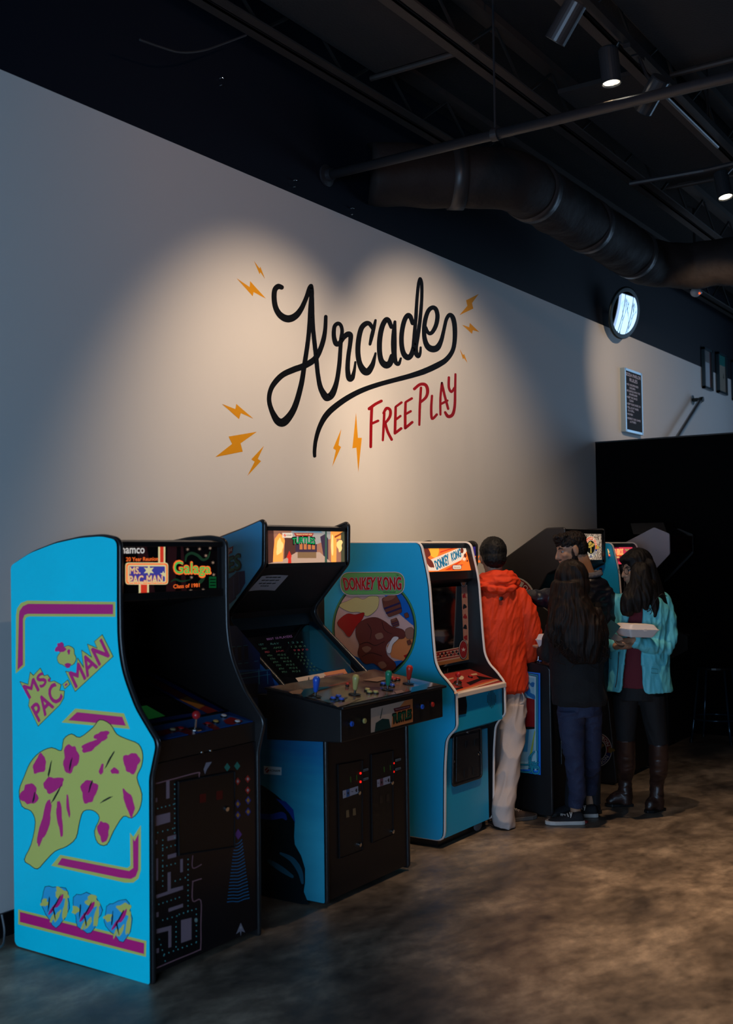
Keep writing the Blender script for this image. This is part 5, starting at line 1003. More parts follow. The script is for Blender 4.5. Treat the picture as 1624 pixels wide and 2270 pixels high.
bolts = [ZB([(652,140),(712,222),(720,202),(772,335),(722,262),(714,285)]), ZB([(462,328),(605,425),(610,360),(783,552),(648,480),(638,525)])] + [ZA(p) for p in (
 [(127,850),(200,878),(205,850),(298,930),(230,900),(220,933)], [(163,1028),(317,1002),(228,1065),(240,1110),(90,1140),(182,1068)], [(356,1078),(322,1150),(340,1162),(265,1243),(305,1165),(287,1152)],
 [(777,987),(762,1075),(776,1085),(728,1192),(748,1103),(733,1092)], [(858,898),(868,1035),(889,1035),(870,1222),(860,1088),(838,1092)], [(1527,250),(1490,300),(1497,330),(1421,366),(1465,315),(1458,285)],
 [(1436,418),(1475,432),(1478,408),(1530,458),(1495,448),(1490,468)], [(1423,550),(1441,583),(1447,578),(1465,626),(1446,600),(1441,606)])]
for bl in bolts: part('lightning_bolt', r, MB().poly([f(*p) for p in bl]), m_org)

# rules board
r = root('rules_board', (10.9, WALL, 3.1), 'black letter board in a silver frame, on the wall above the half wall', 'sign')
f0 = prj(WP, .05)
q = [f0(*p) for p in ((1374.5,818.5),(1411,832.5),(1411,961.5),(1375.5,954))]
x0 = q[0].x; x1 = q[1].x; z1 = (q[0].z+q[1].z)/2; z0 = (q[2].z+q[3].z)/2
part('board', r, MB().box((x0, WALL-.047, z0), (x1, WALL-.002, z1)), mat('letter_felt', (0.006, 0.006, 0.010), .8))
m_sil = mat('silver_frame', (0.45, 0.55, 0.60), .3, .9)
part('frame', r, MB().box((x0-.014, WALL-.052, z0-.014), (x0+.012, WALL-.001, z1+.014)).box((x1-.012, WALL-.052, z0-.014), (x1+.014, WALL-.001, z1+.014)).box((x0, WALL-.052, z1-.010), (x1, WALL-.001, z1+.014)).box((x0, WALL-.052, z0-.014), (x1, WALL-.001, z0+.010)), m_sil)
m_let = mat('white_letters', (0.75, 0.70, 0.85), .5)
rows = [('SODA PARLOR', .03, .97, .93, .055, .012), ('RULES', .25, .75, .85, .055, .012), ('\u2022NO UNSUPERVISED', .05, .80, .765, .032, 0), ('CHILDREN', .22, .60, .715, .032, 0), ('\u2022BE GENTLE WITH THE', .05, .90, .66, .032, 0), ('BOARDGAMES', .22, .72, .61, .032, 0),
        ('\u2022KEEP THE SPACE', .05, .72, .555, .032, 0), ('CLEAN', .20, .46, .505, .032, 0), ('\u2022KEEP YOUR SHOES ON', .05, .92, .445, .032, 0), ('\u2022TELL US IF THERE', .05, .78, .385, .032, 0), ('IS A SPILL', .12, .50, .335, .032, 0), ('\u2022NO FISH', .05, .40, .275, .032, 0),
        ('\u2022RESPECT OUR GAMES', .05, .90, .205, .032, 0), ('& OTHERS', .22, .60, .155, .032, 0)]
mb = MB()
for s_, u0, u1, v, h, bo in rows:
    X = lambda u: x0+.012+(x1-x0-.024)*u; Zv = z0+(z1-z0)*v; hh = (z1-z0)*h/2; y = WALL-.0490
    text_add(mb, s_, [(X(u0), y, Zv+hh), (X(u1), y, Zv+hh), (X(u1), y, Zv-hh), (X(u0), y, Zv-hh)], .02)
part('white_letter_text', r, mb, m_let)

# framed prints
m_fr = mat('blue_black_frame', (0.02, 0.045, 0.06), .3)
FR = [((1553,766),(1572,781),(1572,867),(1554,860), 'with a white sheet and dark red edge, nearest the rules board', (0.62, .68, .74), (0.20, 0.20, 0.20), .28), ((1585,779),(1604,790),(1604,877),(1587,870), 'with a green top band over tan, middle of the three', (0.42, .37, .30), (0.02, 0.22, .20), .24), ((1619,798),(1640,808),(1640,895),(1621,886), 'with a green picture, nearest the right edge', (0.10, .20, .08), (0.45, 0.45, 0.40), .15)]
for tl_, tr_, br_, bl_, lb, c1, c2, sp_ in FR:
    Q = [prj(WP, .04)(*p) for p in (tl_, tr_, br_, bl_)]; x0 = Q[0].x; x1 = Q[1].x; z1 = (Q[0].z+Q[1].z)/2; z0 = (Q[2].z+Q[3].z)/2
    r = root('framed_print', ((x0+x1)/2, WALL, z0), 'narrow upright framed print ' + lb, 'picture', 'framed prints high on the wall')
    w_ = .028
    part('frame', r, MB().box((x0, WALL-.04, z0), (x0+w_, WALL-.001, z1)).box((x1-w_, WALL-.04, z0), (x1, WALL-.001, z1)).box((x0, WALL-.04, z1-w_), (x1, WALL-.001, z1)).box((x0, WALL-.04, z0), (x1, WALL-.001, z0+w_)), m_fr)
    pt_ = sheet(r, 'print', MB().box((x0+w_, WALL-.02, z0+w_), (x1-w_, WALL-.002, z1-w_)), mat('print_'+lb[:9].replace(' ', '_')+str(round(x0)), c1, .25))
    zb = z1-w_-(z1-z0)*sp_
    SHEETS[pt_].append((MB().poly([(x0+w_, WALL-.021, zb), (x1-w_, WALL-.021, zb), (x1-w_, WALL-.021, z1-w_), (x0+w_, WALL-.021, z1-w_)]), mat('band_'+str(round(x0)), c2, .3)))
    if 'red edge' in lb: SHEETS[pt_].append((MB().poly([(x1-w_-.05, WALL-.0215, z0+w_), (x1-w_, WALL-.0215, z0+w_), (x1-w_, WALL-.0215, z1-w_), (x1-w_-.05, WALL-.0215, z1-w_)]), mat('dark_red_edge', (0.10, 0.02, 0.03), .3)))
    if 'tan' in lb: SHEETS[pt_].append((MB().poly([((x0+x1)/2+.05, WALL-.0215, (z0+z1)/2-.05), ((x0+x1)/2+.09, WALL-.0215, (z0+z1)/2-.05), ((x0+x1)/2+.08, WALL-.0215, (z0+z1)/2+.02)]), m_ink))

# stair handrail
r = root('handrail', (12.5, WALL, 3.0), 'steel pipe handrail rising along the wall behind the half wall', 'handrail')
m_rail = mat('brushed_steel', (0.40, 0.42, 0.44), .35, .9); m_blkst = mat('black_fitting', (0.02, 0.03, 0.032), .4, .5)
a = prj(WP, .10)(1534, 887); b = prj(WP, .10)(1478, 975); d = (b-a)
part('rail', r, MB().tube([a, a+d*2.6], .024, 14), m_rail, smooth=True)
part('bracket', r, MB().lathe((a.x, WALL-.001, a.z), (0, -1, 0), [(.055, 0), (.055, .008), (.022, .012), (.022, .10), (.030, .10), (.030, .13)], 18).tube([a, a+d.normalized()*.05, ], .031, 14), m_blkst)
part('wall_plate', r, MB().lathe((a.x, WALL-.002, a.z), (0, -1, 0), [(.062, 0), (.062, .005), (.02, .006)], 20), m_rail)

# round convex mirror tilted out of the wall
mc = ony(1384, 694, WALL-.16)
nrm = Vector((-.205, -.93, -.215)).normalized()
r = root('convex_mirror', mc, 'round convex security mirror mirroring the shop windows, where the white and navy paint meet', 'mirror')
RR = .245; sag = .014; R2 = (RR*RR+sag*sag)/(2*sag)
prof = [(RR*math.sin(k/10*math.pi/2), sag - (R2 - math.sqrt(R2*R2-(RR*math.sin(k/10*math.pi/2))**2))) for k in range(11)][::-1]
part('mirror_face', r, MB().lathe(mc, nrm, prof, 48), mat('mirror_silver', (0.9, 0.93, 0.95), .015, 1.0), smooth=True)
part('rim', r, MB().lathe(mc, nrm, [(RR-.004, .004), (RR+.010, .002), (RR+.012, -.012), (RR-.02, -.03), (.06, -.05)], 48), m_blkst, smooth=True)
part('wall_arm', r, MB().tube([mc - nrm*.045, Vector((mc.x+.05, WALL-.03, mc.z+.02)), Vector((mc.x+.05, WALL-.001, mc.z+.02))], .014, 10).lathe((mc.x+.05, WALL-.001, mc.z+.02), (0, -1, 0), [(.05, 0), (.05, .01)], 16), m_blkst)
# bare tree outside the big window (it shows in the mirror)
rr = random.Random(3); tb_ = MB()
def limb(p, d, L, rad, dep_):
    q = p + d*L; tb_.tube([p, (p+q)/2+Vector((rr.uniform(-.05, .05), rr.uniform(-.05, .05), 0))*L, q], [rad, rad*.85, rad*.7], 6)
    if dep_ > 0:
        for _ in range(3): limb(q, (d+Vector((rr.uniform(-.3, .3), rr.uniform(-.8, .8), rr.uniform(-.25, .6)))).normalized(), L*.72, rad*.6, dep_-1)
for y_ in (-2.6, -.9, .9): limb(Vector((16.42, y_, 2.2)), Vector((0, rr.uniform(-.3, .3), 1)).normalized(), .8, .045, 4)
tb_.tube([(16.42, -.9, 0), (16.42, -.9, 2.3)], .09, 8).tube([(16.42, -.9, 1.2), (16.42, -2.6, 2.3)], .06, 8).tube([(16.42, -.9, 1.2), (16.42, .9, 2.3)], .06, 8)
tb_.v = [Vector((max(v.x, 16.27), v.y, v.z)) for v in tb_.v]
single('bare_tree', tb_, mat('bark', (0.03, 0.025, 0.02), .9), 'bare dark tree outside the far window, seen only in the round mirror', 'tree')
# small white detector under the duct, hair-thin wall screws
dc = ony(1541, 648, 3.3)
r = root('motion_detector', dc, 'small white swivel detector with an orange light, under the far end of the air duct', 'detector')
part('head', r, MB().ball(dc, (.055, .05, .045)).ball(dc+Vector((.05, -.02, .005)), (.05, .025, .018)), mat('detector_white', (0.45, 0.45, 0.47), .5), smooth=True)
part('orange_light', r, MB().ball(dc+Vector((-.02, -.045, -.02)), .010, 10, 6), glow('led_orange', (1.0, 0.35, 0.12), 1.5))
part('stem', r, MB().tube([dc+Vector((0, 0, .03)), (dc.x, dc.y, CEIL-.002)], .012, 8), m_blk)
for p in ((488,174),(651,400),(778,462)):
    w_ = ony(*p, WALL-.004); single('wall_hook', MB().lathe(w_, (0, -1, 0), [(.008, 0), (.006, .02), (.003, .022)], 8).lathe(w_+Vector((0, 0, -.04)), (0, -1, 0), [(.006, 0), (.004, .015)], 8), m_chrome, 'tiny metal hook high on the dark upper wall, ' + {488: 'leftmost of three', 651: 'middle of three', 778: 'rightmost of three'}[p[0]], 'hook', 'hooks on the dark upper wall')
# hanging cable under the first joist
single('hanging_cable', MB().tube(catmull([onplane(x, y, (0, 3.9, 0), Vector((0, 1, 0))) for x, y in ((545,78),(500,95),(450,112),(400,116),(355,104),(310,88))], 6), .006, 6), mat('cable_grey', (0.035, 0.035, 0.038), .6), 'slack grey cable hanging below the joist nearest the mural wall', 'cable')
lc = MB()
for k in range(4): lc.tube(catmull([dep(x, y+9*k, 8.9+.1*k) for x, y in ((1405,255),(1440,300),(1500,322),(1560,322),(1640,300))], 6), .008, 6)
lo = single('cable_bundle', lc, mat('cable_dark', (0.022, 0.022, 0.024), .6), 'loose bundle of dark cables looping under the roof near the far track lamp', 'cable')
single('power_cord', MB().tube(catmull([Vector(p) for p in ((2.6, 4.09, .01), (2.9, 4.03, .012), (3.10, 3.98, .012), (3.18, 4.03, .04), (3.19, 4.06, .12))], 6), .005, 6), mat('cord_grey', (0.12, 0.13, 0.14), .5), 'thin grey power cord on the floor behind the sky-blue machine', 'cord')
# ================================================================== people
def baked(mb, vox, smooth=6, fac=.5):
    """one continuous skin over all the overlapping pieces"""
    me = bpy.data.meshes.new('tmp'); og = mb.v[0].copy(); me.from_pydata([v - og for v in mb.v], [], mb.f)
    bm = bmesh.new(); bm.from_mesh(me); bmesh.ops.recalc_face_normals(bm, faces=bm.faces); bm.to_mesh(me); bm.free()
    o = bpy.data.objects.new('tmp', me); COL.objects.link(o)
    m = o.modifiers.new('r', 'REMESH'); m.mode = 'VOXEL'; m.voxel_size = vox
    if smooth: s_ = o.modifiers.new('s', 'SMOOTH'); s_.iterations = smooth; s_.factor = fac
    dg = bpy.context.evaluated_depsgraph_get(); r_ = bpy.data.meshes.new_from_object(o.evaluated_get(dg))
    out = MB(); out.v = [v.co + og for v in r_.vertices]; out.f = [tuple(p.vertices) for p in r_.polygons]
    nr = [v.normal.copy() for v in r_.vertices]
    bpy.data.objects.remove(o); bpy.data.meshes.remove(me); bpy.data.meshes.remove(r_)
    return out, nr
def wrinkle(mb, nr, amp, sc_=(9, 9, 4), ridge=True, seed=0.0, fn=None):
    for i, v in enumerate(mb.v):
        q = Vector((v.x*sc_[0], v.y*sc_[1], v.z*sc_[2])) + Vector((seed, seed*1.7, 0)); w_ = noise.noise(q*.5)*1.2
        n1 = noise.noise(q + Vector((w_, w_, w_)))
        a = (1-abs(n1)*3.2 if ridge else n1) + .35*noise.noise(q*2.3)
        k = amp*(fn(v) if fn else 1)
        mb.v[i] = v + nr[i]*a*k
    return mb
def cap(mb, p0, p1, r0, r1, n=12):
    p0 = Vector(p0); p1 = Vector(p1); L_ = (p1-p0).length
    if L_ < 1e-4: return mb.ball(p0, r0, n, 8)
    prof = [(r0*math.sin(k*math.pi/8), -r0*math.cos(k*math.pi/8)) for k in range(4)] + [(r0, 0)] + [(r0+(r1-r0)*.5, L_*.5)] + [(r1, L_)] + [(r1*math.cos(k*math.pi/8), L_+r1*math.sin(k*math.pi/8)) for k in range(1, 4)]
    return mb.lathe(p0, p1-p0, prof, n)
def chain(mb, pts, rs, n=12):
    for i in range(len(pts)-1): cap(mb, pts[i], pts[i+1], rs[i], rs[i+1], n)
    return mb
def rings(mb, R_, n=28, f0=0, f1=2*math.pi, close=True):
    """stack of ellipses: (centre, half width along a, half depth along b, a, b)"""
    o = len(mb.v); k = n if close else n+1
    for c, rx, ry, a, b in R_:
        mb.v += [Vector(c) + a*rx*math.cos(f0+(f1-f0)*i/n) + b*ry*math.sin(f0+(f1-f0)*i/n) for i in range(k)]
    for j in range(len(R_)-1):
        for i in range(n if close else n):
            i2 = (i+1) % k if close else i+1
            mb.f.append((o+j*k+i, o+j*k+i2, o+(j+1)*k+i2, o+(j+1)*k+i))
    if close:
        mb.f.append(tuple(o+i for i in range(k))[::-1]); mb.f.append(tuple(o+(len(R_)-1)*k+i for i in range(k)))
    return mb
SR = Vector((RM[0][0], RM[1][0], 0)).normalized()          # world direction of screen right
SF = Vector((-RM[0][2], -RM[1][2], 0)).normalized()        # world direction away from the camera
UP = Vector((0, 0, 1))
def frame(face):
    """face: unit vector the head looks along -> (forward, up, the person's left)"""
    f_ = face.normalized(); l_ = UP.cross(f_).normalized(); u_ = f_.cross(l_).normalized(); return f_, u_, l_
def head_pieces(mb, c, f_, u_, l_, s=1.0, beard=0):
    """skull, jaw, nose, lips, brows and ears around the centre c; s = 1 for a 0.23 m head"""
    def P(a, b, d): return c + f_*a*s + u_*b*s + l_*d*s
    def E(p, rf, ru, rl):
        o = len(mb.v); mb.ball((0, 0, 0), (1, 1, 1), 16, 10)
        for i in range(o, len(mb.v)):
            v = mb.v[i]; mb.v[i] = p + f_*v.x*rf*s + l_*v.y*rl*s + u_*v.z*ru*s
    E(P(-.012, .025, 0), .094, .088, .074); E(P(.018, -.030, 0), .070, .080, .060); E(P(.034, -.078, 0), .042, .034, .040); E(P(.060, -.094, 0), .020, .016, .020)
    E(P(.060, .024, 0), .022, .014, .052)                                      # brow
    cap(mb, P(.078, .012, 0), P(.098, -.024, 0), .009*s, .012*s); cap(mb, P(.094, -.027, 0), P(.102, -.030, 0), .012*s, .010*s)
    for k in (-1, 1): cap(mb, P(.086, -.032, .010*k), P(.080, -.032, .014*k), .008*s, .008*s)
    for k in (-1, 1): E(P(.052, -.020, .036*k), .026, .022, .022)              # cheeks
    E(P(.079, -.052, 0), .013, .0075, .022); E(P(.076, -.064, 0), .013, .008, .019)   # lips
    for k in (-1, 1):
        E(P(-.006, -.004, .078*k), .019, .031, .008); E(P(-.002, -.030, .074*k), .012, .012, .008)
    return P, E
def finger(mb, p, dirs, lens, r): 
    q = Vector(p)
    for i, (d, L_) in enumerate(zip(dirs, lens)):
        n_ = q + d.normalized()*L_; cap(mb, q, n_, r*(1-.12*i), r*(1-.12*(i+1)), 8); q = n_
def hand_pieces(mb, w, d, n_, thumb, curl=.6, s=1.0):
    """wrist w, direction d towards the fingers, palm normal n_ (the side the fingers curl to), thumb: side vector"""
    d = d.normalized(); n_ = (n_ - d*n_.dot(d)).normalized(); t = d.cross(n_).normalized()
    if t.dot(thumb) < 0: t = -t
    for k in (-1.1, -.4, .4, 1.1): cap(mb, w + t*.010*k*s, w + d*.082*s + t*.020*k*s, .016*s, .012*s, 8)
    for k, L_ in ((1.35, .9), (.45, 1.0), (-.45, .95), (-1.35, .75)):
        b = w + d*.085*s + t*.021*k*s; a = curl
        ds = [d*math.cos(a*.6)+n_*math.sin(a*.6), d*math.cos(a*1.5)+n_*math.sin(a*1.5), d*math.cos(a*2.2)+n_*math.sin(a*2.2)]
        finger(mb, b, ds, [.040*L_*s, .025*L_*s, .020*L_*s], .0088*s)
    b = w + d*.028*s + t*.026*s; finger(mb, b, [t*.8+d*.7+n_*.3, d*.9+t*.35+n_*.5, d*.8+n_*.7], [.036*s, .028*s, .022*s], .0105*s)
def eye_parts(r, P, s, f_, skin_dark=False, brow=None, lips=None):
    w_ = MB(); ir = MB(); br_ = MB(); lp = MB()
    for k in (-1, 1):
        w_.ball(P(.061, .004, .030*k), .0115*s, 12, 8); ir.ball(P(.0695, .004, .030*k), .0056*s, 10, 6)
        br_.tube([P(.079, .024, .014*k), P(.079, .031, .032*k), P(.064, .024, .050*k)], [.0028*s*brow[1], .0042*s*brow[1], .002*s], 8)
    e = part('eyes', r, w_, mat('eye_white', (0.30, 0.27, 0.25), .3), smooth=True); part('irises', e, ir, mat('iris_dark', (0.012, 0.008, 0.006), .2), smooth=True)
    part('eyebrows', r, br_, brow[0], smooth=True)
def skin(name, c): return mat(name, c, .5, noise_amt=.12, noise_scale=25)
def shoe(r, heel, toe, m_up, m_sole, m_lace, h=.085, w=.048, collar=True, stripe=False):
    heel = Vector(heel); toe = Vector(toe); d = (toe-heel); L_ = d.length; d.normalize(); s_ = UP.cross(d)
    P = lambda t, x, z: heel + d*t*L_ + s_*x + UP*z
    prof = [(0.0,.62,.62),(.06,.80,1.0),(.22,.86,.95),(.42,.84,.74),(.60,.96,.60),(.78,1.0,.46),(.92,.80,.36),(1.0,.38,.24)]
    up = MB(); k = 12; o = 0
    for t, ww, hh in prof: up.v += [P(t, w*ww*math.cos(math.pi*i/k), .018+(h*hh-.018)*math.sin(math.pi*i/k)**.8) for i in range(k+1)]
    for j in range(len(prof)-1):
        for i in range(k): up.f.append((j*(k+1)+i, j*(k+1)+i+1, (j+1)*(k+1)+i+1, (j+1)*(k+1)+i))
    up.f.append(tuple(range(k+1))); up.f.append(tuple(range((len(prof)-1)*(k+1), len(prof)*(k+1))))
    sh = part('shoe', r, up, m_up, smooth=True); sh.modifiers.new('s', 'SUBSURF').render_levels = 1
    out = [(t, ww) for t, ww, hh in prof]; lo = [P(t-.01*(t < .01)+.02*(t > .99), w*ww*1.06, .001) for t, ww in out] + [P(1.03, 0, .001)] + [P(t, -w*ww*1.06, .001) for t, ww in out[::-1]]
    part('sole', sh, MB().hull(lo, (0, 0, .024)), m_sole, bevel=.004)
    if m_lace:
        lc = MB()
        for q in range(5):
            t = .36+.065*q; z = .018+(h*(.80-.085*q)-.018)+.004; lc.tube([P(t, -.026, z-.012), P(t+.01, 0, z+.002), P(t, .026, z-.012)], .0032, 6)
        lc.tube([P(.36, .004, h*.80+.004), P(.33, .03, h*.8+.012), P(.38, .045, h*.6)], .003, 6)
        part('laces', sh, lc, m_lace, smooth=True)
    return sh
def cloth(name, c, rough=.6, b=.25, bs=45): return mat(name, c, rough, bump=b, bump_scale=bs)
def hairmat(name, c, c2):
    m = mat(name, c, .6, spec=.22); nt = m.node_tree; b = nt.nodes['Principled BSDF']; N = nt.nodes.new; L = nt.links.new
    tc = N('ShaderNodeTexCoord'); mp = N('ShaderNodeMapping'); mp.inputs['Scale'].default_value = (110, 110, 5); L(tc.outputs['Object'], mp.inputs[0])
    n = N('ShaderNodeTexNoise'); n.inputs['Scale'].default_value = 1; n.inputs['Detail'].default_value = 4; L(mp.outputs[0], n.inputs['Vector'])
    r = N('ShaderNodeValToRGB'); r.color_ramp.elements[0].position = .4; r.color_ramp.elements[0].color = (*c, 1); r.color_ramp.elements[1].position = .7; r.color_ramp.elements[1].color = (*c2, 1)
    L(n.outputs['Fac'], r.inputs[0]); L(r.outputs[0], b.inputs['Base Color'])
    bp = N('ShaderNodeBump'); bp.inputs['Strength'].default_value = .7; bp.inputs['Distance'].default_value = .004; L(n.outputs['Fac'], bp.inputs['Height']); L(bp.outputs[0], b.inputs['Normal']); return m
def pxw(m, D): return m*D/FPX                                  # metres covered by m photo pixels at depth D

# ---- A: orange jacket, seen from behind, leaning on the black machine
D = 7.06; S = lambda px, py, db=0.0: dep(px, py, D+db)
base = onz(1120, 1822, 0); r = root('person', base, 'person in a bright orange hooded jacket and pale baggy trousers, seen from behind', 'person')
sk = skin('skin_tan', (0.42, 0.22, 0.13))
hc = S(1092, 1236); f_, u_, l_ = frame(SF*.9 - SR*.12 - UP*.25)
mb = MB(); P, E = head_pieces(mb, hc, f_, u_, l_, 1.0)
cap(mb, hc - UP*.06 - SF*.01, S(1100, 1300), .056, .062)
chain(mb, [S(1102, 1318), S(1104, 1380), S(1112, 1470), S(1120, 1535)], [.075, .085, .08, .075], 16)
chain(mb, [S(1062, 1325), S(1046, 1400, .05), S(1062, 1462, .25)], [.040, .036, .028]); hand_pieces(mb, S(1062, 1462, .25), Vector((.6, .5, -.1)), -UP, SR, .5)
chain(mb, [S(1150, 1325), S(1174, 1415, .03), S(1172, 1458, .20)], [.040, .036, .028]); hand_pieces(mb, S(1172, 1458, .20), Vector((.75, .05, -.18)), -UP, -SR, .5)
an = onz(1117, 1834, 0)
chain(mb, [S(1132, 1550), S(1131, 1680, -.16), S(1121, 1740, -.22), Vector((an.x, an.y, .13)), Vector((an.x, an.y, .06))], [.055, .042, .038, .034, .034]); an2 = S(1098, 1700, .25); an2.z = .08
chain(mb, [S(1106, 1550, .06), S(1102, 1680, .13), an2 + UP*.08, an2], [.055, .042, .034, .034])
b_, n_ = baked(mb, .0055, 4); part('body', r, b_, sk, smooth=True); eye_parts(r, P, 1.0, f_, brow=(mat('black_hair', (0.008, 0.006, 0.006), .5), 1))
hm = hairmat('short_black_hair', (0.003, 0.003, 0.003), (0.012, 0.010, 0.009))
mb = MB(); P2, E2 = P, None
def Eh(mb, p, rf, ru, rl):
    o = len(mb.v); mb.ball((0, 0, 0), (1, 1, 1), 20, 14)
    for i in range(o, len(mb.v)):
        v = mb.v[i]; mb.v[i] = p + f_*v.x*rf + l_*v.y*rl + u_*v.z*ru
Eh(mb, P(-.022, .036, 0), .098, .094, .086); Eh(mb, P(-.045, -.015, 0), .066, .066, .076)
b_, n_ = baked(mb, .005, 3); wrinkle(b_, n_, .0035, (60, 60, 60), False); part('hair', r, b_, hm, smooth=True)
cj = cloth('orange_shell_fabric', (0.80, 0.042, 0.001), .75, .2, 60)
a_ = (SR*.97 + SF*.24).normalized(); bb_ = (SF*.97 - SR*.24).normalized()
mb = MB(); rings(mb, [(S(px, py, db), rx, ry, a_, bb_) for px, py, db, rx, ry in ((1098,1278,0,.070,.070),(1101,1292,0,.120,.09),(1104,1308,0,.165,.108),(1105,1330,0,.188,.122),(1104,1368,0,.192,.130),(1104,1410,0,.180,.130),(1108,1455,0,.168,.128),(1113,1495,0,.160,.130),(1118,1528,0,.155,.132),(1118,1534,0,.140,.120))], 36)
chain(mb, [S(1146, 1322), S(1166, 1360), S(1176, 1405, .01), S(1172, 1450, .05), S(1168, 1458, .19)], [.066, .074, .068, .060, .044], 16)
chain(mb, [S(1060, 1325), S(1046, 1370), S(1042, 1410, .03), S(1060, 1460, .24)], [.066, .07, .06, .045], 16)
b_, n_ = baked(mb, .006, 5)
for i, v in enumerate(b_.v):
    t = (v - S(1100, 1400)).dot(SR)/.2; z_ = v.z
    a = noise.noise(Vector((t*1.8 + z_*1.6, z_*6.5 - t*3.4, .3))); a2 = noise.noise(Vector((t*4+z_*5, z_*15-t*8, 4.1)))
    b_.v[i] = v + n_[i]*((1-abs(a)*3.6)*.0052 + (1-abs(a2)*3)*.0030)
jk = part('jacket', r, b_, cj, smooth=True)
mb = MB()
for off_, rr_, rad_ in ((.0, .088, .028), (-.03, .104, .030), (.022, .080, .018)):
    mb.tube([S(1101, 1283) + UP*(off_ + .016*math.cos(t*math.pi/10)) + a_*rr_*1.12*math.sin(t*math.pi/10) - bb_*(rr_*math.cos(t*math.pi/10)+.006) for t in range(20)], rad_, 10, closed=True)
for w_, x_, y_ in ((.030, 1072, 1300), (.034, 1090, 1306), (.032, 1112, 1308), (.026, 1132, 1304)): mb.ball(S(x_, y_, -.10), (w_*1.5, w_*1.5, w_*.9))
b_, n_ = baked(mb, .006, 5); wrinkle(b_, n_, .006, (14, 14, 34), True, 3.0); part('hood', jk, b_, cj, smooth=True)
part('toggle', jk, MB().lathe(S(1110, 1327, -.135), SF*-1, [(.0125, -.004), (.0125, .004), (.006, .005)], 16), m_blk)
ct = cloth('pale_khaki_denim', (0.50, 0.42, 0.39), .8, .12, 160)
mb = MB(); hm0 = onz(1117, 1834, 0)
def LG(l): return [(S(px, py, db) if py < 1800 else Vector((hm0.x, hm0.y, 0)) + UP*z_ + SR*dx_, rx, rx*1.1, SR, SF) for px, py, db, rx, z_, dx_ in l]
rings(mb, [(S(1118, 1524), .115, .105, SR, SF), (S(1124, 1560), .122, .112, SR, SF), (S(1126, 1590), .112, .11, SR, SF)], 28)
rings(mb, [(S(1134,1560,-.03), .080, .09, SR, SF), (S(1136,1620,-.09), .078, .088, SR, SF), (S(1131,1680,-.16), .074, .086, SR, SF), (S(1121,1740,-.22), .068, .082, SR, SF), (Vector((hm0.x, hm0.y, .14)), .066, .078, SR, SF), (Vector((hm0.x, hm0.y, .05)), .070, .088, SR, SF), (Vector((hm0.x, hm0.y, .008)), .066, .085, SR, SF)], 28)
rings(mb, [(S(1106,1560,.05), .080, .09, SR, SF), (S(1102,1680,.13), .074, .082, SR, SF), (Vector((an2.x, an2.y, .16)), .066, .078, SR, SF), (Vector((an2.x, an2.y, .02)), .068, .085, SR, SF)], 28)
b_, n_ = baked(mb, .006, 4)
for i, v in enumerate(b_.v):
    t = (v - S(1130, 1700)).dot(SR)/.08; a = noise.noise(Vector((t*.9 + v.z*3, v.z*9 - t*1.4, 1.3))); b_.v[i] = v + n_[i]*(1-abs(a)*3.6)*.0060
tr_ = part('trousers', r, b_, ct, smooth=True)
part('pocket_edge', tr_, MB().tube(catmull([S(x, y, -.09) for x, y in ((1156,1534),(1161,1546),(1159,1556),(1152,1560))], 4), .003, 6), cloth('pocket_seam', (0.62, 0.55, 0.50)), smooth=True)
hl = onz(1112, 1822, 0); to = onz(1187, 1812, 0)
ms_ = mat('brown_canvas', (0.045, 0.028, 0.022), .8, bump=.3, bump_scale=200); mso = mat('grey_rubber', (0.10, 0.09, 0.085), .7); mla = mat('white_lace', (0.55, 0.48, 0.44), .8)
shoe(r, hl, to, ms_, mso, mla, .088, .05); shoe(r, Vector((an2.x, an2.y, 0))-SF*.05-SR*.03, Vector((an2.x, an2.y, 0))+SF*.17+SR*.08, ms_, mso, mla, .088, .05)

# ---- B: bearded man in the navy jacket, profile to the left
D = 7.09; S = lambda px, py, db=0.0: dep(px, py, D+db)
fb = S(1284, 1500); base = Vector((fb.x, fb.y, 0)); r = root('person', base, 'bearded person in a dark navy jacket reaching out to the left, behind the long-haired person', 'person')
sk = skin('skin_warm', (0.46, 0.24, 0.14)); hc = S(1263, 1219); f_, u_, l_ = frame(-SR*.96 - SF*.22 - UP*.24)
mb = MB(); P, E = head_pieces(mb, hc, f_, u_, l_, 1.0)
cap(mb, P(-.045, -.05, 0), S(1300, 1288), .060, .066)
chain(mb, [S(1300, 1300), S(1302, 1380), S(1300, 1470), S(1296, 1530)], [.085, .085, .08, .08], 16)
chain(mb, [S(1256, 1318), S(1215, 1332, .03), S(1168, 1322, .12)], [.042, .038, .028]); hand_pieces(mb, S(1168, 1322, .12), -SR+SF*.5, -UP, -SF, .6)
chain(mb, [S(1342, 1325, -.02), S(1346, 1410, -.04), S(1318, 1470, -.16)], [.042, .038, .028]); hand_pieces(mb, S(1318, 1470, -.16), -SR-SF*.3-UP*.3, SF, UP, .8)
f1 = Vector((base.x, base.y, .08)) - SR*.05; f2 = Vector((base.x, base.y, .08)) + SR*.07 + SF*.03
chain(mb, [S(1282, 1550), S(1278, 1680), f1], [.055, .042, .034]); chain(mb, [S(1311, 1550), S(1308, 1680), f2], [.055, .042, .034])
b_, n_ = baked(mb, .0052, 2, .4); part('body', r, b_, sk, smooth=True)
hm = hairmat('dark_brown_hair', (0.006, 0.004, 0.003), (0.030, 0.017, 0.012)); eye_parts(r, P, 1.0, f_, brow=(mat('dark_brow', (0.012, 0.008, 0.006), .6), 1.4))
mb = MB(); Eh(mb, P(-.020, .050, 0), .100, .066, .081); Eh(mb, P(-.055, .010, 0), .060, .080, .078); Eh(mb, P(.028, .076, 0), .060, .034, .060)
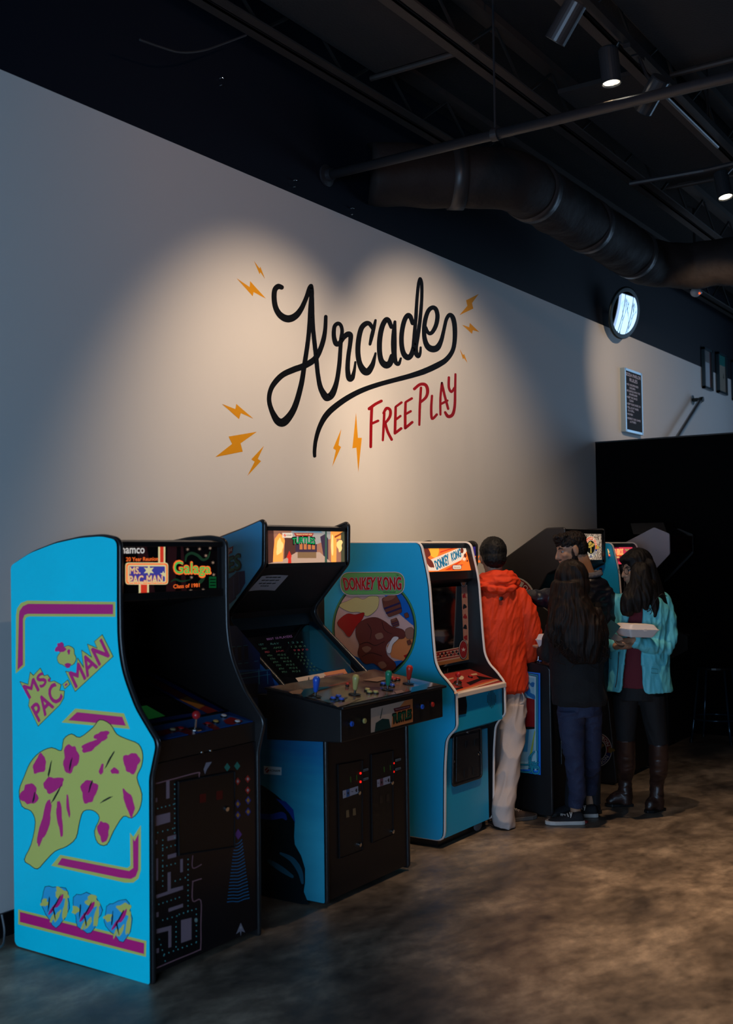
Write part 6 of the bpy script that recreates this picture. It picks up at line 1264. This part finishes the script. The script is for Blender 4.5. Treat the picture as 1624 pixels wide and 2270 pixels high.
for k in range(16): 
    t = k*2.4; Eh(mb, P(.012+.060*math.cos(t), .092+.008*math.sin(t*1.7), .05*math.sin(t)), .020, .016, .020)
b_, n_ = baked(mb, .0045, 2); wrinkle(b_, n_, .004, (70, 70, 70), True, 1.0); part('hair', r, b_, hm, smooth=True)
mb = MB(); Eh(mb, P(.046, -.092, 0), .046, .032, .043); Eh(mb, P(.008, -.066, .034), .032, .046, .034); Eh(mb, P(.008, -.066, -.034), .032, .046, .034); Eh(mb, P(.082, -.045, 0), .010, .0055, .026)
for k in (-1, 1): Eh(mb, P(.006, -.020, .062*k), .016, .050, .012); Eh(mb, P(.034, -.058, .038*k), .030, .030, .018)
b_, n_ = baked(mb, .004, 2); wrinkle(b_, n_, .0025, (120, 120, 120), False, 2.0); part('beard', r, b_, mat('beard_hair', (0.022, 0.013, 0.010), .8, bump=1, bump_scale=300), smooth=True)
cn_ = cloth('navy_nylon', (0.006, 0.007, 0.014), .38, .2, 50)
a_ = (SR*.95 + SF*.3).normalized(); bb_ = (SF*.95 - SR*.3).normalized()
mb = MB(); rings(mb, [(S(px, py), rx, ry, a_, bb_) for px, py, rx, ry in ((1302,1278,.075,.07),(1303,1290,.125,.09),(1302,1308,.165,.11),(1300,1340,.18,.125),(1298,1400,.175,.13),(1298,1470,.165,.13),(1298,1545,.165,.135),(1298,1552,.15,.12))], 32)
chain(mb, [S(1266, 1312), S(1232, 1324, .02), S(1196, 1328, .06), S(1176, 1322, .10)], [.07, .064, .056, .044], 16)
chain(mb, [S(1336, 1318, -.01), S(1343, 1370, -.02), S(1342, 1415, -.05), S(1322, 1466, -.15)], [.068, .066, .058, .042], 16)
b_, n_ = baked(mb, .006, 4); wrinkle(b_, n_, .007, (10, 10, 16), True, 5.0); jk = part('jacket', r, b_, cn_, smooth=True)
mb = MB()
for off_, rr_, rad_ in ((0, .078, .012), (.014, .074, .010)): mb.tube([S(1303, 1276) + UP*(off_+.012*math.cos(t*math.pi/10)) + a_*rr_*1.05*math.cos(t*math.pi/10) + bb_*rr_*math.sin(t*math.pi/10) for t in range(20)], rad_, 8, closed=True)
b_, n_ = baked(mb, .005, 3); wrinkle(b_, n_, .002, (40, 40, 40)); part('collar', jk, b_, cloth('grey_denim', (0.16, 0.16, 0.19), .8), smooth=True)
mb = MB(); rings(mb, [(S(1297,1535), .135, .125, SR, SF), (S(1297,1585), .13, .12, SR, SF)], 24)
for c0, c1, fp in ((1282, 1278, f1), (1311, 1308, f2)): rings(mb, [(S(c0,1570), .075, .085, SR, SF), (S(c1,1680), .062, .072, SR, SF), (Vector((fp.x, fp.y, .06)), .055, .065, SR, SF)], 24)
b_, n_ = baked(mb, .007, 3); wrinkle(b_, n_, .005); part('trousers', r, b_, cloth('black_denim', (0.010, 0.010, 0.014), .8), smooth=True)
for fp in (f1, f2): shoe(r, Vector((fp.x, fp.y, 0))+SR*.05+SF*.02, Vector((fp.x, fp.y, 0))-SR*.19-SF*.04, mat('black_canvas', (0.010, 0.010, 0.013), .8, bump=.3, bump_scale=200), mat('black_rubber', (0.012, 0.012, 0.012), .6), None)

# ---- C: long dark hair, black coat, seen from behind
D = 6.76; S = lambda px, py, db=0.0: dep(px, py, D+db)
fa_ = onz(1284, 1830, 0); r = root('person', fa_, 'person with waist-long dark hair, black coat, blue jeans and white-soled sneakers, seen from behind', 'person')
sk = skin('skin_warm', (0.46, 0.24, 0.14)); hc = S(1260, 1290, .0); f_, u_, l_ = frame(-SR*.80 + SF*.62 - UP*.15)
mb = MB(); P, E = head_pieces(mb, hc, f_, u_, l_, .95)
cap(mb, P(-.04, -.05, 0), S(1272, 1350), .05, .055)
chain(mb, [S(1276, 1362), S(1278, 1430), S(1280, 1510), S(1280, 1560)], [.07, .08, .08, .075], 16)
chain(mb, [S(1234, 1370, .05), S(1218, 1445, .08), S(1204, 1440, .22)], [.036, .032, .026]); hand_pieces(mb, S(1206, 1436, .20), -SR*.5+SF+UP*.1, UP, SR, .55, .92)
chain(mb, [S(1322, 1370, -.04), S(1330, 1450, -.02), S(1280, 1476, .14)], [.036, .032, .026]); hand_pieces(mb, S(1280, 1476, .14), -SR+SF*.3, UP, SF, .55, .92)
ak1 = onz(1276, 1824, 0) + UP*.075; ak2 = onz(1310, 1806, 0) + UP*.075
chain(mb, [S(1268, 1580), S(1274, 1700, .035), S(1280, 1760, .065), ak1 + UP*.02, ak1 - UP*.03], [.052, .038, .034, .033, .033]); chain(mb, [S(1304, 1580, .10), S(1312, 1700, .20), ak2 + UP*.12, ak2, ak2 - UP*.03], [.052, .036, .033, .032, .032])
b_, n_ = baked(mb, .0055, 3, .4); part('body', r, b_, sk, smooth=True); eye_parts(r, P, .95, f_, brow=(MATS['dark_brow'], 1))
cc = cloth('black_wool', (0.006, 0.006, 0.007), .85, .3, 120)
a_ = (SR*.95 - SF*.2).normalized(); bb_ = (SF*.95 + SR*.2).normalized()
mb = MB(); rings(mb, [(S(px, py), rx, ry, a_, bb_) for px, py, rx, ry in ((1274,1338,.065,.065),(1275,1350,.11,.085),(1276,1366,.15,.10),(1276,1400,.165,.115),(1276,1450,.16,.12),(1280,1500,.162,.13),(1283,1550,.165,.14),(1283,1562,.155,.13))], 32)
chain(mb, [S(1240, 1366, .03), S(1226, 1405, .05), S(1216, 1448, .08), S(1205, 1444, .20)], [.058, .058, .054, .042], 16)
chain(mb, [S(1314, 1366, -.02), S(1326, 1410, -.03), S(1328, 1455, -.01), S(1284, 1478, .13)], [.058, .058, .054, .042], 16)
b_, n_ = baked(mb, .006, 4); wrinkle(b_, n_, .005, (8, 8, 6), True, 9.0); part('coat', r, b_, cc, smooth=True)
hm = hairmat('long_dark_hair', (0.003, 0.002, 0.002), (0.022, 0.010, 0.006))
def hairball(mb, P, f_, u_, l_):
    for p, rf, ru, rl in ((P(-.022, .036, 0), .104, .096, .088), (P(-.055, -.03, 0), .07, .09, .084)):
        o = len(mb.v); mb.ball((0, 0, 0), (1, 1, 1), 20, 14)
        for i in range(o, len(mb.v)): v = mb.v[i]; mb.v[i] = p + f_*v.x*rf + l_*v.y*rl + u_*v.z*ru
mb = MB(); hairball(mb, P, f_, u_, l_)
rings(mb, [(S(px, py, db), rx, ry, a_, bb_) for px, py, db, rx, ry in ((1262,1290,-.03,.095,.085),(1264,1320,-.05,.10,.085),(1268,1350,-.08,.13,.08),(1274,1385,-.11,.155,.072),(1282,1420,-.125,.150,.062),(1290,1450,-.13,.115,.05),(1294,1470,-.13,.07,.035))], 36)
chain(mb, [S(1236, 1300, -.02), S(1228, 1350, -.06), S(1222, 1400, -.10), S(1228, 1432, -.12)], [.04, .035, .028, .012], 12)
chain(mb, [S(1322, 1360, -.07), S(1334, 1405, -.09), S(1336, 1450, -.10)], [.04, .038, .014], 12)
b_, n_ = baked(mb, .006, 4)
for i, v in enumerate(b_.v):
    t = (v - hc).dot(SR); q = (v - hc).dot(SF); a = noise.noise(Vector((t*26 + noise.noise(v*6)*1.6, q*26, v.z*2.2))); b_.v[i] = v + n_[i]*((1-abs(a)*3)*.0062)
part('hair', r, b_, hm, smooth=True)
st_ = MB(); rs_ = random.Random(5)
for k in range(46):
    x = rs_.uniform(1222, 1342); y = rs_.uniform(1375, 1420); c = [S(x + rs_.uniform(-6, 6)*j + (x-1280)*.03*j, y + 16*j, -.15-.006*j) for j in range(5)]; st_.tube(catmull(c, 3), .0016, 4)
part('hair_strands', r, st_, hm, smooth=True)
cjn = cloth('dark_blue_denim', (0.020, 0.030, 0.075), .75, .4, 160)
mb = MB(); rings(mb, [(S(1283,1545,.03), .135, .12, SR, SF), (S(1283,1585,.03), .13, .115, SR, SF)], 24)
rings(mb, [(S(1266,1575), .085, .088, SR, SF), (S(1268,1640,.015), .070, .078, SR, SF), (S(1274,1700,.035), .055, .066, SR, SF), (S(1280,1760,.065), .050, .056, SR, SF), (ak1 + UP*.05, .045, .05, SR, SF), (ak1 + UP*.02, .045, .05, SR, SF)], 24)
rings(mb, [(S(1306,1575,.09), .078, .085, SR, SF), (S(1308,1640,.15), .066, .076, SR, SF), (S(1312,1700,.20), .052, .062, SR, SF), (ak2 + UP*.12, .046, .052, SR, SF), (ak2 + UP*.05, .042, .048, SR, SF)], 24)
b_, n_ = baked(mb, .006, 4); wrinkle(b_, n_, .0042, (11, 11, 14), True, 2.0); part('jeans', r, b_, cjn, smooth=True)
mu = MATS['black_canvas']; mw = mat('white_rubber', (0.62, 0.55, 0.50), .6); mwl = mat('bright_lace', (0.72, 0.64, 0.58), .8)
h1 = onz(1296, 1829, 0)+SF*.03; t1 = onz(1210, 1827, 0); s1 = shoe(r, h1, t1, mu, mw, mwl, .080, .045)
part('red_heel_tab', s1, MB().box(h1+Vector((-.012, -.012, .006)) + SR*.008, h1+Vector((.012, .012, .018)) + SR*.010), mat('heel_red', (0.35, 0.03, 0.02), .6))
h2 = onz(1325, 1812, 0); shoe(r, h2+SF*.02, h2 - SR*.23 + SF*.03, mu, mw, mwl, .080, .045)

# ---- D: aqua jacket, profile to the left, carrying a takeout box
D = 7.04; S = lambda px, py, db=0.0: dep(px, py, D+db)
fa_ = onz(1410, 1797, 0); r = root('person', fa_, 'person with glasses in an aqua raincoat, dark red top and brown knee boots', 'person')
sk = skin('skin_tan', (0.42, 0.22, 0.13)); hc = S(1406, 1262); f_, u_, l_ = frame(-SR*.93 - SF*.37 - UP*.16)
mb = MB(); P, E = head_pieces(mb, hc, f_, u_, l_, .93)
cap(mb, P(-.03, -.05, 0), S(1416, 1320), .050, .055)
chain(mb, [S(1418, 1335), S(1416, 1400), S(1412, 1480), S(1412, 1525)], [.07, .075, .08, .075], 16)
wr = S(1404, 1421, -.22)
chain(mb, [S(1468, 1340, -.02), S(1478, 1430, -.06), wr], [.036, .032, .026]); hand_pieces(mb, wr, -SR - UP*.05 - SF*.05, UP*.75 - SF*.45, UP*.3-SF, .62, .95)
wr2 = S(1392, 1430, -.03)
chain(mb, [S(1368, 1335, .06), S(1356, 1425, .04), S(1366, 1432, -.10)], [.036, .032, .026]); hand_pieces(mb, S(1366, 1432, -.10), SR*.4 - SF - UP*.1, UP, SR, .35, .92)
k1 = onz(1386, 1786, 0); k2 = onz(1456, 1797, 0)
chain(mb, [S(1388, 1535, .01), S(1386, 1650, .11), S(1388, 1710, .16), k1 + UP*.16, k1 + UP*.08], [.052, .036, .026, .022, .022]); chain(mb, [S(1441, 1535, -.01), S(1458, 1650, .02), S(1459, 1715, .05), k2 + UP*.16, k2 + UP*.08], [.052, .038, .034, .030, .028])
b_, n_ = baked(mb, .0050, 2, .4); part('body', r, b_, sk, smooth=True); eye_parts(r, P, .93, f_, brow=(MATS['dark_brow'], 1.2))
part('lips', r, MB().ball(P(.083, -.052, 0), (.008, .014, .0045), 10, 6).ball(P(.081, -.062, 0), (.008, .013, .0055), 10, 6), mat('lips_rose', (0.40, 0.12, 0.09), .4), smooth=True)
gl = MB()
for k in (-1, 1):
    gl.tube([P(.090, .004, .033*k) + (u_*math.sin(t*math.pi/10) + l_*math.cos(t*math.pi/10))*.0215 for t in range(20)], .0016, 6, closed=True)
    gl.tube([P(.088, .010, .054*k), P(.04, .012, .078*k), P(-.005, .008, .084*k)], .0015, 6)
gl.tube([P(.092, .008, .012), P(.095, .012, 0), P(.092, .008, -.012)], .0015, 6)
part('glasses', r, gl, mat('glasses_metal', (0.03, 0.03, 0.035), .25, .7), smooth=True)
hm = hairmat('straight_black_hair', (0.003, 0.003, 0.003), (0.011, 0.007, 0.006))
mb = MB()
for p, rf, ru, rl in ((P(-.030, .040, 0), .102, .092, .088), (P(-.060, -.02, 0), .070, .10, .088), (P(.030, .075, 0), .056, .035, .066)):
    o = len(mb.v); mb.ball((0, 0, 0), (1, 1, 1), 20, 14)
    for i in range(o, len(mb.v)): v = mb.v[i]; mb.v[i] = p + f_*v.x*rf + l_*v.y*rl + u_*v.z*ru
for L_ in ([(1413,1262,-.088),(1412,1300,-.120),(1409,1330,-.150),(1412,1352,-.165)], [(1424,1262,-.090),(1428,1300,-.120),(1428,1328,-.145),(1430,1345,-.155)], [(1403,1300,-.10),(1393,1330,-.14),(1390,1350,-.15)]):
    chain(mb, [S(*q) for q in L_], [.040, .048, .046, .022][:len(L_)], 12)
chain(mb, [S(1434,1255,-.04), S(1446,1300,-.04), S(1462,1335,-.05), S(1484,1358,-.03)], [.052, .056, .042, .016], 12); chain(mb, [S(1440,1300,-.10), S(1450,1335,-.13), S(1451,1366,-.14)], [.04, .030, .014], 12)
chain(mb, [S(1425,1250,.05), S(1440,1310,.08), S(1450,1360,.10)], [.06, .06, .03], 12)
b_, n_ = baked(mb, .0055, 4)
for i, v in enumerate(b_.v):
    t = (v - hc).dot(SR); q = (v - hc).dot(SF); a = noise.noise(Vector((t*30 + v.z*5, q*30, v.z*2))); b_.v[i] = v + n_[i]*((1-abs(a)*3)*.0045)
part('hair', r, b_, hm, smooth=True)
# clothes: red top, open raincoat, leggings, boots
fd = (-SR*.42 - SF*.90).normalized(); sd_ = UP.cross(fd)                 # chest direction
mb = MB(); rings(mb, [(S(px, py), rx, ry, sd_, fd) for px, py, rx, ry in ((1414,1322,.07,.065),(1415,1340,.125,.10),(1415,1375,.138,.118),(1413,1430,.125,.115),(1412,1480,.132,.118),(1412,1522,.138,.12))], 30)
b_, n_ = baked(mb, .006, 3); wrinkle(b_, n_, .003, (9, 9, 7), True, 4); part('top', r, b_, cloth('dark_red_knit', (0.14, 0.010, 0.018), .85, .3, 90), smooth=True)
ca = cloth('aqua_shell_fabric', (0.13, 0.60, 0.68), .5, .15, 60)
mb = MB(); g = .30; RG = [(S(px, py), rx, ry, sd_, fd) for px, py, rx, ry in ((1414,1316,.085,.075),(1416,1326,.135,.098),(1417,1340,.168,.115),(1417,1370,.178,.132),(1416,1410,.172,.140),(1414,1450,.178,.150),(1413,1490,.192,.162),(1413,1530,.205,.172))]
n = 40; o = 0; ngap = len(RG)
for j, (c, rx, ry, a, b) in enumerate(RG):
    gg = .20 + .16*j/ngap                                            # half opening angle round the chest
    for i in range(n+1):
        t = math.pi/2 + gg + (2*math.pi-2*gg)*i/n; mb.v.append(c + a*rx*math.cos(t) + b*ry*math.sin(t))
for j in range(len(RG)-1):
    for i in range(n): mb.f.append((j*(n+1)+i, j*(n+1)+i+1, (j+1)*(n+1)+i+1, (j+1)*(n+1)+i))
tmp = bpy.data.meshes.new('t'); tmp.from_pydata(mb.v, [], mb.f); to_ = bpy.data.objects.new('t', tmp); COL.objects.link(to_)
sb = to_.modifiers.new('s', 'SUBSURF'); sb.levels = 2; sb.render_levels = 2; so = to_.modifiers.new('k', 'SOLIDIFY'); so.thickness = .016; so.offset = 0
dg = bpy.context.evaluated_depsgraph_get(); em_ = bpy.data.meshes.new_from_object(to_.evaluated_get(dg)); mb = MB(); mb.add([v.co for v in em_.vertices], [tuple(p.vertices) for p in em_.polygons]); bpy.data.objects.remove(to_)
chain(mb, [S(1464, 1334, -.01), S(1474, 1370, -.02), S(1479, 1412, -.05), S(1474, 1434, -.08)], [.060, .064, .058, .050], 16); chain(mb, [S(1472, 1432, -.08), S(1438, 1432, -.16), S(1408, 1422, -.21)], [.050, .046, .036], 16)
chain(mb, [S(1370, 1336, .05), S(1358, 1380, .05), S(1354, 1420, .03), S(1362, 1430, -.06)], [.058, .056, .050, .040], 16)
mb.tube([S(1416, 1322) + UP*(.004*math.cos(t*math.pi/8)) + sd_*.095*math.cos(t*math.pi/8) + fd*(-.085*math.sin(t*math.pi/8)) for t in range(9)], .022, 10)
b_, n_ = baked(mb, .0058, 3, .4)
for i, v in enumerate(b_.v):
    t = (v - S(1415, 1400)).dot(SR)/.2; a = noise.noise(Vector((t*2.6, v.z*6.5 - t*2.4, 7.3))); a2 = noise.noise(Vector((t*7+v.z*3, v.z*14, 2.1))); k = 1.0 if v.z > .95 else .55
    b_.v[i] = v + n_[i]*((1-abs(a)*3.4)*.0065 + (1-abs(a2)*3)*.0030)*k
jk = part('raincoat', r, b_, ca, smooth=True)
part('drawcord', jk, MB().tube(catmull([S(x, y, -.185) for x, y in ((1478,1322),(1466,1317),(1454,1328),(1446,1342),(1440,1352),(1434,1356),(1438,1348),(1444,1356),(1440,1362))], 4), .0022, 6), m_blk, smooth=True)
part('zip_tape', jk, MB().tube(catmull([S(x, y, -.175) for x, y in ((1371,1445),(1369,1480),(1366,1510),(1363,1524))], 4), .003, 6), m_blk, smooth=True)
part('pocket_flap', jk, MB().tube([S(x, y, -.185) for x, y in ((1443,1482),(1457,1484),(1457,1494),(1443,1492))], .0022, 6, closed=True), cloth('aqua_seam', (0.08, 0.38, 0.42)))
mb = MB(); rings(mb, [(S(1413,1505), .130, .115, SR, SF), (S(1413,1550), .13, .115, SR, SF)], 24)
rings(mb, [(S(1386,1540,.02), .082, .088, SR, SF), (S(1386,1600,.07), .066, .076, SR, SF), (S(1387,1650,.11), .054, .062, SR, SF), (S(1387,1680,.13), .05, .056, SR, SF)], 24)
rings(mb, [(S(1442,1540,-.01), .082, .088, SR, SF), (S(1450,1600,.01), .068, .076, SR, SF), (S(1458,1650,.02), .056, .062, SR, SF), (S(1459,1680,.035), .05, .056, SR, SF)], 24)
b_, n_ = baked(mb, .006, 4); wrinkle(b_, n_, .002); part('leggings', r, b_, cloth('black_knit', (0.006, 0.006, 0.007), .8), smooth=True)
mbt = mat('brown_leather', (0.050, 0.020, 0.014), .36, noise_amt=.4, noise_scale=12, bump=.25, bump_scale=40)
for kk, top_, mid, toe_ in ((k1, S(1386, 1640, .10), S(1388, 1710, .16), onz(1343, 1787, 0)), (k2, S(1459, 1648, .02), S(1459, 1715, .05), onz(1432, 1802, 0))):
    mb = MB(); rings(mb, [(top_, .060, .066, SR, SF), (top_*.6+mid*.4, .060, .066, SR, SF), (mid, .053, .058, SR, SF), (mid*.5 + (kk + UP*.17)*.5, .048, .053, SR, SF), (kk + UP*.17, .042, .048, SR, SF), (kk + UP*.09, .044, .052, SR, SF), (kk + UP*.03, .042, .05, SR, SF), (kk + UP*.012, .040, .048, SR, SF)], 24)
    cap(mb, kk + UP*.06, toe_*.55 + kk*.45 + UP*.050, .048, .040, 14); cap(mb, toe_*.55 + kk*.45 + UP*.048, toe_ + UP*.034 + (kk-toe_).normalized()*.03, .040, .030, 14)
    for i, v in enumerate(mb.v): mb.v[i] = Vector((v.x, v.y, max(v.z, .012)))
    b_, n_ = baked(mb, .0055, 4); wrinkle(b_, n_, .003, (10, 10, 22), True, kk.x, fn=lambda v: 1.0 if .08 < v.z < .35 else .3); bt = part('boot', r, b_, mbt, smooth=True)
    d_ = (toe_-kk).normalized(); q_ = UP.cross(d_); part('sole', bt, MB().hull([kk - d_*.045 + q_*.036, kk + d_*.05 + q_*.040, toe_ - d_*.03 + q_*.038, toe_ + d_*.005 + q_*.015, toe_ + d_*.005 - q_*.015, toe_ - d_*.03 - q_*.038, kk + d_*.05 - q_*.040, kk - d_*.045 - q_*.036], (0, 0, .018)), m_blk, bevel=.003)

# ---- what they hold
def foam_box(c, ax, ay, w, d, h, lab, nm='takeout_box'):
    r = root(nm, c, lab, 'box', 'white foam takeout boxes'); az = ax.cross(ay)
    if az.z < 0: az = -az
    Q = lambda a, b, z: c + ax*a*w/2 + ay*b*d/2 + az*z
    def ring_(s_, z, rad=.16): return [Q(x, y, z) for x, y in fillet([(-s_,-s_),(s_,-s_),(s_,s_),(-s_,s_)], rad, 4)]
    def loft(Ls):
        m_ = MB(); k = len(Ls[0])
        for L_ in Ls: m_.v += L_
        for j in range(len(Ls)-1):
            for i in range(k): m_.f.append((j*k+i, j*k+(i+1) % k, (j+1)*k+(i+1) % k, (j+1)*k+i))
        m_.f.append(tuple(range(k))); m_.f.append(tuple(range((len(Ls)-1)*k, len(Ls)*k))); return m_
    mf = mat('white_foam', (0.78, 0.70, 0.66), .6, bump=.1, bump_scale=200)
    part('tray', r, loft([ring_(.72, 0), ring_(.78, .006), ring_(.97, h*.56), ring_(1.02, h*.57), ring_(1.02, h*.60)]), mf, smooth=False)
    part('lid', r, loft([ring_(1.02, h*.605), ring_(1.02, h*.64), ring_(.95, h*.66), ring_(.80, h*.97), ring_(.74, h)]), mf)
    part('front_tab', r, MB().hull([Q(-.1, -1.03, h*.5), Q(.1, -1.03, h*.5), Q(.1, -1.03, h*.66), Q(-.1, -1.03, h*.66)], ay*-.003), mf)
    return r
bx = S(1408, 1411, -.22); foam_box(bx, (SR*.93+SF*.36-UP*.05).normalized(), (SF*.93-SR*.36+UP*.02).normalized(), .215, .19, .078, 'white foam takeout box resting on the forearm of the person in aqua')
D = 6.76; foam_box(S(1219, 1437, .17), (SR*.8+SF*.6).normalized(), (SF*.8-SR*.6).normalized(), .13, .13, .088, 'white foam takeout box held by the long-haired person, beside the orange sleeve')
D = 7.04
ph = S(1352, 1396, -.30); a1 = (SR*.75-UP*.55).normalized(); a2 = (SF*.5+UP*.55+SR*.6).normalized(); a3 = a1.cross(a2).normalized()
mb = MB().hull([ph - a1*.035 - a2*.06, ph + a1*.035 - a2*.06, ph + a1*.035 + a2*.06, ph - a1*.035 + a2*.06], a3*.008)
single('phone', mb, mat('dark_glossy', (0.02, 0.06, 0.08), .15), 'dark glossy phone in the hand of the person in aqua', 'phone')
wl = S(1362, 1414, -.29); single('wallet', MB().hull([wl + SR*x*1.0 + UP*z for x, z in ((-.045, .022), (.0, .026), (.045, .004), (.05, -.012), (.02, -.02), (-.04, -.006))], SF*.05), mat('taupe_leather', (0.20, 0.15, 0.12), .5, bump=.3, bump_scale=80), 'taupe folded wallet held under the phone by the person in aqua', 'wallet')
finish_sheets()
